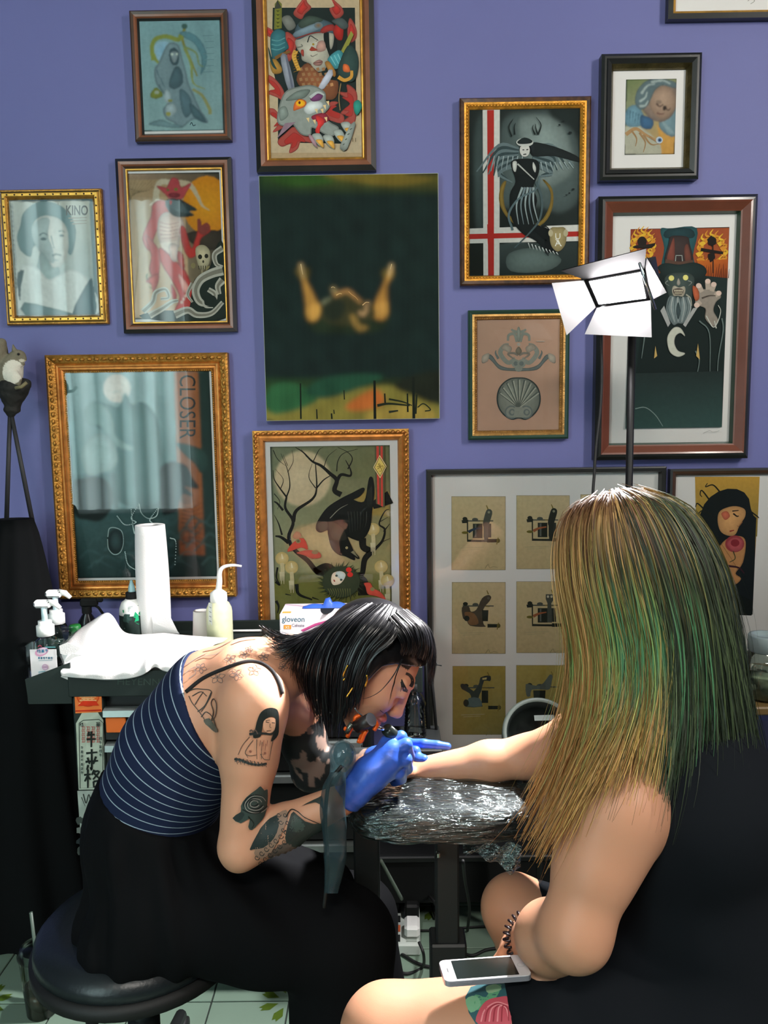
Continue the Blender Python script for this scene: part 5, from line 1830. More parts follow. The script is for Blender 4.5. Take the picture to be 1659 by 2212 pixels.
# green capped small bottle
c = np.array([xat(162, 1360, 2.24), 2.24, TF])
t = thing('capped_bottle', 'small bottle with bright green cap behind the paper towels', 'bottle', c)
MB().lathe([(0, 0), (.02, 0), (.02, .03), (.012, .036)], c, n=18).build('bottle', m_wplast, t, True)
MB().lathe([(.0165, .028), (.0165, .058), (.014, .062), (0, .062)], c, n=18).build('cap', mat('green_cap', (30, 110, 50), .4), t, True)
# black spray bottle
c = on_tray(190, 2.33)
t = thing('spray_bottle', 'small black trigger spray bottle behind the paper towels', 'spray bottle', c)
MB().lathe([(0, 0), (.024, 0), (.026, .006), (.026, .05), (.012, .072), (.012, .08)], c, n=18).build('bottle', mat('dark_bottle', (20, 22, 26), .2), t, True)
mb = MB().lathe([(.014, .074), (.014, .092), (.012, .094)], c, n=16)
mb.box(c + (.008, 0, .105), (.05, .022, .024), bev=.005).box(c + (.04, 0, .112), (.018, .012, .012), bev=.003)
mb.build('spray_head', m_blkm, t)
MB().tube([c + (.022, 0, .1), c + (.036, 0, .088), c + (.05, 0, .066)], [.005, .004, .004], 8).build('trigger', m_blkm, t, True)
# ink/soap bottle with dark label
c = on_tray(289, 2.26)
s_ = 1 / ppm(2.26, 1300)
t = thing('squeeze_bottle', 'white squeeze bottle with dark green label and winged emblem', 'bottle', c)
R_ = 28.5 * s_
MB().lathe([(0, 0), (R_, 0), (R_, .095), (R_ * .97, .105), (R_ * .8, .122), (R_ * .5, .130), (R_ * .42, .133)], c, n=28).build('bottle', m_wplast, t, True)
lb = MB().lathe([(R_ * 1.02, .012), (R_ * 1.02, .088)], c, n=28).build('label', mat('dark_label', (28, 44, 40), .45, var=.3, vscale=50), t, True)
mb = MB()
for k, pts in enumerate(('290,1327 293,1342 303,1348 313,1342 316,1327 310,1338 309,1322 303,1316 296,1322 297,1338',)):
    pass
# emblem wrapped on the label


def wrap(a, cx, cy, rad):
    """bend flat ink drawn in pixels round a vertical cylinder"""
    V = []
    for v in a.V:
        dx = v[0] - cx
        dx = max(-rad * .98, min(rad * .98, dx))
        V.append((v[0] if abs(dx) == rad * .98 else v[0], cy - math.sqrt(max(rad * rad - dx * dx, 0)) - (a.Y - v[1]) - .0004, v[2]))
    a.V = V


a = Ink(2.26 - R_ * 1.02, 0, 0, 1)
a.p('291,1322 297,1330 298,1342 306,1346 313,1341 314,1328 317,1320 319,1340 312,1350 305,1353 297,1350 290,1344 292,1336 288,1334', '#1e9a68', 0)
a.s('310,1326 303,1323 299,1328 309,1335 309,1341 301,1342', 3.4, '#1e9a68', 3.4)
for i in range(4):
    a.s([(276, 1312 + i * 3), (312, 1310 + i * 3)], 1, '#5c7870', 1, 0)
a.s('268,1358 312,1357', 1, '#5c7870', 1, 0).s('265,1318 266,1324', 3, '#1e9a68', 3, 0)
a.blob(274, 1335, 9, 10, '#35504a', 8, .3)
wrap(a, c[0], c[1], R_ * 1.02)
a.build('label_print', lb)
MB().lathe([(R_ * .45, .130), (R_ * .48, .134), (R_ * .46, .150), (R_ * .3, .152)], c, n=20).build('cap', m_blkm, t, True)
MB().lathe([(R_ * .28, .150), (R_ * .24, .165), (R_ * .12, .178), (R_ * .1, .184), (0, .185)], c, n=14).build('nozzle', mat('frosted_tip', (150, 190, 195), .3), t, True)
# paper towel roll
c = on_tray(335, 2.27)
s_ = 1 / ppm(2.27, 1250)
hh = zat(335, 1134, 2.27) - TF
t = thing('paper_towel_roll', 'tall white paper towel roll standing on the tray', 'paper roll', c)
pr = []
for k in range(15):
    u = k / 14
    pr.append((s_ * (33.5 + 3.0 * math.sin(u * math.pi) ** 1 - 2.2 * u), hh * u))
pr = [(s_ * 12, .001)] + pr + [(s_ * 30, hh + .0008), (s_ * 13, hh + .0008), (s_ * 13, hh - .03)]
MB().lathe(pr, c, n=32).build('roll', mat('white_paper', (236, 232, 230), .9, spec=.1, bump=.25, bscale=350), t, True)
V, Fc = [], []
fl_ = [(312, 1258, -.034), (356, 1268, -.038), (318, 1300, -.04), (362, 1320, -.045), (330, 1345, -.05), (384, 1364, -.075), (330, 1369, -.045), (388, 1369, -.08)]
V = [P(x, y, 2.27 + d) for x, y, d in fl_]
V = np.array(V)
V[:, 2] = np.maximum(V[:, 2], TF + .001)
MB().add(V, [(0, 1, 3, 2), (2, 3, 5, 4), (4, 5, 7, 6)]).build('loose_sheet', MATS['white_paper'], t, True)
# paper cups
c = on_tray(436, 2.3)
s_ = 1 / ppm(2.3, 1330)
t = thing('paper_cup', 'white paper cup turned upside down beside the wash bottle', 'cup', c)
MB().lathe([(s_ * 21, 0), (s_ * 21.5, .002), (s_ * 21, .005), (s_ * 20, .006), (s_ * 17, .082), (s_ * 16, .084), (s_ * 15.5, .08), (0, .08)], c, n=26).build('cup', mat('cup_paper', (220, 214, 208), .7), t, True)
# wash bottle with bent nozzle
c = on_tray(475, 2.25)
s_ = 1 / ppm(2.25, 1320)
t = thing('wash_bottle', 'pale squeeze wash bottle with long bent white nozzle', 'bottle', c)
R_ = 28 * s_
MB().lathe([(0, 0), (R_ * .96, 0), (R_, .004), (R_, .092), (R_ * .95, .104), (R_ * .8, .116), (R_ * .55, .124)], c, n=28).build('bottle', mat('milky_plastic', (206, 208, 170), .35, spec=.5, var=.12, vscale=40), t, True)
MB().lathe([(R_ * .62, .120), (R_ * .66, .126), (R_ * .64, .146), (R_ * .45, .152), (R_ * .2, .158)], c, n=24).build('cap', m_wplast, t, True)
q = [P(474, 1256, 2.25), P(474, 1240, 2.25), P(478, 1229, 2.25), P(488, 1223, 2.25), P(505, 1221, 2.25), P(522, 1223, 2.25)]
MB().tube(cat_rom([c + (0, 0, .15)] + q, 4), np.linspace(.009, .003, 25), 10).build('nozzle', m_wplast, t, True)
a = Ink(2.25 - R_, 0, 0, 1)
a.q((449, 1303), (458, 1303), (458, 1352), (449, 1352), '#d8dcd4')
for i in range(4):
    a.s([(451, 1312 + i * 10), (456, 1314 + i * 10)], 2, '#8c9490', 2, 0)
wrap(a, c[0], c[1], R_)
a.build('label', t)
# tape roll
c = on_tray(582, 2.24)
s_ = 1 / ppm(2.24, 1350)
t = tag(MB().lathe([(s_ * 9, 0), (s_ * 18.5, 0), (s_ * 18.5, .019), (s_ * 17, .02), (s_ * 9, .02), (s_ * 9, 0)], c, n=26).build('tape_roll', mat('white_tape', (214, 212, 196), .6), None, True, loc=c), 'small white roll of tape lying beside the glove box', 'tape roll')
# thin rod behind it
c0, c1 = np.array([xat(440, 1348, 2.36), 2.36, TF + .006]), np.array([xat(565, 1360, 2.36), 2.36, TF + .006])
tag(MB().tube([c0, c1], .0035, 8).build('glass_rod', m_wplast, None, True, loc=(c0 + c1) / 2), 'thin white rod lying behind the wash bottle', 'rod')
# glove box
gy0, gy1 = 2.16, 2.285
gx0, gx1 = xat(604, 1350, gy0), xat(604, 1350, gy0) + .245
gz1 = zat(604, 1327, gy0)
t = thing('glove_box', 'white glove box with teal lettering and blue gloves in its slot', 'box', ((gx0 + gx1) / 2, (gy0 + gy1) / 2, TF))
MB().box(((gx0 + gx1) / 2, (gy0 + gy1) / 2, (TF + gz1) / 2), (gx1 - gx0, gy1 - gy0, gz1 - TF), bev=.002).build('carton', mat('white_carton', (226, 216, 222), .5), t)
a = Ink(gy0 - .0004, 0, 0, 1)
a.text('gloveon', 609, 1343, 17, '#1d6878', 0, .92).text('Celeste', 630, 1354, 9.5, '#6c6474', 0, .95)
a.q((613, 1350), (629, 1350), (629, 1359), (613, 1359), '#e09a3c').text('XS', 616, 1358, 8, '#f4e8d8')
a.p('650,1361 680,1347 720,1336 722,1339 682,1351 655,1365', '#c04c84')
a.s('655,1364 690,1349 740,1338', 2, '#8c3c70', 1)
a.build('front_print', t)
a = MB()
# slot and glove on the top face
zc = gz1 + .0006
xm = (gx0 + gx1) / 2 + .005
a.lathe([(0, 0), (.055, 0)], (xm, (gy0 + gy1) / 2 + .01, zc), n=30, sx=1.45, sy=.36)
a.build('slot', m_blkm, t)
V, Fc = [], []
gn = 22
for i in range(gn + 1):
    for j in range(7):
        u, v = i / gn, j / 6
        x = xm - .07 + .14 * u
        y = (gy0 + gy1) / 2 + .01 + (v - .5) * .03
        z = zc + .001 + (.014 + .014 * math.sin(u * 9 + 1) * .4 + (.016 if .45 < u < .55 else 0)) * (math.sin(math.pi * v) ** .6) * math.sin(math.pi * min(1, max(0.02, u)))
        V.append((x, y, z))
for i in range(gn):
    for j in range(6):
        k = i * 7 + j
        Fc.append((k, k + 7, k + 8, k + 1))
build('spare_glove', V, Fc, mat('blue_nitrile', (52, 92, 190), .4, spec=.5, bump=.12, bscale=120), t, True)
a = Ink(0, 0, 0, 1)
zt = gz1 + .0004
mb = MB()
mb.color('#e0963c').add([(gx0 + .006, gy0 + .012, zt), (gx0 + .03, gy0 + .012, zt), (gx0 + .03, gy0 + .03, zt), (gx0 + .006, gy0 + .03, zt)], [(0, 1, 2, 3)])
q = cat_rom([(gx0 + .004, gy1 - .012, zt), (gx0 + .04, gy1 - .03, zt), (gx0 + .09, gy1 - .055, zt)], 6)
mb.color('#b86c9c').add([tuple(p) for p in q] + [tuple(p + np.array([0, .004, 0])) for p in q], [(i, i + 1, len(q) + i + 1, len(q) + i) for i in range(len(q) - 1)])
mb.build('top_print', vmat('printed_ink'), t, vcol=True)

# crumpled paper towels spilling over the tray's front edge
rows = [
    (CF_Y - .020, '133,1461 160,1464 190,1466 230,1469 270,1467 300,1461 318,1452 335,1441 352,1449 372,1453 395,1454 425,1455'),
    (CF_Y - .019, '131,1449 160,1452 195,1452 232,1452 268,1450 300,1446 320,1438 337,1430 354,1436 375,1440 398,1440 428,1440'),
    (CF_Y + .02, '138,1438 165,1435 198,1432 232,1430 268,1428 300,1426 322,1420 340,1418 356,1420 378,1422 402,1420 440,1418'),
    (CF_Y + .09, '127,1412 160,1405 190,1398 225,1396 262,1398 295,1402 322,1396 342,1392 362,1392 385,1394 415,1394 460,1394'),
    (CF_Y + .15, '131,1396 155,1378 185,1362 215,1360 250,1372 285,1382 315,1380 342,1376 368,1376 395,1378 430,1382 480,1386'),
    (CF_Y + .20, '140,1386 165,1363 195,1343 228,1324 245,1332 265,1362 290,1370 325,1369 352,1367 382,1370 430,1374 492,1378')]
G = [cat_rom([(x, y) for x, y in pts2(r_)], 5) for (_, r_) in rows]
Ys = [y for y, _ in rows]
V = []
nc = len(G[0])
gr = cat_rom(np.array([np.concatenate([g.ravel(), [y]]) for g, y in zip(G, Ys)]), 6)
for row in gr:
    pts = row[:-1].reshape(-1, 2)
    for k, (x, y) in enumerate(pts):
        Y = row[-1] + .005 * math.sin(k * .31 + row[-1] * 17) + .003 * math.sin(k * .83 - row[-1] * 29)
        V.append(P(x, y, Y))
V = np.array(V)
# stay above the tray floor, and in front of its wall where the sheet hangs
back = V[:, 1] > CF_Y + .004
V[back, 2] = np.maximum(V[back, 2], TZ + .016)
Fc = [(i * nc + k, i * nc + k + 1, (i + 1) * nc + k + 1, (i + 1) * nc + k) for i in range(len(gr) - 1) for k in range(nc - 1)]
tow = thing('paper_towels', 'crumpled white paper towels spread over the tray edge', 'paper towel', (xat(280, 1400, 2.05), 2.05, TZ))
o = build('top_sheet', V, Fc, MATS['white_paper'], tow, True)
so = o.modifiers.new('thickness', 'SOLIDIFY')
so.thickness = .0012
# further sheets of the pile seen at the left edge
for k, (pts, dy) in enumerate((('131,1462 150,1448 172,1452 215,1462 260,1470 180,1472 150,1470', .004), ('138,1428 155,1412 176,1415 160,1420 143,1432', -.004), ('130,1412 128,1395 145,1388 175,1400 160,1412 140,1415', .02))):
    pp = [P(x, y, CF_Y - .012 + dy) for x, y in pts2(pts)]
    MB().prism(pp, (0, .002, 0)).build('lower_sheet', MATS['white_paper'], tow)

# --- stool
sc_ = np.array([xat(300, 2000, 1.56), 1.56, 0.0])
SZ = .505
t = thing('swivel_stool', 'round black vinyl swivel stool under the tattoo artist', 'stool', sc_)
m_vinyl = mat('black_vinyl', (24, 30, 33), rough=.34, spec=.5, bump=.12, bscale=140)
MB().lathe([(0, SZ), (.15, SZ - .001), (.185, SZ - .008), (.202, SZ - .026), (.205, SZ - .045), (.200, SZ - .05)], sc_, n=48).build('seat_cushion', m_vinyl, t, True)
MB().lathe([(.2, SZ - .05), (.212, SZ - .055), (.212, SZ - .075), (.195, SZ - .085), (.05, SZ - .085)], sc_, n=48).build('seat_rim', m_rub, t, True)
MB().tube([sc_ + (0, 0, SZ - .085), sc_ + (0, 0, .26)], .0245, 18).build('column', mat('grey_steel', (150, 160, 158), .3, metal=.9), t, True)
MB().tube([sc_ + (0, 0, .28), sc_ + (0, 0, .10)], .033, 18).build('column_sleeve', m_blk, t, True)
l0, l1, l2 = P(232, 2118, 1.50), P(222, 2160, 1.47), P(196, 2215, 1.45)
MB().tube(cat_rom([l0, l1, l2], 5), .006, 8).build('height_lever', m_blk, t, True)
MB().tube([P(212, 2188, 1.46), l2], .012, 10).build('lever_grip', m_rub, t, True)
for k in range(5):
    a_ = 2 * math.pi * k / 5 + .3
    d = np.array([math.cos(a_), math.sin(a_), 0])
    ft = MB().tube([sc_ + (0, 0, .11), sc_ + d * .12 + (0, 0, .09), sc_ + d * .26 + (0, 0, .07)], [.022, .018, .014], 10).build('foot', m_blk, t, True)
    MB().lathe([(.0, -.012), (.026, -.012), (.029, 0), (.026, .012), (0, .012)], sc_ + d * .265 + (0, 0, .0292), (-d[1], d[0], 0), 16).build('castor', m_rub, ft, True)

# --- plastic drink cup on the floor
c_ = ray(92, 2186)
c = CAM + c_ * (-CAM[2] / c_[2])
c[2] = 0.001
t = thing('drink_cup', 'clear plastic drink cup with straw on the floor behind the stool', 'cup', c)
s_ = .155
MB().lathe([(.001, 0), (.036, 0), (.038, .004), (.048, s_), (.0505, s_ + .003), (.0505, s_ + .007)], c, n=26).build('cup', glass_mat('cup_plastic', (.7, .76, .72), .1, 1.4), t, True)
MB().lathe([(.0, .002), (.035, .002), (.041, .075), (0, .075)], c, n=24).build('drink', mat('brown_drink', (58, 48, 34), .2), t, True)
MB().lathe([(.051, s_ + .004), (.052, s_ + .01), (.046, s_ + .018), (.044, s_ + .028), (.0, s_ + .03)], c, n=26).build('lid', glass_mat('lid_plastic', (.75, .8, .78), .15, 1.4), t, True)
MB().tube([c + (.0, 0, .01), c + (-.012, 0, s_ + .12)], .0045, 8).build('straw', mat('green_straw', (70, 84, 74), .4), t, True)

# --- armrest, wrapped in cling film
AY = 1.52
ac = P(955, 1762, AY)
arm = thing('arm_rest', 'black padded arm rest wrapped in shiny plastic film on a black post', 'arm rest', (ac[0], AY, 0))
hx = (xat(1150, 1762, AY) - xat(757, 1762, AY)) / 2
axc = (xat(1150, 1762, AY) + xat(757, 1762, AY)) / 2
pz1, pz0 = zat(955, 1694, AY - .02), zat(955, 1835, AY - .12)
ah = (pz1 - pz0) / 2


def superell(c, h, e, nu=64, nv=32, wr=0.0, grow=0.0):
    V, Fc = [], []
    sp = lambda w, m: math.copysign(abs(w) ** m, w)
    for j in range(nv + 1):
        ph = -math.pi / 2 + math.pi * j / nv
        for i in range(nu):
            th = 2 * math.pi * i / nu
            d = np.array([sp(math.cos(ph), e) * sp(math.cos(th), e * .9), sp(math.cos(ph), e) * sp(math.sin(th), e * .9), sp(math.sin(ph), e)])
            v = d * (np.asarray(h) + grow)
            V.append(np.asarray(c) + v)
    for j in range(nv):
        for i in range(nu):
            Fc.append((j * nu + i, j * nu + (i + 1) % nu, (j + 1) * nu + (i + 1) % nu, (j + 1) * nu + i))
    return np.array(V), Fc


V, Fc = superell((axc, AY, (pz0 + pz1) / 2), (hx, .125, ah), .55)
build('pad', V, Fc, mat('black_pad_vinyl', (16, 20, 20), .5), arm, True)
V, Fc = superell((axc, AY, (pz0 + pz1) / 2), (hx, .125, ah), .55, 220, 90, grow=.003)


def film_mat():
    m = bpy.data.materials.new('cling_film')
    m.use_nodes = True
    nt = m.node_tree
    nt.nodes.remove(nt.nodes['Principled BSDF'])
    t_ = nt.nodes.new('ShaderNodeBsdfTransparent')
    t_.inputs[0].default_value = (.9, .95, .95, 1)
    g = nt.nodes.new('ShaderNodeBsdfGlossy')
    g.inputs['Roughness'].default_value = .14
    g.inputs['Color'].default_value = (.62, .74, .74, 1)
    tc = nt.nodes.new('ShaderNodeTexCoord')
    mp = nt.nodes.new('ShaderNodeMapping')
    mp.inputs['Scale'].default_value = (14, 60, 110)
    mp.inputs['Rotation'].default_value = (0, .25, 0)
    nt.links.new(tc.outputs['Object'], mp.inputs[0])
    n = nt.nodes.new('ShaderNodeTexNoise')
    n.inputs['Scale'].default_value = 1.0
    n.inputs['Detail'].default_value = 3.5
    n.inputs['Distortion'].default_value = 1.2
    nt.links.new(mp.outputs[0], n.inputs['Vector'])
    bp = nt.nodes.new('ShaderNodeBump')
    bp.inputs['Strength'].default_value = 1.0
    bp.inputs['Distance'].default_value = .012
    nt.links.new(n.outputs[0], bp.inputs['Height'])
    nt.links.new(bp.outputs[0], g.inputs['Normal'])
    mx = nt.nodes.new('ShaderNodeMixShader')
    fr = nt.nodes.new('ShaderNodeLayerWeight')
    fr.inputs[0].default_value = .35
    nt.links.new(bp.outputs[0], fr.inputs['Normal'])
    mr = nt.nodes.new('ShaderNodeMapRange')
    mr.inputs[3].default_value, mr.inputs[4].default_value = .12, .75
    nt.links.new(fr.outputs['Fresnel'], mr.inputs[0])
    nt.links.new(mr.outputs[0], mx.inputs[0])
    nt.links.new(t_.outputs[0], mx.inputs[1])
    nt.links.new(g.outputs[0], mx.inputs[2])
    nt.links.new(mx.outputs[0], nt.nodes['Material Output'].inputs[0])
    return m


m_film = film_mat()
# wrinkles as real relief: tight folds running round the pad
dxy = V - np.array([axc, AY, (pz0 + pz1) / 2])
wr = np.sin(dxy[:, 2] * 330 + 5 * np.sin(dxy[:, 0] * 14) + dxy[:, 0] * 50) * .5 + np.sin(dxy[:, 2] * 190 - dxy[:, 0] * 36 + 3 * np.sin(dxy[:, 0] * 23)) * .5
wr = np.sign(wr) * np.abs(wr) ** .7
nrm = dxy / (np.array([hx, .125, ah]) ** 2)
nrm /= np.linalg.norm(nrm, axis=1)[:, None] + 1e-9
V = V + nrm * (wr * .0026)[:, None]
build('cling_film', V, Fc, m_film, arm, True)
# loose film tail under the pad on the client's side
V, Fc = [], []
for i in range(25):
    for j in range(9):
        u, v = i / 24, j / 8
        x = xat(1000 + 125 * u, 1830, 1.44)
        z0_, z1_ = zat(1000 + 125 * u, 1822, 1.44), zat(1000 + 125 * u, 1835 + 62 * u ** 1.6 - 26 * max(0, u - .82) * 5, 1.44)
        V.append((x, 1.44 + .01 * math.sin(u * 17 + v * 4) - .01 * v, z0_ + (z1_ - z0_) * v))
for i in range(24):
    for j in range(8):
        k = i * 9 + j
        Fc.append((k, k + 9, k + 10, k + 1))
build('film_tail', V, Fc, m_film, arm, True)
for (xa, xb, yb, Y, w) in ((766, 821, 2100, 1.62, .05), (940, 990, 2110, 1.53, .05)):
    x0_, x1_ = xat(xa, 1900, Y), xat(xb, 1900, Y)
    MB().box(((x0_ + x1_) / 2, Y, (pz0 + .02 + .03) / 2), (x1_ - x0_, w, pz0 + .02 - .03), bev=.004).build('post', m_blk, arm)
x0_, x1_ = xat(935, 2000, 1.52), xat(1000, 2000, 1.52)
MB().box(((x0_ + x1_) / 2, 1.53, .25), (x1_ - x0_ + .012, .064, .44), bev=.004).build('post_sleeve', m_blk, arm)
MB().box((axc - .05, 1.58, .015), (.42, .3, .03), bev=.008).build('base_plate', m_blk, arm)
MB().box(P(946, 1846, 1.49), (.008, .01, .012), bev=.002).build('knob', m_chrome, arm)

# --- low black box along the wall, and things on the floor
lz0, lz1 = 0.0, zat(900, 1852, 2.25)
x0_, x1_ = xat(810, 1900, 2.25), xat(1500, 1900, 2.25)
lk = thing('storage_box', 'long low black box standing on the floor against the wall', 'box', ((x0_ + x1_) / 2, 2.33, 0))
MB().box(((x0_ + x1_) / 2, 2.335, lz1 / 2 + .035), (x1_ - x0_, .15, lz1 - .07), bev=.006).build('body', m_blkm, lk)
MB().box(((x0_ + x1_) / 2, 2.335, lz1 - .012), (x1_ - x0_ + .01, .16, .02), bev=.004).build('lid', m_blk, lk)
for sx in (x0_ + .05, x1_ - .05):
    MB().box((sx, 2.335, .0375), (.04, .12, .075)).build('foot', m_blkm, lk)


def on_floor(px, py, z=0.0):
    d = ray(px, py)
    p = CAM + d * ((z - CAM[2]) / d[2])
    return p


p0, p1 = on_floor(880, 2066), on_floor(880, 1947)
ps = thing('power_strip', 'white power strip lying on the tiled floor below the arm rest', 'power strip', (p0 + p1) / 2)
dirn = p1 - p0
L_ = np.linalg.norm(dirn)
dirn /= L_
Rz = np.stack([np.array([dirn[1], -dirn[0], 0]), dirn, np.array([0, 0, 1])], 1)
cpt = (p0 + p1) / 2
MB().box(cpt + (0, 0, .018), (.075, L_, .034), R=Rz, bev=.004).build('body', mat('strip_plastic', (188, 196, 188), .4), ps)
MB().box(cpt + Rz @ np.array([0, L_ * .44, .0362]), (.056, .022, .001), R=Rz).build('dark_label', m_blkm, ps)
for k in range(5):
    MB().box(cpt + Rz @ np.array([-.026, L_ * (.28 - .17 * k), .0375]), (.012, .026, .004), R=Rz).build('switch', m_blkm if k != 3 else mat('red_switch', (190, 90, 50), .4), ps)
    MB().box(cpt + Rz @ np.array([.012, L_ * (.28 - .17 * k), .0362]), (.03, .026, .001), R=Rz).build('socket', mat('socket_grey', (150, 158, 150), .4), ps)
pl = cpt + Rz @ np.array([.014, L_ * .02, .0375])
t = thing('black_plug', 'bulky black power plug sitting in the white power strip', 'plug', pl)
MB().box(pl + (0, 0, .022), (.042, .05, .044), R=Rz, bev=.006).build('body', m_rub, t)
MB().box(pl + Rz @ np.array([-.0215, -.01, .02]), (.001, .014, .018), R=Rz).build('sticker', mat('plug_sticker', (150, 120, 150), .4), t)
MB().tube(cat_rom([pl + (.015, 0, .035), pl + (.05, .02, .045), P(950, 1962, 1.95), P(985, 1968, 1.9)], 6), .0045, 8).build('cord', m_rub, t, True)
pl = cpt + Rz @ np.array([.014, -L_ * .3, .0375])
t = tag(MB().box(pl + (0, 0, .018), (.044, .062, .036), R=Rz, bev=.008).build('white_adapter', m_wplast, None, loc=pl), 'white charger block plugged into the power strip', 'adapter')


def cable(label, pts, r=.0042, m=None):
    q = [on_floor(x, y, .006) if len(p_) == 2 else P(x, y, p_[2]) for p_ in pts for (x, y) in [p_[:2]]]
    o = MB().tube(cat_rom(q, 6), r, 8).build('cable', m or m_rub, None, True)
    return tag(o, label, 'cable')


cable('black cable looping over the white charger down to the floor', [(905, 2035, 2.0), (915, 2062, 1.98), (912, 2090), (880, 2103), (850, 2094), (820, 2080)])
cable('black cable running diagonally past the power strip', [(820, 2030), (870, 2062), (905, 2082), (940, 2088), (985, 2070)])
cable('thick black cable crossing behind the arm rest post', [(990, 2054), (1020, 2064), (1050, 2052), (1080, 2046), (1110, 2030)])
cable('black cable rising from the floor to the arm rest', [(1010, 2010), (1014, 1960, 2.1), (1004, 1900, 1.9), (1000, 1860, 1.7)])
cable('thin black cable arched along the wall tiles', [(940, 1985), (932, 1950, 2.35), (936, 1918, 2.38), (960, 1908, 2.38)], .003)
cable('grey stick-like tube leaning from the cabinet to the power strip', [(822, 1858, 2.06), (845, 1900, 2.12), (868, 1942, 2.18)], .005, mat('grey_tube', (110, 124, 112), .5))
cable('black cable lying straight across the tiles', [(900, 2010), (940, 2009), (1000, 2004), (1060, 2000)], .003)

# --- black tripod with cloth and the squirrel on top
SQY = 2.3
tr = thing('draped_stand', 'dark stand on two thin poles with black cloth in the left corner', 'stand', (xat(40, 1500, SQY), SQY, 0))
top = P(22, 882, SQY)
for (px, py) in ((14, 1130), (70, 1126)):
    MB().tube([top, P(px, py, SQY)], [.006, .007], 8).build('pole', mat('dark_wood_pole', (34, 34, 36), .6), tr, True)
V, Fc = [], []
n1, n2 = 30, 72
zt_, zb_ = zat(40, 1118, SQY), .001
for j in range(n1 + 1):
    u = j / n1
    z = zt_ + (zb_ - zt_) * u
    rx = .05 + .17 * u ** .75
    ry = .04 + .10 * u ** .8
    for i in range(n2):
        a_ = 2 * math.pi * i / n2
        fo = 1 + (.02 + .09 * u) * math.sin(a_ * 9 + 1.5 * math.sin(3 * u)) + .05 * u * math.sin(a_ * 5 + 2)
        V.append((xat(40, 1118, SQY) - .03 * u + rx * fo * math.cos(a_), SQY - .02 + ry * fo * math.sin(a_) * (1 if math.sin(a_) < 0 else .6), z))
for j in range(n1):
    for i in range(n2):
        Fc.append((j * n2 + i, j * n2 + (i + 1) % n2, (j + 1) * n2 + (i + 1) % n2, (j + 1) * n2 + i))
Fc.append(tuple(range(n2)))
build('black_cloth', V, Fc, mat('black_cloth', (16, 17, 18), .95, spec=.1), tr, True)
mb = Body()
mb.cone(P(24, 893, SQY), P(30, 842, SQY), .012, .04, .015)
mb.cone(P(25, 850, SQY), P(58, 828, SQY), .026, .012, .015).cone(P(20, 850, SQY), P(0, 832, SQY), .022, .016, .015).ell(P(26, 886, SQY), (.022, .022, .012), None, .008)
V, Q = mb.mesh(.004, disp=lambda X: .003 * vnoise(X, 160, 3))
build('bracket', V, Q, mat('dark_bark', (26, 26, 22), .8, bump=.4, bscale=80), tr, True)
MB().tube([P(34, 838, SQY - .045), P(46, 836, SQY - .05), P(58, 826, SQY - .045)], .005, 8).build('pale_twig', mat('pale_twig', (120, 112, 80), .7), tr, True)
sq = Body()
s0 = P(26, 800, SQY)
u_ = 1 / ppm(SQY, 800)
D_ = lambda x, y, d=0: P(x, y, SQY - d)
sq.ell(D_(22, 808), (.034, .03, .045), None, .02).ell(D_(28, 790), (.024, .024, .03), None, .015)
sq.ell(D_(38, 768), (.022, .017, .016), None, .01).cone(D_(42, 770), D_(52, 776), .013, .007, .008)
for d in (.012, -.012):
    sq.cone(D_(31, 756, d), D_(28, 745, d), .007, .002, .004)
    sq.cone(D_(36, 787, d), D_(50, 786, d * .6), .008, .005, .006)
    sq.ell(D_(30, 818, d * 2.0), (.022, .014, .02), None, .01)
    sq.cone(D_(26, 830, d * 2), D_(40, 830, d * 2), .009, .006, .006)
sq.chain([D_(6, 822), D_(-12, 800), D_(-8, 760), D_(4, 740)], [.015, .026, .03, .012], .01)
V, Q = sq.mesh(.0028, disp=lambda X: .0012 * vnoise(X, 500, 5))
cols = np.tile(lin('#7a7462'), (len(V), 1))
bl = np.linalg.norm((V - D_(32, 806, .012)) / np.array([.028, .05, .036]), axis=1) < 1
cols[bl & (V[:, 0] > D_(16, 800)[0])] = lin('#d8d4c4')
cols[(np.linalg.norm(V - D_(46, 779), axis=1) < .013)] = lin('#c4beac')
sqo = thing('stuffed_squirrel', 'small stuffed grey squirrel with white belly on the stand top', 'squirrel', P(24, 838, SQY))
build('body', V, Q, vmat('squirrel_fur', .9, .1, bump=.5, bscale=500), sqo, True, cols)
MB().ball(D_(40, 765, .017), .0035, 6).build('eye', mat('glossy_black', (8, 8, 8), .1), sqo, True)

# --- lamp on a stand
LY = 1.85


def lampY(px, py):
    """depth of the lamp's tilted front"""
    dx = (px - 1335) / ppm(LY, 620)
    dz = -(py - 622) / ppm(LY, 620)
    return LY - .79 * dx - .82 * dz


def LP(px, py, d=0.0):
    return P(px, py, lampY(px, py)) + d * LN


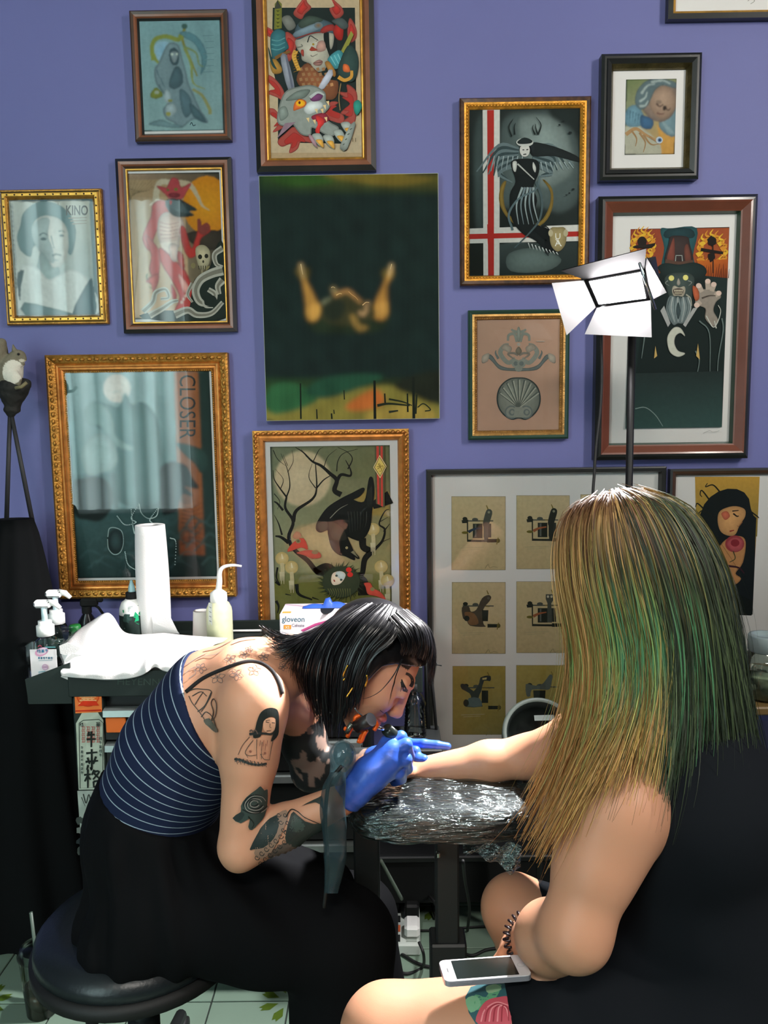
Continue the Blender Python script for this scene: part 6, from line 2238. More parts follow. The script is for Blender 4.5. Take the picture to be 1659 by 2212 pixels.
LN = np.array([-.52, -.66, -.54])
LN = LN / np.linalg.norm(LN)
lamp = thing('studio_lamp', 'bright LED panel lamp with four barn doors on a thin black stand', 'lamp', (xat(1361, 1000, LY), LY, 0))
fc = [(1263, 605.5), (1392, 582), (1405, 647), (1288, 662)]
m_led = mat('led_face', (255, 250, 252), emit=LED_EMIT)
q = [LP(x, y) for x, y in fc]
q_in = [np.mean(q, 0) + (v - np.mean(q, 0)) * .86 + LN * .001 for v in q]
MB().prism(q_in, -LN * .004).build('led_face', m_led, lamp)
MB().prism(q, -LN * .004).build('bezel', mat('bezel_black', (10, 10, 11), .8, spec=.1), lamp)
cq = np.mean(q, 0)
ll = area_light('led_beam', tuple(cq + LN * .003), tuple(cq + np.array([-.68, -.42, -.60])), .135, .07, LED_W, (1.0, .97, .98), 105)
ll.parent = lamp
ll.matrix_parent_inverse = Matrix.Translation(-Vector(WL[lamp.name]))
q2 = [cq + (v - cq) * 1.14 - LN * .004 for v in q]
MB().prism(q2, -LN * .045).build('housing', m_blk, lamp)
m_door = mat('lit_barn_door', (215, 212, 214), .5)  # the doors are black; the lamp's glare on two is put into this pale colour


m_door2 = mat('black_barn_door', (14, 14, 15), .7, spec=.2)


def door(a, b, c, d, push, m):
    """flap hinged on the face edge a-b, its free edge running from c to d"""
    A_, B_, C0 = LP(*a), LP(*b), LP(*c, push)
    n = np.cross(B_ - A_, C0 - A_)
    n /= np.linalg.norm(n)
    r_ = ray(*d)
    D0 = CAM + r_ * (((A_ - CAM) @ n) / (r_ @ n))
    MB().prism([A_, B_, C0, D0], n * .0015).build('barn_door', m, lamp)


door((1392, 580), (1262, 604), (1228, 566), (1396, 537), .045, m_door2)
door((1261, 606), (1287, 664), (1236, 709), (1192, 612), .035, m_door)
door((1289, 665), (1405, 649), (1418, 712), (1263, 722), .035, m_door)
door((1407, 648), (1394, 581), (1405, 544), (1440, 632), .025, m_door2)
pp = [LP(1402, 540, .06), LP(1440, 632, .075)]
MB().tube(pp, .003, 8).build('door_edge_rod', m_chrome, lamp, True)
tp = P(1366, 715, LY + .07)
MB().tube([P(1345, 640, LY + .06), P(1362, 690, LY + .05), tp], .012, 10).build('tilt_bracket', m_blk, lamp, True)
m_pole = mat('satin_black_pole', (12, 13, 13), .5, spec=.3)
MB().tube([tp, (tp[0], tp[1], .72)], .0085, 14).build('upper_pole', m_pole, lamp, True)
MB().tube([(tp[0], tp[1], .98), (tp[0], tp[1], .12)], .0115, 14).build('lower_pole', m_blk, lamp, True)
MB().lathe([(.012, 0), (.018, .003), (.018, .03), (.012, .034)], (tp[0], tp[1], .95), n=14).build('clamp_collar', m_rub, lamp, True)
for k in range(3):
    a_ = 2 * math.pi * k / 3 + .5
    d = np.array([math.cos(a_), math.sin(a_), 0])
    b = np.array([tp[0], tp[1], 0])
    MB().tube([b + (0, 0, .32), b + d * .30 + (0, 0, .012)], .008, 8).build('tripod_leg', m_blk, lamp, True)
q = [P(x, y, Y) for x, y, Y in ((1300, 690, 1.93), (1298, 730, 1.95), (1300, 800, 1.96), (1297, 880, 1.96), (1288, 960, 1.95), (1284, 1020, 1.94), (1280, 1100, 1.93), (1282, 1300, 1.92))]
q = [P(1330, 665, 1.90)] + q
MB().tube(cat_rom(q, 6), .0035, 8).build('power_cord', m_rub, lamp, True)

# --- round black bin behind the client's arm
by = 1.92
bc = P(1166, 1585, by)
ax_ = np.array([-.05, -.78, .62])
ax_ /= np.linalg.norm(ax_)
t = thing('round_lamp_shade', 'round black bowl-shaped lamp shade with grey tape inside behind the arm', 'lamp shade', bc)
s_ = 1 / ppm(by, 1585)
MB().lathe([(s_ * 60, -.10), (s_ * 76, -.05), (s_ * 80, 0), (s_ * 77, .004), (s_ * 69, .0), (s_ * 66, -.03), (s_ * 50, -.08), (0, -.085)], bc, ax_, 44).build('shade', mat('shade_black', (30, 36, 34), .4), t, True)
MB().lathe([(s_ * 80.5, -.026), (s_ * 80.8, -.001), (s_ * 77, .0045), (s_ * 71, .001)], bc, ax_, 44).build('rim', mat('rim_grey', (82, 92, 86), .45), t, True)
R3 = frame3(ax_)
MB().box(bc + R3 @ np.array([.018, .045, -.018]), (.05, .014, .001), R=R3).build('tape_strip', mat('grey_tape', (110, 120, 116), .5), t)
MB().lathe([(0, -.06), (.02, -.06), (.022, -.066)], bc, ax_, 20).build('bulb', mat('dim_bulb', (70, 84, 88), .2), t, True)
# gooseneck that carries the shade
q = cat_rom([bc - ax_ * .09, bc - ax_ * .15 + (0, 0, -.05), (bc[0] + .03, 2.1, .6), (bc[0] + .04, 2.12, .25), (bc[0] + .04, 2.12, .0)], 8)
MB().tube(q, .009, 10).build('gooseneck', m_blk, t, True)
MB().lathe([(0, 0), (.09, 0), (.09, .012), (.02, .02)], (bc[0] + .04, 2.12, 0), n=28).build('base', m_blk, t, True)

# --- clear bottle and dark rods between the artist's face and the framed prints
by = 1.98
c = np.array([xat(897, 1590, by), by, zat(897, 1592, by)])
sh = thing('side_shelf', 'narrow black wall shelf with upright rod and wire hooks right of the cabinet', 'shelf', (c[0] + .01, by, c[2] - .02))
MB().box((c[0], by, c[2] - .008), (.13, .16, .014), bev=.003).build('shelf_board', m_blk, sh)
MB().box((c[0], (by + WY) / 2 + .03, c[2] - .02), (.03, WY - by - .06, .02)).build('wall_bracket', m_blk, sh)
t = thing('clear_bottle', 'empty clear ribbed plastic bottle behind the artist face', 'bottle', c)
s_ = 1 / ppm(by, 1540)
pr = [(0, 0), (s_ * 22, 0)]
for k in range(9):
    pr += [(s_ * (25 - .4 * k), .008 + k * .008), (s_ * (23 - .4 * k), .012 + k * .008)]
pr += [(s_ * 24, .088), (s_ * 18, .108), (s_ * 9, .122), (s_ * 9, .135)]
MB().lathe(pr, c, n=24, sx=1.1).build('bottle', glass_mat('bottle_clear', (.86, .93, .9), .08, 1.5, 1.6), t, True)
MB().lathe([(s_ * 10, .128), (s_ * 10, .142), (0, .143)], c, n=16).build('cap', m_blkm, t, True)
x_ = xat(934, 1440, 2.02)
MB().tube([(x_ - .012, 2.04, c[2] - .001), (x_ - .014, 2.04, zat(928, 1380, 2.02))], .007, 8).build('upright', m_blk, sh, True)
MB().tube([P(948, 1640, 2.03), P(936, 1500, 2.03), P(926, 1400, 2.03)], .004, 8).build('strap', m_rub, sh, True)
for pts in ('932,1418 945,1436 954,1438', '928,1439 945,1436'):
    MB().tube([P(x, y, 2.02) for x, y in pts2(pts)], .0018, 6).build('hook', m_blk, sh, True)

# --- jar on a small wooden side table at the right edge
jy = 2.02
c = np.array([xat(1652, 1490, jy), jy, zat(1652, 1503, jy)])
tb = thing('side_table', 'small wooden table top with dark blue cloth at the right edge', 'table', (c[0] + .1, jy + .1, 0))
MB().box((c[0] + .12, jy + .10, c[2] - .012), (.42, .36, .022), bev=.004).build('table_top', wood('table_wood', (104, 84, 50)), tb)
for sx in (-.06, .30):
    for sy_ in (-.05, .25):
        MB().box((c[0] + sx, jy + sy_, (c[2] - .023) / 2), (.03, .03, c[2] - .023)).build('leg', MATS['table_wood'], tb)
V, Fc = [], []
for i in range(41):
    for j in range(2):
        u = i / 40
        V.append((c[0] - .09 + .42 * u, jy - .084 + .008 * math.sin(i * .9), c[2] - .03 - j * .55))
for i in range(40):
    Fc.append((2 * i, 2 * i + 2, 2 * i + 3, 2 * i + 1))
build('cloth', V, Fc, mat('navy_cloth', (26, 30, 56), .9), tb, True)
t = thing('glass_jar', 'clear glass jar with grey lid and paper label on the side table', 'jar', c)
s_ = 1 / ppm(jy, 1420)
MB().lathe([(0, 0), (s_ * 46, 0), (s_ * 50, .006), (s_ * 50, .085), (s_ * 46, .105), (s_ * 33, .122), (s_ * 32, .135)], c, n=32).build('jar', glass_mat('jar_glass', (.74, .8, .76), .03, 1.5, 1.4), t, True)
MB().lathe([(0, .002), (s_ * 46, .004), (s_ * 47, .05), (0, .055)], c, n=30).build('contents', mat('pale_cotton', (150, 160, 136), .9, var=.2, vscale=60), t, True)
MB().lathe([(s_ * 33, .118), (s_ * 38, .122), (s_ * 38, .158), (s_ * 36, .162), (s_ * 27, .162), (s_ * 26, .154), (0, .154)], c, n=32).build('lid', mat('grey_lid', (128, 144, 146), .45), t, True)
a = Ink(jy - s_ * 50, 0, 0, 1)
a.q((1634, 1441), (1676, 1443), (1676, 1457), (1633, 1455), '#b4bcb0').s('1640,1450 1660,1451', 3, '#6c7870', 3, 0)
wrap(a, c[0], c[1], s_ * 50)
a.build('label', t)
# ------------------------------------------------------------------ people
from mathutils.geometry import delaunay_2d_cdt


class SkinInk(Ink):
    """ink that lies on a body: every point is carried onto the surface along the line of sight it was measured on"""
    def __init__(s, bvh, ox=0.0, oy=0.0, sc=1.0, lift=.0006):
        Ink.__init__(s, 0, ox, oy, sc)
        s.bvh, s.lift = bvh, lift

    def _put(s, pts, faces, cols):
        s.n += 1
        if isinstance(cols[0], (int, float)) or isinstance(cols, str):
            cols = [cols] * len(pts)
        ok, b = {}, len(s.V)
        for i, (x, y) in enumerate(pts):
            d = ray(s.ox + x / s.sc, s.oy + y / s.sc)
            d = d / np.linalg.norm(d)
            h = s.bvh.ray_cast(Vector(CAM), Vector(d))
            if h[0] is None:
                continue
            ok[i] = len(s.V)
            s.V.append(np.array(h[0]) - d * 0 + np.array(h[1]) * (s.lift + .00002 * s.n))
            s.C.append(lin(cols[i]))
        for f in faces:
            if all(i in ok for i in f):
                q = [s.V[ok[i]] for i in f]
                if max(np.linalg.norm(q[k] - q[k - 1]) for k in range(len(q))) < .03:
                    s.F.append(tuple(ok[i] for i in f))

    def p(s, pts, col, sm=0, step=None):
        if isinstance(pts, str):
            pts = pts2(pts)
        pts = np.asarray(cat_rom(pts, sm, True) if sm else pts, float)
        step = step or 5.0 * s.sc
        lo, hi = pts.min(0), pts.max(0)
        ex = [(x, y) for x in np.arange(lo[0], hi[0], step) for y in np.arange(lo[1], hi[1], step)]
        n = len(pts)
        dense = []
        for i in range(n):
            a, b = pts[i], pts[(i + 1) % n]
            m = max(1, int(np.hypot(*(b - a)) / step))
            dense += [a + (b - a) * k / m for k in range(m)]
        n = len(dense)
        allp = [Vector((float(x), float(y))) for x, y in dense] + [Vector((float(x), float(y))) for x, y in ex]
        r = delaunay_2d_cdt(allp, [(i, (i + 1) % n) for i in range(n)], [list(range(n))], 1, 1e-5)
        s._put([(v.x, v.y) for v in r[0]], [tuple(f) for f in r[2]], col)
        return s

    def s(s, pts, w, col, w2=None, sm=6, c2=None):
        return Ink.s(s, pts, w, col, w2, max(sm, 6))

    def e(s, x, y, rx, ry, col, rot=0, mid=None, n=20):
        c, sn = math.cos(math.radians(rot)), math.sin(math.radians(rot))
        return s.p([(x + rx * math.cos(2 * math.pi * k / n) * c - ry * math.sin(2 * math.pi * k / n) * sn, y + rx * math.cos(2 * math.pi * k / n) * sn + ry * math.sin(2 * math.pi * k / n) * c) for k in range(n)], col)

    def blob(s, x, y, rx, ry, col, n=14, jag=.2, rot=0, mid=None):
        return s.p([(x + rx * (1 + jag * random.uniform(-1, 1)) * math.cos(2 * math.pi * k / n), y + ry * (1 + jag * random.uniform(-1, 1)) * math.sin(2 * math.pi * k / n)) for k in range(n)], col)


def bvh_of(V, Q):
    return BVHTree.FromPolygons([Vector(v) for v in V], [tuple(int(i) for i in q) for q in Q])


class Head:
    """head in its own frame: forward, right side, up"""
    def __init__(s, c, f, up):
        s.c = np.asarray(c, float)
        s.f = np.asarray(f, float) / np.linalg.norm(f)
        up = np.asarray(up, float)
        up = up - s.f * up.dot(s.f)
        s.u = up / np.linalg.norm(up)
        s.r = np.cross(s.f, s.u)
        s.R = np.stack([s.f, s.r, s.u], 1)

    def at(s, f, r, u):
        return s.c + s.R @ np.array([f, r, u])

    def loc(s, V):
        return (np.asarray(V) - s.c) @ s.R

    def shape(s, B):
        A, R = s.at, s.R
        B.ell(A(-.012, 0, .030), (.094, .074, .083), R, .02)
        B.ell(A(.034, 0, -.030), (.056, .058, .078), R, .03)
        B.ell(A(.066, 0, -.098), (.016, .02, .014), R, .025)
        for q in (-1, 1):
            B.cone(A(.0, q * .052, -.05), A(.058, q * .016, -.100), .016, .012, .022)
            B.ell(A(.058, q * .036, -.022), (.022, .018, .022), R, .025)
            B.ell(A(.0785, q * .031, .012), (.013, .015, .012), R, .006)
            B.cone(A(.083, q * .018, .031), A(.070, q * .046, .030), .009, .008, .012)
            B.ell(A(-.012, q * .076, .0), (.018, .007, .031), R, .006)
            B.ell(A(.0975, q * .0125, -.0335), (.009, .007, .0075), R, .005)
        B.cone(A(.086, 0, .018), A(.107, 0, -.028), .0085, .0105, .012)
        B.ell(A(.106, 0, -.030), (.010, .011, .009), R, .006)
        B.ell(A(.092, 0, -.0565), (.012, .022, .0075), R, .007)
        B.ell(A(.089, 0, -.0705), (.0125, .019, .0082), R, .007)
        for q in (-1, 1):
            B.ell(A(.0865, q * .031, -.004), (.008, .016, .006), R, .008, sub=True)
            B.ell(A(.1015, q * .0065, -.0385), (.005, .0032, .003), R, .002, sub=True)
        B.ell(A(.104, 0, -.0635), (.012, .020, .0013), R, .003, sub=True)


SKIN = lin('#cc9678')


def hair_sheet(guides, n, npts, width, colf, jit=.004, depth=.008, seed=1, lenv=(.85, 1.03), clump=0.0, face=None):
    """thin flat strands between guide curves -> one mesh"""
    rng = np.random.default_rng(seed)
    G = np.array([resample(cat_rom(g, 8), npts) for g in guides])          # guides x npts x 3
    ng = len(G)
    U = np.sort(rng.uniform(0, ng - 1, n))
    V, Fc, C = [], [], []
    c0 = G.reshape(-1, 3).mean(0)
    for u in U:
        uu = u
        if clump:
            uu = u + clump * (np.round(u * 9) / 9 - u)
        i = min(int(uu), ng - 2)
        t = uu - i
        a = G[max(i - 1, 0)], G[i], G[i + 1], G[min(i + 2, ng - 1)]
        S = .5 * (2 * a[1] + (a[2] - a[0]) * t + (2 * a[0] - 5 * a[1] + 4 * a[2] - a[3]) * t * t + (3 * a[1] - a[0] - 3 * a[2] + a[3]) * t ** 3)
        L = rng.uniform(*lenv)
        k = L * np.linspace(0, npts - 1, npts)
        S = np.stack([np.interp(k, np.arange(npts), S[:, d]) for d in range(3)], 1) if L <= 1 else S
        v = np.linspace(0, 1, npts)
        ctr = S.mean(0)
        out = S - (face if face is not None else c0)
        out /= np.linalg.norm(out, axis=1)[:, None] + 1e-9
        S = S - out * (depth * rng.uniform(0, 1))
        ph = rng.uniform(0, 6.28, 3)
        am = rng.normal(size=3) * jit
        S = S + (v ** 1.3)[:, None] * am * np.sin(v[:, None] * rng.uniform(2, 5) + ph) + rng.normal(size=3) * jit * .25
        T = np.gradient(S, axis=0)
        W_ = np.cross(T, out + rng.normal(size=3) * .35)
        W_ /= np.linalg.norm(W_, axis=1)[:, None] + 1e-9
        w = width * rng.uniform(.6, 1.3) * (1 - .75 * v ** 2.5)
        b = len(V)
        cc = colf(u / (ng - 1), v, rng)
        for q in range(npts):
            V.append(S[q] + W_[q] * w[q] / 2)
            V.append(S[q] - W_[q] * w[q] / 2)
            C += [cc[q], cc[q]]
        Fc += [(b + 2 * q, b + 2 * q + 1, b + 2 * q + 3, b + 2 * q + 2) for q in range(npts - 1)]
    return np.array(V), Fc, np.array(C)


def resample(p, n):
    d = np.r_[0, np.cumsum(np.linalg.norm(np.diff(p, axis=0), axis=1))]
    t = np.linspace(0, d[-1], n)
    return np.stack([np.interp(t, d, p[:, k]) for k in range(3)], 1)


def guides_of(txt):
    """lines of 'px,py,Y px,py,Y ...'"""
    return [[P(*[float(v) for v in q.split(',')]) for q in l.split()] for l in txt.strip().splitlines()]


def hair_mat(name, rough):
    m = vmat(name, rough, .5)
    return m


def hand_shape(B, wrist, knuckles, chains, rr, thumb, k=.006, palm_r=.017):
    """palm from the wrist to four knuckles, four fingers and a thumb, each a bent chain"""
    wrist = np.asarray(wrist)
    kc = np.mean(knuckles, 0)
    B.cone(wrist, wrist * .45 + kc * .55, palm_r * 1.25, palm_r * 1.15, .012)
    for q in knuckles:
        B.cone(wrist * .55 + kc * .45, q, palm_r * .95, rr * 1.12, .012)
    for i in range(len(knuckles) - 1):
        B.cone(knuckles[i], knuckles[i + 1], rr * 1.08, rr * 1.08, .008)
    for c in chains:
        n = len(c)
        B.chain(c, [rr * (1.05 - .1 * i) for i in range(n)], k * .5)
    n = len(thumb)
    B.chain(thumb, [rr * (1.35 - .13 * i) for i in range(n)], k)


# ================================================================== the tattoo artist
AP = lambda x, y, Y: P(x, y, Y)
hA = Head(AP(798, 1434, 1.55), (.70, -.10, -.72), (.71, 0, .70))
LAT = np.array([0, 1.0, 0])
sh_n, el_n, wr_n = AP(551, 1513, 1.425), AP(521, 1828, 1.40), AP(752, 1722, 1.42)
sh_f, el_f, wr_f = AP(640, 1535, 1.70), AP(672, 1665, 1.74), AP(815, 1640, 1.66)


def artist_torso(B, g=0.0):
    B.cone(AP(338, 1880, 1.57), AP(342, 1725, 1.57), .125 + g, .105 + g, .05, LAT, 1.22)
    B.cone(AP(342, 1725, 1.57), AP(392, 1628, 1.57), .105 + g, .112 + g, .05, LAT, 1.18)
    B.cone(AP(392, 1628, 1.57), AP(470, 1522, 1.565), .112 + g, .105 + g, .05, LAT, 1.25)
    B.cone(AP(470, 1522, 1.565), AP(545, 1470, 1.56), .100 + g, .075 + g, .05, LAT, 1.45)


A = Body()
artist_torso(A)
A.cone(AP(545, 1470, 1.56), AP(640, 1430, 1.555), .075, .050, .04)
A.cone(AP(630, 1432, 1.555), hA.at(-.035, 0, -.035), .050, .046, .03)
A.cone(AP(520, 1480, 1.50), sh_n, .062, .052, .04)                      # shoulder blade to near shoulder
A.chain([sh_n, sh_n * .62 + el_n * .38, el_n], [.052, .0475, .041], .03)
A.ell(AP(545, 1545, 1.41), (.05, .045, .065), None, .04)
A.chain([el_n, el_n * .6 + wr_n * .4, wr_n], [.041, .040, .027], .012)
A.ell(AP(514, 1856, 1.40), (.018, .018, .016), None, .02)
A.cone(AP(575, 1485, 1.62), sh_f, .065, .05, .04)
A.chain([sh_f, sh_f * .5 + el_f * .5, el_f], [.05, .046, .042], .03)
A.chain([el_f, el_f * .6 + wr_f * .4, wr_f], [.042, .038, .026], .02)
A.ell(AP(520, 1570, 1.50), (.06, .05, .05), None, .03)                   # chest side under the arm
hA.shape(A)
# head finely, the rest coarser; both pieces come from the same surface and overlap at the neck
hl = lambda X: (X - hA.c) @ hA.R
neck_cut = lambda X: -(hl(X)[:, 2] + .085 + .55 * np.minimum(hl(X)[:, 0], 0) * 0 + 0.0) 


def clip_head(X):
    q = hl(X)
    return np.maximum(np.sqrt((q * q).sum(1)) - .150, -(q[:, 0] * .45 + q[:, 2] + .105))


def clip_rest(X):
    q = hl(X)
    return np.minimum(-(np.sqrt((q * q).sum(1)) - .147), (q[:, 0] * .45 + q[:, 2] + .108)) * 1.0 * -1 * -1


V1, Q1 = A.mesh(.0021, clip=clip_head, lo=hA.c - .16, hi=hA.c + .16)
V1 = smooth_mesh(V1, Q1, 1, .4)


def keep_rest(X):
    q = hl(X)
    inside = np.maximum(np.sqrt((q * q).sum(1)) - .147, -(q[:, 0] * .45 + q[:, 2] + .102))
    return -inside


V2, Q2 = A.mesh(.0046, clip=lambda X: np.maximum(keep_rest(X), -(X[:, 2] - .30)))
V2 = smooth_mesh(V2, Q2, 2, .5)
VA = np.vstack([V1, V2])
QA = np.vstack([Q1, Q2 + len(V1)])
cols = np.tile(SKIN, (len(VA), 1))
q = hA.loc(VA)
inh = np.linalg.norm(q, axis=1) < .15
lips = inh & (np.abs(q[:, 1]) < .023) & (q[:, 0] > .086) & (((np.abs(q[:, 2] + .0575) < .0065)) | (np.abs(q[:, 2] + .070) < .0072))
cols[lips] = lin('#b0605c')
face = inh & (q[:, 0] > .02)
cols[face & ~lips] *= np.array([1.0, .93, .88])
lid = inh & (np.linalg.norm((q - np.array([.088, -.031, .016])) * np.array([.6, 1, 1]), axis=1) < .015) & (q[:, 0] > .07)
cols[lid] *= .86
nost = inh & (np.linalg.norm(q - np.array([.101, .0065, -.0395]), axis=1) < .0042) | inh & (np.linalg.norm(q - np.array([.101, -.0065, -.0395]), axis=1) < .0042)
cols[nost] *= .25
scalp = inh & (((q[:, 2] > .055) & (q[:, 0] < .055)) | (q[:, 2] > .092) | (q[:, 0] < -.02)) & (q[:, 2] > -.06)
cols[scalp] = lin('#1a1714')
# the far arm is covered by a blackwork sleeve
dl = VA - sh_f
ax = (el_f - sh_f)
t_ = (dl @ ax) / (ax @ ax)
far = (VA[:, 1] > 1.655) & (VA[:, 0] > sh_f[0] - .06) & (t_ > .08) & ~inh
nz = vnoise(VA, 70, 11) + .7 * vnoise(VA, 150, 12)
cols[far] = np.where((nz[far] > -.25)[:, None], np.array(lin('#2c2f2f')), np.array(lin('#8a7468')))
ARTIST = thing('person', 'tattoo artist with black hair and striped navy top bending over the arm', 'person', (float(sc_[0]), 1.56, SZ))
m_skin = vmat('skin', .48, .4, sss=.12, bump=.03, bscale=600)
build('body', VA, QA, m_skin, ARTIST, True, cols)
bvA = bvh_of(VA, QA)

# --- striped top
TB = Body()
artist_torso(TB, .004)
TB.ell(AP(520, 1575, 1.52), (.062, .05, .055), None, .03)
e0, e1 = AP(391, 1441, 1.5), AP(487, 1612, 1.5)
ed = np.array([e1[0] - e0[0], 0, e1[2] - e0[2]])
ed /= np.linalg.norm(ed)
en = np.array([-ed[2], 0, ed[0]])                                        # towards the bare back
if (AP(560, 1480, 1.5) - e0) @ en < 0:
    en = -en
fan = AP(680, 1850, 1.50)
w0, w1 = AP(216, 1700, 1.56), AP(500, 1790, 1.56)
V, Q = TB.mesh(.0045, clip=lambda X: np.maximum((X - e0) @ en, -(X[:, 2] - AP(340, 1850, 1.57)[2])), disp=lambda X: .0016 * vnoise(X, 26, 4))
V = smooth_mesh(V, Q, 2, .5)


def stripe_mat(org):
    m = mat('navy_pinstripe', (38, 52, 84), rough=.85, spec=.2)
    nt = m.node_tree
    b = nt.nodes['Principled BSDF']
    tc = [k for k in nt.nodes if k.type == 'TEX_COORD'][0]
    sub = nt.nodes.new('ShaderNodeVectorMath')
    sub.operation = 'SUBTRACT'
    sub.inputs[1].default_value = tuple(org)
    nt.links.new(tc.outputs['Object'], sub.inputs[0])
    sp = nt.nodes.new('ShaderNodeSeparateXYZ')
    nt.links.new(sub.outputs[0], sp.inputs[0])
    at = nt.nodes.new('ShaderNodeMath')
    at.operation = 'ARCTAN2'
    nt.links.new(sp.outputs['Z'], at.inputs[0])
    nt.links.new(sp.outputs['X'], at.inputs[1])
    ml = nt.nodes.new('ShaderNodeMath')
    ml.operation = 'MULTIPLY'
    ml.inputs[1].default_value = 1 / math.radians(3.0)
    nt.links.new(at.outputs[0], ml.inputs[0])
    fr = nt.nodes.new('ShaderNodeMath')
    fr.operation = 'FRACT'
    nt.links.new(ml.outputs[0], fr.inputs[0])
    lt = nt.nodes.new('ShaderNodeMath')
    lt.operation = 'LESS_THAN'
    lt.inputs[1].default_value = .10
    nt.links.new(fr.outputs[0], lt.inputs[0])
    mx = nt.nodes.new('ShaderNodeMix')
    mx.data_type = 'RGBA'
    mx.inputs['A'].default_value = (*lin((24, 34, 60)), 1)
    mx.inputs['B'].default_value = (*lin((150, 168, 180)), 1)
    nt.links.new(lt.outputs[0], mx.inputs['Factor'])
    nt.links.new(mx.outputs['Result'], b.inputs['Base Color'])
    return m


build('striped_top', V, Q, stripe_mat(fan - np.array(WL[ARTIST.name])), ARTIST, True)


def on_skin(bv, x, y, lift=.002):
    d = ray(x, y)
    d = d / np.linalg.norm(d)
    h = bv.ray_cast(Vector(CAM), Vector(d))
    return None if h[0] is None else np.array(h[0]) + np.array(h[1]) * lift


st = [on_skin(bvA, x, y) for x, y in cat_rom(pts2('402,1496 440,1466 485,1446 530,1432 560,1434 585,1450 600,1474 608,1500'), 5)]
st = np.array([p_ for p_ in st if p_ is not None])
MB().tube(st, .0038, 8).build('shoulder_strap', mat('black_strap', (20, 20, 22), .8), ARTIST, True)

# --- black trousers with gathered waist
SK = Body()
SK.cone(AP(345, 1680, 1.57), AP(340, 1790, 1.57), .116, .130, .03, LAT, 1.2)
SK.cone(AP(340, 1790, 1.57), AP(345, 1925, 1.565), .130, .138, .05, LAT, 1.2)
SK.ell(AP(310, 1975, 1.56), (.12, .18, .085), None, .05)
kn_n, kn_f = AP(735, 2035, 1.47), AP(760, 1985, 1.68)
SK.cone(AP(375, 1960, 1.48), kn_n, .115, .098, .05)
SK.cone(AP(385, 1930, 1.66), kn_f, .115, .092, .05)
SK.cone(AP(430, 1890, 1.57), AP(700, 1930, 1.58), .11, .07, .06)
SK.chain([kn_n, np.array([kn_n[0] + .005, 1.48, .12])], [.098, .115], .03)
SK.chain([kn_f, np.array([kn_f[0] + .03, 1.68, .12])], [.092, .105], .03)
wz = AP(340, 1690, 1.57)


def sk_disp(X):
    a_ = np.arctan2(X[:, 1] - 1.57, X[:, 0] - wz[0])
    d = np.clip((wz[2] - X[:, 2]) / .08, 0, 1) * np.clip(1 - (wz[2] - .3 - X[:, 2]) / .25, .3, 1)
    fold = np.sin(a_ * 13 + 2 * np.sin(X[:, 2] * 9)) + .6 * np.sin(a_ * 23 + X[:, 2] * 8)
    return .0042 * fold * d + .003 * vnoise(X, 18, 8)


band_n = (AP(500, 1768, 1.57) - AP(222, 1664, 1.57))
band_n = np.array([-band_n[2], 0, band_n[0]])
band_n /= np.linalg.norm(band_n)
if band_n[2] < 0:
    band_n = -band_n
b0_ = AP(222, 1666, 1.57)
V, Q = SK.mesh(.0065, clip=lambda X: np.maximum((X - b0_) @ band_n, -(X[:, 2] - .055)), disp=sk_disp)
V = smooth_mesh(V, Q, 2, .5)
m_trs = mat('black_rayon', (10, 11, 13), rough=.85, spec=.12)
build('trousers', V, Q, m_trs, ARTIST, True)
for (x, Y) in ((kn_n[0] + .06, 1.48), (kn_f[0] + .08, 1.68)):
    sho = Body().ell((x, Y, .035), (.12, .045, .04), None, .02).ell((x - .07, Y, .045), (.05, .04, .05), None, .03)
    V, Q = sho.mesh(.006, clip=lambda X: -(X[:, 2] - .002))
    build('shoe', V, Q, m_rub, ARTIST, True)

# --- gloves
m_glove = mat('blue_nitrile', (52, 92, 190))
GY = 1.44
gk = [AP(838, 1604, 1.455), AP(850, 1620, 1.430), AP(850, 1645, 1.425), AP(838, 1668, 1.43)]
g1 = [[gk[0], AP(866, 1592, 1.46), AP(880, 1614, 1.49), AP(884, 1636, 1.51)],
      [gk[1], AP(877, 1608, 1.432), AP(884, 1632, 1.465), AP(880, 1650, 1.50)],
      [gk[2], AP(876, 1640, 1.428), AP(880, 1660, 1.455), AP(868, 1672, 1.48)],
      [gk[3], AP(862, 1668, 1.432), AP(866, 1682, 1.455), AP(852, 1688, 1.475)]]
GL = Body()
hand_shape(GL, AP(768, 1702, 1.425), gk, g1, .0118, [AP(795, 1660, 1.46), AP(838, 1610, 1.50), AP(872, 1622, 1.52)], palm_r=.024)
GL.cone(AP(748, 1722, 1.42), AP(800, 1672, 1.425), .0315, .030, .01)
GL.cone(AP(800, 1672, 1.425), AP(838, 1640, 1.43), .029, .024, .012)
cd_ = AP(790, 1690, 1.42) - AP(750, 1722, 1.42)
cd_ /= np.linalg.norm(cd_)
c0_ = AP(748, 1724, 1.42)
V, Q = GL.mesh(.0019, grow=.0006, clip=lambda X: -((X - c0_) @ cd_) + .004 * np.sin(X[:, 2] * 160), disp=lambda X: .0006 * np.sin((X @ cd_) * 420 + 3 * vnoise(X, 60, 2)) * np.clip(1 - ((X - c0_) @ cd_) / .07, 0, 1) + .0004 * vnoise(X, 130, 3))
V = smooth_mesh(V, Q, 1, .4)
gl = build('glove', V, Q, m_glove, ARTIST, True)
gl['label'] = 'blue nitrile glove gripping the tattoo machine'
ik = [AP(880, 1606, 1.60), AP(872, 1618, 1.585), AP(866, 1632, 1.58), AP(858, 1644, 1.58)]
G2 = Body()
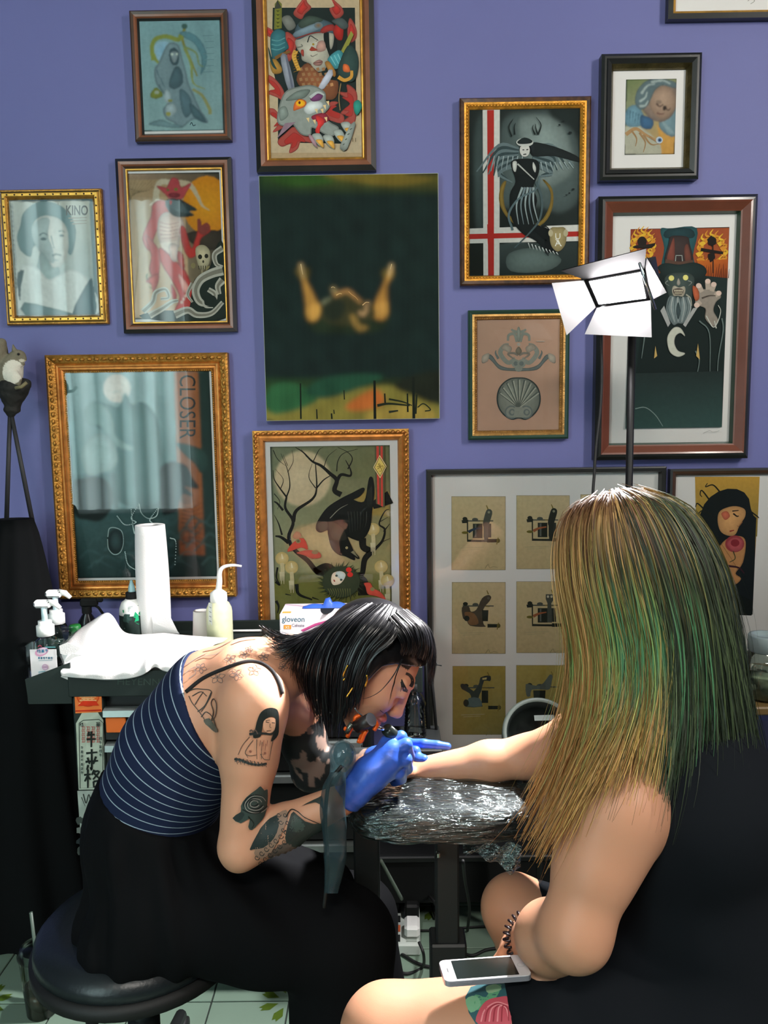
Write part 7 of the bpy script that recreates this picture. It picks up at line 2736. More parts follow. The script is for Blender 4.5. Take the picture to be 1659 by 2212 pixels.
hand_shape(G2, AP(812, 1640, 1.655), ik, [[ik[0], AP(915, 1606, 1.585), AP(945, 1609, 1.58), AP(967, 1612, 1.578)], [ik[1], AP(898, 1622, 1.565), AP(902, 1640, 1.575)], [ik[2], AP(886, 1640, 1.56), AP(884, 1652, 1.57)], [ik[3], AP(872, 1652, 1.565), AP(868, 1662, 1.575)]], .0092, [AP(858, 1650, 1.60), AP(885, 1645, 1.575), AP(905, 1640, 1.555), AP(916, 1640, 1.55)], palm_r=.022)
V, Q = G2.mesh(.0019, grow=.0006, disp=lambda X: .0004 * vnoise(X, 130, 6))
V = smooth_mesh(V, Q, 1, .4)
gl = build('glove', V, Q, m_glove, ARTIST, True)
gl['label'] = 'blue nitrile glove with pointing finger stretching the skin'

# --- artist's hair
m_black = hair_mat('black_hair', .30)
CAPB = Body()
hA.shape(CAPB)


def cap_clip(X):
    q = hl(X)
    # hairline: keep the crown, sides above the ear and the back of the head
    return np.maximum.reduce([np.minimum(q[:, 0] - .012 - .9 * np.maximum(q[:, 2] - .035, 0), .04 - q[:, 2] + .5 * q[:, 0]), -(q[:, 2] + .075), np.sqrt((q * q).sum(1)) - .16])


V, Q = CAPB.mesh(.004, grow=.013, clip=cap_clip, lo=hA.c - .17, hi=hA.c + .17)
V = smooth_mesh(V, Q, 3, .5)
hr = build('hair_base', V, Q, m_black, ARTIST, True, np.tile(lin('#0c0c0e'), (len(V), 1)))


def blackf(u, v, rng):
    c = np.array(lin('#141416')) * rng.uniform(.5, 1.5)
    return np.tile(c, (len(v), 1))


bang = guides_of('''
838,1335,1.470 858,1362,1.458 872,1388,1.455 868,1412,1.460
856,1322,1.485 890,1355,1.466 902,1390,1.462 893,1418,1.468
870,1316,1.505 912,1352,1.480 923,1392,1.474 914,1428,1.480
880,1316,1.535 926,1355,1.515 938,1402,1.508 932,1446,1.512
884,1320,1.570 930,1364,1.562 943,1420,1.558 936,1480,1.560
880,1328,1.610 922,1376,1.625 936,1432,1.625 930,1488,1.622
''')
side = guides_of('''
862,1322,1.492 862,1362,1.458 842,1392,1.448 806,1416,1.445 788,1455,1.445 778,1495,1.450 770,1535,1.455
850,1312,1.500 832,1350,1.458 796,1390,1.446 772,1440,1.442 758,1490,1.443 752,1525,1.448 746,1560,1.452
832,1304,1.505 792,1342,1.460 755,1395,1.446 735,1450,1.442 728,1505,1.443 727,1545,1.448 722,1582,1.452
806,1302,1.515 756,1340,1.465 715,1398,1.450 700,1455,1.445 697,1510,1.447 702,1555,1.450 706,1590,1.453
780,1305,1.525 720,1346,1.478 682,1400,1.458 668,1450,1.452 668,1495,1.455 676,1530,1.457 684,1562,1.458
752,1312,1.535 694,1356,1.490 655,1400,1.470 640,1430,1.465 640,1462,1.467 648,1490,1.468 655,1515,1.470
735,1322,1.550 680,1360,1.510 640,1384,1.485 612,1398,1.480 592,1400,1.482 578,1392,1.485 570,1384,1.486
722,1336,1.575 670,1366,1.555 632,1378,1.535 605,1376,1.525 585,1370,1.522 573,1364,1.520 566,1360,1.520
722,1340,1.610 672,1380,1.630 648,1420,1.640 640,1460,1.650 642,1500,1.655 650,1530,1.658 655,1550,1.66
770,1318,1.630 738,1380,1.660 715,1440,1.668 705,1490,1.668 700,1540,1.665 700,1580,1.66 700,1600,1.66
850,1325,1.625 850,1390,1.655 830,1450,1.662 805,1500,1.664 790,1550,1.66 780,1580,1.66 775,1600,1.66
''')
parts = [hair_sheet(side, 2600, 16, .0019, blackf, .004, .016, 3, (.82, 1.0), .5, hA.c),
         hair_sheet(bang, 900, 12, .0017, blackf, .002, .010, 4, (.9, 1.0), .4, hA.c)]
loose = guides_of('''
866,1425,1.452 852,1455,1.446 825,1490,1.445 795,1508,1.447 774,1511,1.45
868,1425,1.452 856,1455,1.446 846,1490,1.445 840,1515,1.446 836,1527,1.447
''')
for g in loose:
    parts.append(hair_sheet([np.array(g), np.array(g) + np.array([.0022, 0, .0015])], 14, 14, .0011, blackf, .0006, .001, 5, (.8, 1.0)))
V, Fc, C = [], [], []
for (v_, f_, c_) in parts:
    b = len(V)
    V += list(v_)
    Fc += [tuple(i + b for i in f) for f in f_]
    C += list(c_)
o = build('hair', V, Fc, m_black, ARTIST, True, np.array(C))
o['kind'] = 'stuff'
# gold earrings glinting through the hair
m_er = mat('gold_earring', (230, 178, 70), .2, metal=1.0)
for pts in ('751,1437 745,1450 741,1462', '745,1465 741,1470', '792,1458 793,1470 788,1484', '762,1485 755,1496 748,1506'):
    MB().tube(cat_rom([P(x, y, 1.437) for x, y in pts2(pts)], 4), .0016, 6).build('earring', m_er, ARTIST, True)

# --- face details
m_mk = vmat('makeup', .5, .3)
fi = SkinInk(bvA, 740, 1380, 7.54, .0004)
fi.s('1030,560 1090,590 1130,650 1135,720 1105,780', 44, '#1c1614', 60)
fi.build('eyebrow', ARTIST, m_mk)
fi = SkinInk(bvA, 740, 1380, 7.54, .0004)
fi.s('960,660 985,720 1020,790 1055,850', 20, '#14100f', 30).s('950,700 960,780 945,860', 16, '#14100f', 6).s('1000,760 985,840 1050,860', 16, '#14100f', 8)
fi.p('955,670 1010,770 1060,870 1000,850 960,770', '#1a1412', 2)
fi.build('eyelashes', ARTIST, m_mk)
fi = SkinInk(bvA, 740, 1380, 7.54, .0004)
fi.s('610,1160 660,1200 720,1230 760,1240', 12, '#4c2a28', 5)
fi.build('lip_line', ARTIST, m_mk)

# --- tattoos of the artist
m_ink = vmat('tattoo_ink', .5, .3)
K1, K2 = '#2a2e2e', '#4b4d4a'
ti = SkinInk(bvA, 360, 1280, 2.676)
# flowers on the back
for (x, y, r) in ((370, 385, 34), (295, 490, 44), (405, 475, 40), (510, 450, 36), (450, 360, 28), (560, 375, 30), (670, 430, 26), (480, 330, 22), (200, 440, 34)):
    for k in range(5):
        a_ = 2 * math.pi * k / 5 + x
        c, s_ = math.cos(a_), math.sin(a_)
        q = [(x + r * (u * c - w * s_), y + r * .85 * (u * s_ + w * c)) for u, w in ((.18, 0), (.55, -.32), (1.05, 0), (.55, .32), (.18, 0))]
        ti.s(q, 3.4, '#7b6a62', 3.0)
    ti.e(x, y, r * .14, r * .14, '#6b5a54')
for pts in ('110,470 150,440 200,430', '130,500 170,470 160,440 210,420', '180,390 230,370 290,360 330,330', '220,340 300,320 380,280', '380,300 440,280 520,270', '120,420 180,380 240,350'):
    ti.s(pts, 5, '#9a857a', 3)
# lotus on the side
for pts in ('115,580 160,560 200,560 262,572 235,640 200,690', '150,600 200,575 235,600', '165,650 190,610 215,575', '180,690 225,650 262,575', '200,720 230,690 270,720 290,780 300,800', '262,740 275,690 262,640 275,615 292,640 290,700 270,740', '215,740 250,730 280,770', '130,600 150,640 190,690 240,760 290,800'):
    ti.s(pts, 5.5, '#3d3c38', 4)
ti.p('215,745 250,725 300,790 290,808 250,780', '#5c5a50', 2)
# portrait on the upper arm
ti.p('510,790 525,730 545,690 580,668 620,668 642,690 645,760 640,820 610,855 600,850 620,790 625,730 600,715 560,740 550,790 540,830 500,835', '#202624', 3)
ti.p('560,740 600,720 625,735 620,790 590,810 560,790', '#cf9f80', 3)
ti.s('570,745 590,750', 5, K1, 3).s('605,750 622,752', 5, K1, 3).s('570,738 595,735', 4, K1, 2).s('596,755 594,775 602,778', 3, K1, 2).s('575,798 600,795', 5, '#4a302c', 3)
ti.s('478,815 540,810 600,815 620,800', 15, K1, 8).s('480,800 490,792 500,800 510,792 520,802 525,815', 9, '#5c4c44', 6)
for pts in ('480,830 440,880 415,935', '500,850 470,890 455,925 480,940 520,935', '520,845 518,900 520,960', '610,855 600,900 590,965', '540,930 560,960 590,965', '455,925 470,950', '550,860 545,960'):
    ti.s(pts, 4, '#4c443e', 3)
ti.e(483, 915, 7, 7, '#8a5a4c').e(565, 925, 7, 7, '#8a5a4c')
for k in range(5):
    ti.s([(540 + k * 10, 850 + (k % 2) * 20), (535 + k * 10, 885 + (k % 2) * 25)], 3, '#7c4c44', 2)
ti.s('395,960 430,965 480,985 530,992 575,985', 14, K1, 12)
for k in range(9):
    ti.s([(405 + k * 20, 950 + k * 4), (412 + k * 20, 990 + k * 2)], 5, K1, 2)
    ti.s([(398 + k * 20, 975 + k * 3), (425 + k * 18, 955 + k * 4)], 5, K2, 2)
# rose above the elbow
ti.p('430,1230 460,1180 520,1130 540,1115 560,1140 578,1135 575,1220 560,1290 530,1330 490,1370 470,1350 480,1300 430,1330 385,1300 430,1265', '#35433f', 2)
for (x, y, r) in ((510, 1215, 62), (505, 1215, 42), (500, 1212, 24)):
    q = [(x + r * math.cos(a_) * (1 + .12 * math.sin(3 * a_)), y + r * .8 * math.sin(a_)) for a_ in np.linspace(.3, 5.9, 9)]
    ti.s(q, 8, '#141c1c', 6)
    ti.s([(a_[0] + 5, a_[1] + 6) for a_ in q], 5, '#8a8880', 4)
ti.p('385,1300 430,1265 450,1280 420,1320', '#26302e', 2).s('470,1290 500,1330 490,1360', 7, '#14201c', 4).s('440,1250 480,1270 530,1270 560,1240', 6, '#151d1c', 4)
# forearm sleeve
ti.p('560,1350 640,1285 690,1262 700,1300 660,1400 600,1500 540,1530 505,1500', '#8f7462', 2)
ti.p('600,1500 680,1440 760,1460 880,1420 900,1440 760,1500 640,1545 580,1545', '#5d5048', 2)
ti.p('480,1480 520,1400 560,1340 640,1290 650,1350 620,1420 560,1470 500,1480', '#26302e', 2)
ti.p('690,1380 710,1310 735,1270 800,1320 890,1330 900,1250 860,1215 780,1240 880,1190 905,1200 905,1400 850,1450 760,1470 690,1440', '#2c3531', 2)
ti.p('720,1330 745,1285 800,1345 770,1380 710,1375', '#3d4a44', 2)
for k in range(16):
    x, y = 520 + (k % 8) * 28 + (k // 8) * 20, 1525 - (k % 8) * 24 + (k // 8) * 30
    q = [(x + (16 - 1.6 * j) * math.cos(.9 * j), y + (16 - 1.6 * j) * math.sin(.9 * j)) for j in range(8)]
    ti.s(q, 4.5, K1, 3)
for k in range(6):
    x, y = 650 + k * 12, 1290 + (k % 3) * 40
    q = [(x + (14 - 1.4 * j) * math.cos(.9 * j), y + (14 - 1.4 * j) * math.sin(.9 * j)) for j in range(8)]
    ti.s(q, 4, K1, 3)
ti.s('690,1300 720,1260 760,1270 800,1300 880,1330', 6, '#141c1a', 4).p('740,1480 820,1440 900,1410 900,1440 800,1500', '#27302d', 2)
o = ti.build('tattoo', ARTIST, m_ink)
o['kind'] = 'stuff'

# ================================================================== tattoo machine
TM = thing('tattoo_machine', 'orange framed rotary tattoo machine in the gloved hand', 'tattoo machine', AP(800, 1580, 1.45))
MY = 1.425
m_or = mat('orange_anodised', (226, 92, 24), .35, metal=.3)
c0_, c1_ = AP(772, 1569, MY + .004), AP(802, 1554, MY - .016)
MB().tube([c0_, c1_], .0125, 24).build('motor', mat('dark_motor', (38, 32, 32), .4), TM, True)
ax_ = (c1_ - c0_) / np.linalg.norm(c1_ - c0_)
MB().lathe([(0, .0006), (.011, .0006), (.0125, 0)], c1_, ax_, 24).build('motor_cap', mat('grey_cap', (96, 98, 104), .4), TM, True)
for pts, w, d in (('779,1545 768,1550 766,1562 758,1575 750,1592', .0042, .006), ('764,1572 778,1578 792,1577', .004, .004), ('792,1577 786,1588 780,1601 772,1599', .0045, 0), ('811,1560 814,1567 808,1577', .0042, -.008), ('748,1571 745,1575 750,1577 758,1573', .003, 0)):
    MB().tube(cat_rom([P(x, y, MY + d) for x, y in pts2(pts)], 4), w, 8).build('frame_arm', m_or, TM, True)
MB().prism([AP(790, 1577, MY), AP(776, 1590, MY), AP(772, 1602, MY), AP(781, 1602, MY)], (0, .004, 0)).build('frame_plate', m_or, TM)
MB().tube(cat_rom([P(x, y, MY + .002) for x, y in pts2('766,1529 773,1538 783,1546')], 4), .0014, 6).build('wire', m_chrome, TM, True)
MB().tube([AP(760, 1563, MY), AP(748, 1582, MY)], .005, 10).build('terminal', mat('steel_terminal', (120, 128, 120), .3, metal=.9), TM, True)
MB().tube([AP(812, 1570, MY), AP(838, 1578, MY + .02)], .0035, 10).build('vise', m_chrome, TM, True)
MB().tube([AP(836, 1576, MY + .02), AP(862, 1598, MY + .05), AP(880, 1625, MY + .075)], [.0115, .0115, .008], 16).build('grip', mat('grip_dark', (30, 38, 36), .3), TM, True)
MB().tube([AP(880, 1625, MY + .075), AP(888, 1646, MY + .09)], [.004, .002], 10).build('needle_tip', m_chrome, TM, True)
m_bag = mat('cord_bag_film', (96, 130, 140), .12, alpha=.45, spec=.8)
MB().ball(AP(742, 1630, 1.41), (.019, .019, .023), 14).build('bagged_connector', mat('connector_dark', (16, 30, 36), .15, spec=.8), TM, True)
V, Q = Body().ell(AP(741, 1632, 1.41), (.024, .023, .027), None, .01).cone(AP(738, 1650, 1.41), AP(728, 1680, 1.405), .02, .015, .01).mesh(.0025, disp=lambda X: .0016 * vnoise(X, 190, 21))
build('bag', V, Q, m_bag, TM, True)
CORD = thing('cord_sleeve', 'long translucent blue plastic sleeve with cord hanging beside the glove', 'cord sleeve', AP(722, 1900, 1.36))
V, Fc = [], []
cen = cat_rom(pts2('730,1668 722,1700 718,1745 722,1790 724,1840 722,1880 715,1930'), 10)
wd = np.interp(np.linspace(0, 1, len(cen)), [0, .15, .4, .7, 1], [16, 24, 27, 26, 14])
n_ = 36
for (x, y), w in zip(cen, wd):
    for i in range(n_):
        a_ = 2 * math.pi * i / n_
        rr_ = 1 + .06 * math.sin(4 * a_ + y * .03)
        V.append(P(x + w * rr_ * math.cos(a_), y, 1.362 + .011 * rr_ * math.sin(a_) + .003 * math.sin(y * .07)))
for j in range(len(cen) - 1):
    for i in range(n_):
        Fc.append((j * n_ + i, j * n_ + (i + 1) % n_, (j + 1) * n_ + (i + 1) % n_, (j + 1) * n_ + i))
build('sleeve', V, Fc, mat('sleeve_film', (44, 64, 70), .3, alpha=.55, spec=.5, bump=.15, bscale=40), CORD, True)
MB().tube(cat_rom([P(x, y, 1.366) for x, y in pts2('738,1655 712,1690 704,1740 703,1790 707,1840 706,1900 700,1960')], 6), .0035, 8).build('cord', m_rub, CORD, True)

# ================================================================== the client
hC = Head(AP(1382, 1248, 1.22), (-.965, -.05, -.22), (-.22, 0, .97))
CS_n, CE_n, CW_n = AP(1322, 1752, 1.05), AP(1242, 2016, 1.0), AP(1136, 2030, 1.16)
CS_f, CE_f, CW_f = AP(1385, 1545, 1.38), AP(1140, 1634, 1.535), AP(900, 1668, 1.555)
NK = AP(1425, 1545, 1.21)


def client_torso(B, g=0.0):
    B.cone(NK + (.01, 0, -.03), AP(1455, 1730, 1.18), .085 + g, .118 + g, .05, LAT, 1.35)
    B.cone(AP(1455, 1730, 1.18), AP(1495, 1960, 1.165), .118 + g, .112 + g, .05, LAT, 1.2)
    B.cone(AP(1495, 1960, 1.165), AP(1510, 2170, 1.16), .112 + g, .150 + g, .05, LAT, 1.2)
    B.ell(AP(1375, 1760, 1.18), (.07, .11, .07), None, .05)


hp_n, kn1 = AP(1490, 2240, 1.06), AP(835, 2232, 1.10)
hp_f, kn2 = AP(1490, 2150, 1.30), AP(1112, 1962, 1.48)
an1, an2 = np.array([kn1[0] + .06, 1.13, .09]), np.array([kn2[0] + .05, 1.52, .09])


def client_legs(B, g=0.0):
    B.chain([hp_n, hp_n * .5 + kn1 * .5, kn1], [.098 + g, .084 + g, .066 + g], .04)
    B.chain([hp_f, hp_f * .5 + kn2 * .5, kn2], [.098 + g, .082 + g, .060 + g], .04)


C_ = Body()
client_torso(C_)
client_legs(C_)
for (k_, a_) in ((kn1, an1), (kn2, an2)):
    C_.chain([k_, k_ * .68 + a_ * .32 + np.array([.02, 0, 0]), a_], [.058, .054, .036], .03)
    C_.ell(a_ + np.array([-.06, 0, -.045]), (.10, .04, .035), None, .03)
C_.cone(NK, hC.at(-.03, 0, -.05), .052, .048, .03)
C_.cone(NK + (0, -.04, -.03), CS_n, .055, .054, .03)
C_.chain([CS_n, CS_n * .55 + CE_n * .45, CE_n], [.056, .051, .042], .03)
C_.ell(CS_n + (0, -.005, -.01), (.056, .052, .065), None, .04)
C_.chain([CE_n, CE_n * .55 + CW_n * .45, CW_n], [.043, .044, .029], .03)
C_.cone(NK + (0, .04, -.03), CS_f, .06, .052, .04)
C_.chain([CS_f, CS_f * .5 + CE_f * .5, CE_f], [.053, .048, .040], .03)
C_.chain([CE_f, CE_f * .65 + CW_f * .35, CW_f], [.040, .039, .027], .02)
# far hand, palm up on the pad under the artist's gloves
hk = [AP(852, 1672, 1.585), AP(848, 1678, 1.565), AP(848, 1684, 1.545), AP(852, 1688, 1.528)]
hand_shape(C_, CW_f, hk, [[k_, k_ + (-.030, 0, .006), k_ + (-.045, -.004, .020)] for k_ in hk], .0088, [AP(885, 1668, 1.525), AP(866, 1672, 1.51), AP(850, 1674, 1.505)], palm_r=.02)
# near hand resting in the lap
hk = [CW_n + np.array(v) for v in ((-.030, .035, -.070), (-.026, .055, -.074), (-.018, .073, -.076), (-.008, .088, -.076))]
hand_shape(C_, CW_n, hk, [[k_, k_ + (-.010, .014, -.030), k_ + (-.004, .020, -.050)] for k_ in hk], .009, [CW_n + (-.026, .012, -.022), CW_n + (-.040, .016, -.050), CW_n + (-.042, .02, -.075)], palm_r=.020)
hC.shape(C_)
V, Q = C_.mesh(.0046)
V = smooth_mesh(V, Q, 2, .5)
CLIENT = thing('person', 'client with long green and blond hair in a black dress resting one arm', 'person', (float(hp_n[0]), 1.16, .55))
cols = np.tile(np.array(lin('#bd8a6c')), (len(V), 1))
q = hC.loc(V)
sc2 = (np.linalg.norm(q, axis=1) < .15) & ((q[:, 2] > .05) | (q[:, 0] < -.02)) & (q[:, 2] > -.06)
cols[sc2] = lin('#4a3626')
build('body', V, Q, m_skin, CLIENT, True, cols)
bvC = bvh_of(V, Q)
VC_, QC_ = V, Q
# --- dress
DR = Body()
client_torso(DR, .013)
DR.ell(AP(1500, 1680, 1.18), (.10, .165, .10), None, .05)
client_legs(DR, .006)
DR.ell(AP(1420, 2120, 1.18), (.16, .14, .10), None, .06)
DR.cone(AP(1300, 2170, 1.10), AP(1240, 2080, 1.38), .07, .07, .06)
hem1 = AP(1098, 2150, 1.02)
dv = (hp_n - kn1) / np.linalg.norm(hp_n - kn1)


def dress_clip(X):
    near = -(X - hem1) @ np.array([1.0, 0, .10]) / 1.0
    farh = -(X[:, 0] - AP(1172, 1920, 1.42)[0])
    h = np.where(X[:, 1] > 1.26, farh, near)
    return np.maximum(h, X[:, 2] - AP(1420, 1560, 1.15)[2])


V, Q = DR.mesh(.0055, clip=dress_clip, disp=lambda X: .0035 * vnoise(X, 22, 31) + .002 * np.sin(X[:, 0] * 120 + 3 * vnoise(X, 14, 5)) * np.clip((AP(1300, 2100, 1.05)[0] - X[:, 0]) / .1, 0, 1))
V = smooth_mesh(V, Q, 2, .5)
build('dress', V, Q, mat('black_jersey', (17, 20, 24), rough=.9, spec=.12), CLIENT, True)
for yo in (-.08, .08):
    q = cat_rom([NK + (.10, yo, -.14), NK + (.06, yo, -.03), NK + (-.02, yo, -.02), NK + (-.07, yo, -.12)], 6)
    MB().tube(q, .006, 8).build('dress_strap', MATS['black_jersey'], CLIENT, True)

# --- rose tattoo on the near thigh
ci = SkinInk(bvC, 740, 1800, 1.805)
ci.p('478,640 500,600 545,588 640,586 658,744 520,744 492,700', '#2f5a60', 0)
ci.p('495,660 520,630 560,640 580,600 620,592 600,640 560,680 510,690', '#5c9a72', 3).p('480,650 520,635 540,670 500,700', '#78ac86', 3).p('560,600 600,590 620,610 570,625', '#8cb088', 3)
ci.p('530,744 528,700 560,655 610,640 650,645 658,744', '#c0505c', 3)
for k in range(6):
    ci.s([(540 + k * 16, 735), (555 + k * 14, 690 - k * 3), (600 + k * 9, 660 + k * 5), (648, 672 + k * 12)], 6, ['#e08c90', '#98303c'][k % 2], 4)
ci.build('tattoo', CLIENT, m_ink)['kind'] = 'stuff'

# --- coil bracelet
ctr = CW_n * .92 + CE_n * .08
axd = CE_n - CW_n
axd = axd / np.linalg.norm(axd)
R3 = frame3(axd, (0, 0, 1))
q = []
for k in range(26 * 12):
    a_ = 2 * math.pi * k / (26 * 12)
    b_ = a_ * 26
    rad = .0345 + .0058 * math.cos(b_)
    q.append(ctr + R3 @ np.array([rad * math.cos(a_), rad * math.sin(a_), .0075 * math.sin(b_)]))
q.append(q[0])
MB().tube(q, .0019, 6).build('coil_bracelet', mat('brown_coil', (34, 20, 22), .3), CLIENT, True)

# --- client's hair
m_hair = vmat('dyed_hair', .5, .3)
cg = guides_of('''
1262,1088,1.200 1226,1108,1.175 1205,1150,1.165 1200,1230,1.160 1212,1330,1.150 1228,1430,1.135 1215,1540,1.120 1180,1640,1.110 1140,1720,1.100 1105,1785,1.095
1275,1080,1.195 1238,1105,1.160 1222,1160,1.148 1225,1250,1.140 1245,1350,1.130 1258,1450,1.115 1248,1560,1.100 1215,1670,1.080 1180,1760,1.060 1140,1840,1.050
1292,1074,1.190 1262,1105,1.148 1252,1180,1.132 1262,1280,1.122 1285,1380,1.112 1292,1480,1.098 1282,1580,1.078 1255,1680,1.040 1220,1770,1.010 1170,1868,1.000
1312,1068,1.190 1292,1102,1.140 1290,1190,1.120 1308,1290,1.108 1330,1390,1.100 1336,1490,1.085 1322,1580,1.062 1290,1660,1.020 1262,1720,.995 1235,1775,.985
1318,1066,1.188 1322,1098,1.138 1335,1190,1.110 1358,1290,1.098 1378,1390,1.090 1380,1490,1.075 1362,1570,1.055 1340,1640,1.010 1318,1700,.985 1298,1745,.980
1330,1064,1.188 1352,1094,1.140 1386,1190,1.108 1412,1290,1.095 1430,1390,1.085 1432,1500,1.075 1424,1590,1.060 1412,1670,1.035 1398,1740,1.015 1386,1790,1.005
1340,1062,1.190 1386,1090,1.145 1432,1188,1.110 1462,1290,1.098 1480,1390,1.090 1484,1500,1.082 1480,1590,1.070 1468,1680,1.055 1452,1760,1.045 1434,1820,1.040
1350,1061,1.195 1418,1090,1.156 1475,1190,1.120 1508,1300,1.105 1524,1400,1.098 1530,1500,1.092 1532,1590,1.083 1528,1680,1.070 1518,1760,1.062 1502,1825,1.056
1362,1060,1.205 1448,1092,1.172 1515,1195,1.135 1548,1310,1.120 1566,1410,1.112 1574,1510,1.105 1582,1600,1.096 1586,1690,1.088 1584,1770,1.082 1574,1830,1.076
1374,1060,1.220 1474,1098,1.198 1548,1210,1.165 1580,1325,1.150 1594,1425,1.142 1602,1510,1.136 1612,1590,1.130 1620,1660,1.125 1625,1720,1.120 1626,1770,1.115
1384,1061,1.240 1490,1106,1.240 1563,1225,1.225 1592,1340,1.210 1604,1440,1.200 1612,1530,1.195 1625,1610,1.190 1635,1680,1.185 1640,1730,1.180 1642,1780,1.175
1440,1080,1.300 1500,1150,1.320 1540,1250,1.330 1560,1350,1.330 1570,1450,1.325 1580,1540,1.320 1590,1620,1.315 1600,1680,1.310 1605,1730,1.305 1606,1770,1.300
1390,1075,1.310 1420,1150,1.350 1440,1250,1.365 1450,1350,1.370 1455,1450,1.370 1460,1540,1.370 1465,1620,1.370 1470,1680,1.37 1470,1720,1.37 1470,1750,1.37
1320,1080,1.290 1310,1150,1.335 1310,1250,1.350 1315,1350,1.355 1320,1450,1.355 1320,1540,1.355 1320,1600,1.355 1320,1640,1.355 1320,1660,1.355 1320,1680,1.355
1275,1090,1.260 1240,1150,1.290 1235,1250,1.300 1245,1350,1.305 1255,1430,1.305 1260,1500,1.31 1265,1540,1.31 1268,1570,1.31 1270,1590,1.31 1272,1600,1.31
''')
PAL = {k: np.array(lin(v)) for k, v in dict(root='#6e4c34', dk='#3a2f22', blond='#c39a62', olive='#8a7a44', green='#4b5b3a', dgreen='#2a3425', teal='#4c8058', tip='#a97c48', ltip='#b8904f', brown='#5a4630', dark='#20241e', lime='#7d9a58', rust='#a06a3a').items()}


def clientf(u, v, rng):
    """colour along a strand: brown root, then blond at the front and green at the back, tips by place"""
    r = rng.uniform()
    if u < .16:
        mid = 'blond' if r < .62 else ('olive' if r < .85 else 'dk')
        low, tip = ('olive' if r < .4 else ('lime' if r < .5 else 'tip')), ('tip' if r < .6 else 'rust')
    elif u < .36:
        mid = 'olive' if r < .4 else ('blond' if r < .62 else ('dk' if r < .8 else 'brown'))
        low, tip = ('lime' if r < .4 else ('olive' if r < .7 else 'teal')), ('ltip' if r < .45 else ('tip' if r < .8 else 'rust'))
    elif u < .52:
        mid = 'dgreen' if r < .4 else ('brown' if r < .65 else ('olive' if r < .85 else 'dk'))
        low, tip = ('green' if r < .4 else ('teal' if r < .6 else 'dgreen')), 'dgreen'
    else:
        mid = 'green' if r < .3 else ('dgreen' if r < .72 else ('olive' if r < .86 else 'dk'))
        low, tip = ('dgreen' if r < .7 else 'green'), 'dgreen'
    root = 'blond' if (r > .62 and u > .2) else 'root'
    ks = np.array([PAL[root], PAL[root] if u < .45 else PAL[mid], PAL[mid], PAL[low], PAL[low], PAL[tip]])
    x = np.array([0, .10, .30, .52, .68, 1.0])
    c = np.stack([np.interp(v, x, ks[:, d]) for d in range(3)], 1)
    return c * rng.uniform(.65, 1.25) * (1.0 if u < .45 else .8)


parts = [hair_sheet(cg, 6500, 22, .0021, clientf, .011, .018, 9, (.72, 1.0), .55, hC.at(-.03, 0, -.10)),
         hair_sheet(cg[:11], 700, 22, .0009, clientf, .020, .004, 10, (.7, 1.05), 0, hC.at(-.03, 0, -.10))]
V, Fc, C = [], [], []
for (v_, f_, c_) in parts:
    b = len(V)
    V += list(v_)
    Fc += [tuple(i + b for i in f) for f in f_]
    C += list(c_)
o = build('hair', V, Fc, m_hair, CLIENT, True, np.array(C))
o['kind'] = 'stuff'
# under layer so that no scalp shows between strands
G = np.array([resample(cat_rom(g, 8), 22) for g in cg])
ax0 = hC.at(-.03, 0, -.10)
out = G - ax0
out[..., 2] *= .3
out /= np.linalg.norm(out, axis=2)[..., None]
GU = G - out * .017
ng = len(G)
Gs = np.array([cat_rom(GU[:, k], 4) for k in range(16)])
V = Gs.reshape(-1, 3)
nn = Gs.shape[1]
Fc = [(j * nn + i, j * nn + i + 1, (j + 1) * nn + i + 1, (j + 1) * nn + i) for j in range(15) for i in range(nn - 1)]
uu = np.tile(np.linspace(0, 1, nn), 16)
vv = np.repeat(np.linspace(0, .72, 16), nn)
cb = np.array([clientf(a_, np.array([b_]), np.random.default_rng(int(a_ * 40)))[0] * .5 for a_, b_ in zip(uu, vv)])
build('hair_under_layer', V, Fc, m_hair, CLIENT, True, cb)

# ================================================================== phone on the thigh
PH = thing('smartphone', 'white smartphone with dark screen lying on the client thigh', 'phone', AP(1050, 2098, 1.06))
xd = AP(1130, 2104, 1.045) - AP(972, 2116, 1.035)
xd = xd / np.linalg.norm(xd)
yd = np.array([.16, 1.0, -.16])
yd = yd - xd * yd.dot(xd)
yd = yd / np.linalg.norm(yd)
zd = np.cross(xd, yd)
o_ = AP(961, 2121, 1.035)
Rp = np.stack([xd, yd, zd], 1)
L_, W_, T_ = .1238, .0586, .0076


def rrect(w, h, r, n=6):
    pts = []
    for cx_, cy_, a0 in ((w / 2 - r, h / 2 - r, 0), (-w / 2 + r, h / 2 - r, 90), (-w / 2 + r, -h / 2 + r, 180), (w / 2 - r, -h / 2 + r, 270)):
        for k in range(n + 1):
            a_ = math.radians(a0 + 90 * k / n)
            pts.append((cx_ + r * math.cos(a_), cy_ + r * math.sin(a_)))
    return pts


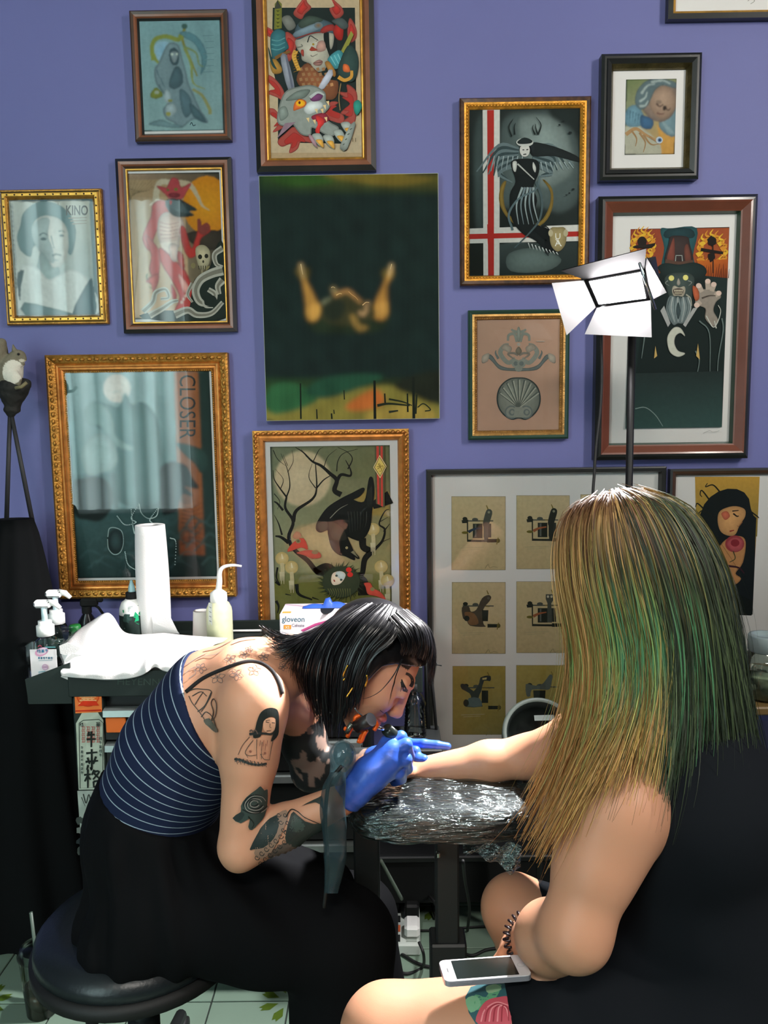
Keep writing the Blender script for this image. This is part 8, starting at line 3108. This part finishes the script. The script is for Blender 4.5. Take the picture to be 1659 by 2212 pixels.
pcn = o_ + xd * L_ / 2 + yd * W_ / 2
tp3 = lambda w, h, r, z: [pcn + Rp @ np.array([x, y, z]) for x, y in rrect(w, h, r)]
MB().prism(tp3(L_, W_, .009, -T_), zd * (T_ - .0008)).build('metal_body', mat('phone_silver', (190, 190, 200), .3, metal=.7), PH)
MB().prism(tp3(L_ - .001, W_ - .001, .0085, -.0008), zd * .0008).build('white_front', mat('phone_white', (225, 222, 224), .2), PH)
MB().prism([pcn + Rp @ np.array([x, y, .0001]) for x, y in rrect(.0885, .0500, .0005, 1)], zd * .0002).build('screen', mat('phone_screen', (14, 24, 24), .12, spec=.6), PH)
MB().lathe([(.0048, .0002), (.0055, .0003), (.0055, .0001)], pcn + Rp @ np.array([.053, 0, 0]), zd, 20).build('home_button', mat('button_ring', (180, 180, 182), .4), PH)
MB().box(pcn + Rp @ np.array([-.053, 0, .0002]), (.0012, .010, .0003), R=Rp).build('earpiece', m_rub, PH)
for x in (-.044, -.034, -.027):
    MB().box(pcn + Rp @ np.array([x, -W_ / 2, -.004]), (.005, .001, .0022), R=Rp).build('side_button', MATS['phone_silver'], PH)

# ================================================================== the client's chair
CH = thing('client_chair', 'black padded chair under the client at the right edge', 'chair', (float(hp_n[0]) + .03, 1.18, 0))
cz = float(hp_n[2]) - .115
cxx = float(hp_n[0]) + .03
V, Fc = superell((cxx, 1.18, cz - .035), (.24, .24, .05), .6)
build('seat', V, Fc, m_vinyl, CH, True)
V, Fc = superell((cxx + .30, 1.20, cz + .20), (.035, .19, .17), .6)
build('backrest', V, Fc, m_vinyl, CH, True)
MB().tube([(cxx + .2, 1.19, cz - .05), (cxx + .3, 1.19, cz - .02), (cxx + .31, 1.2, cz + .2)], .015, 10).build('back_bracket', m_blk, CH, True)
MB().tube([(cxx, 1.18, cz - .08), (cxx, 1.18, .08)], .028, 14).build('column', m_chrome, CH, True)
for k in range(5):
    a_ = 2 * math.pi * k / 5
    d = np.array([math.cos(a_), math.sin(a_), 0])
    ft = MB().tube([np.array([cxx, 1.18, .09]), np.array([cxx, 1.18, .045]) + d * .27], [.02, .014], 8).build('foot', m_blk, CH, True)
    MB().lathe([(0, -.01), (.024, -.01), (.024, .01), (0, .01)], np.array([cxx, 1.18, .0245]) + d * .27, (-d[1], d[0], 0), 14).build('castor', m_rub, ft, True)
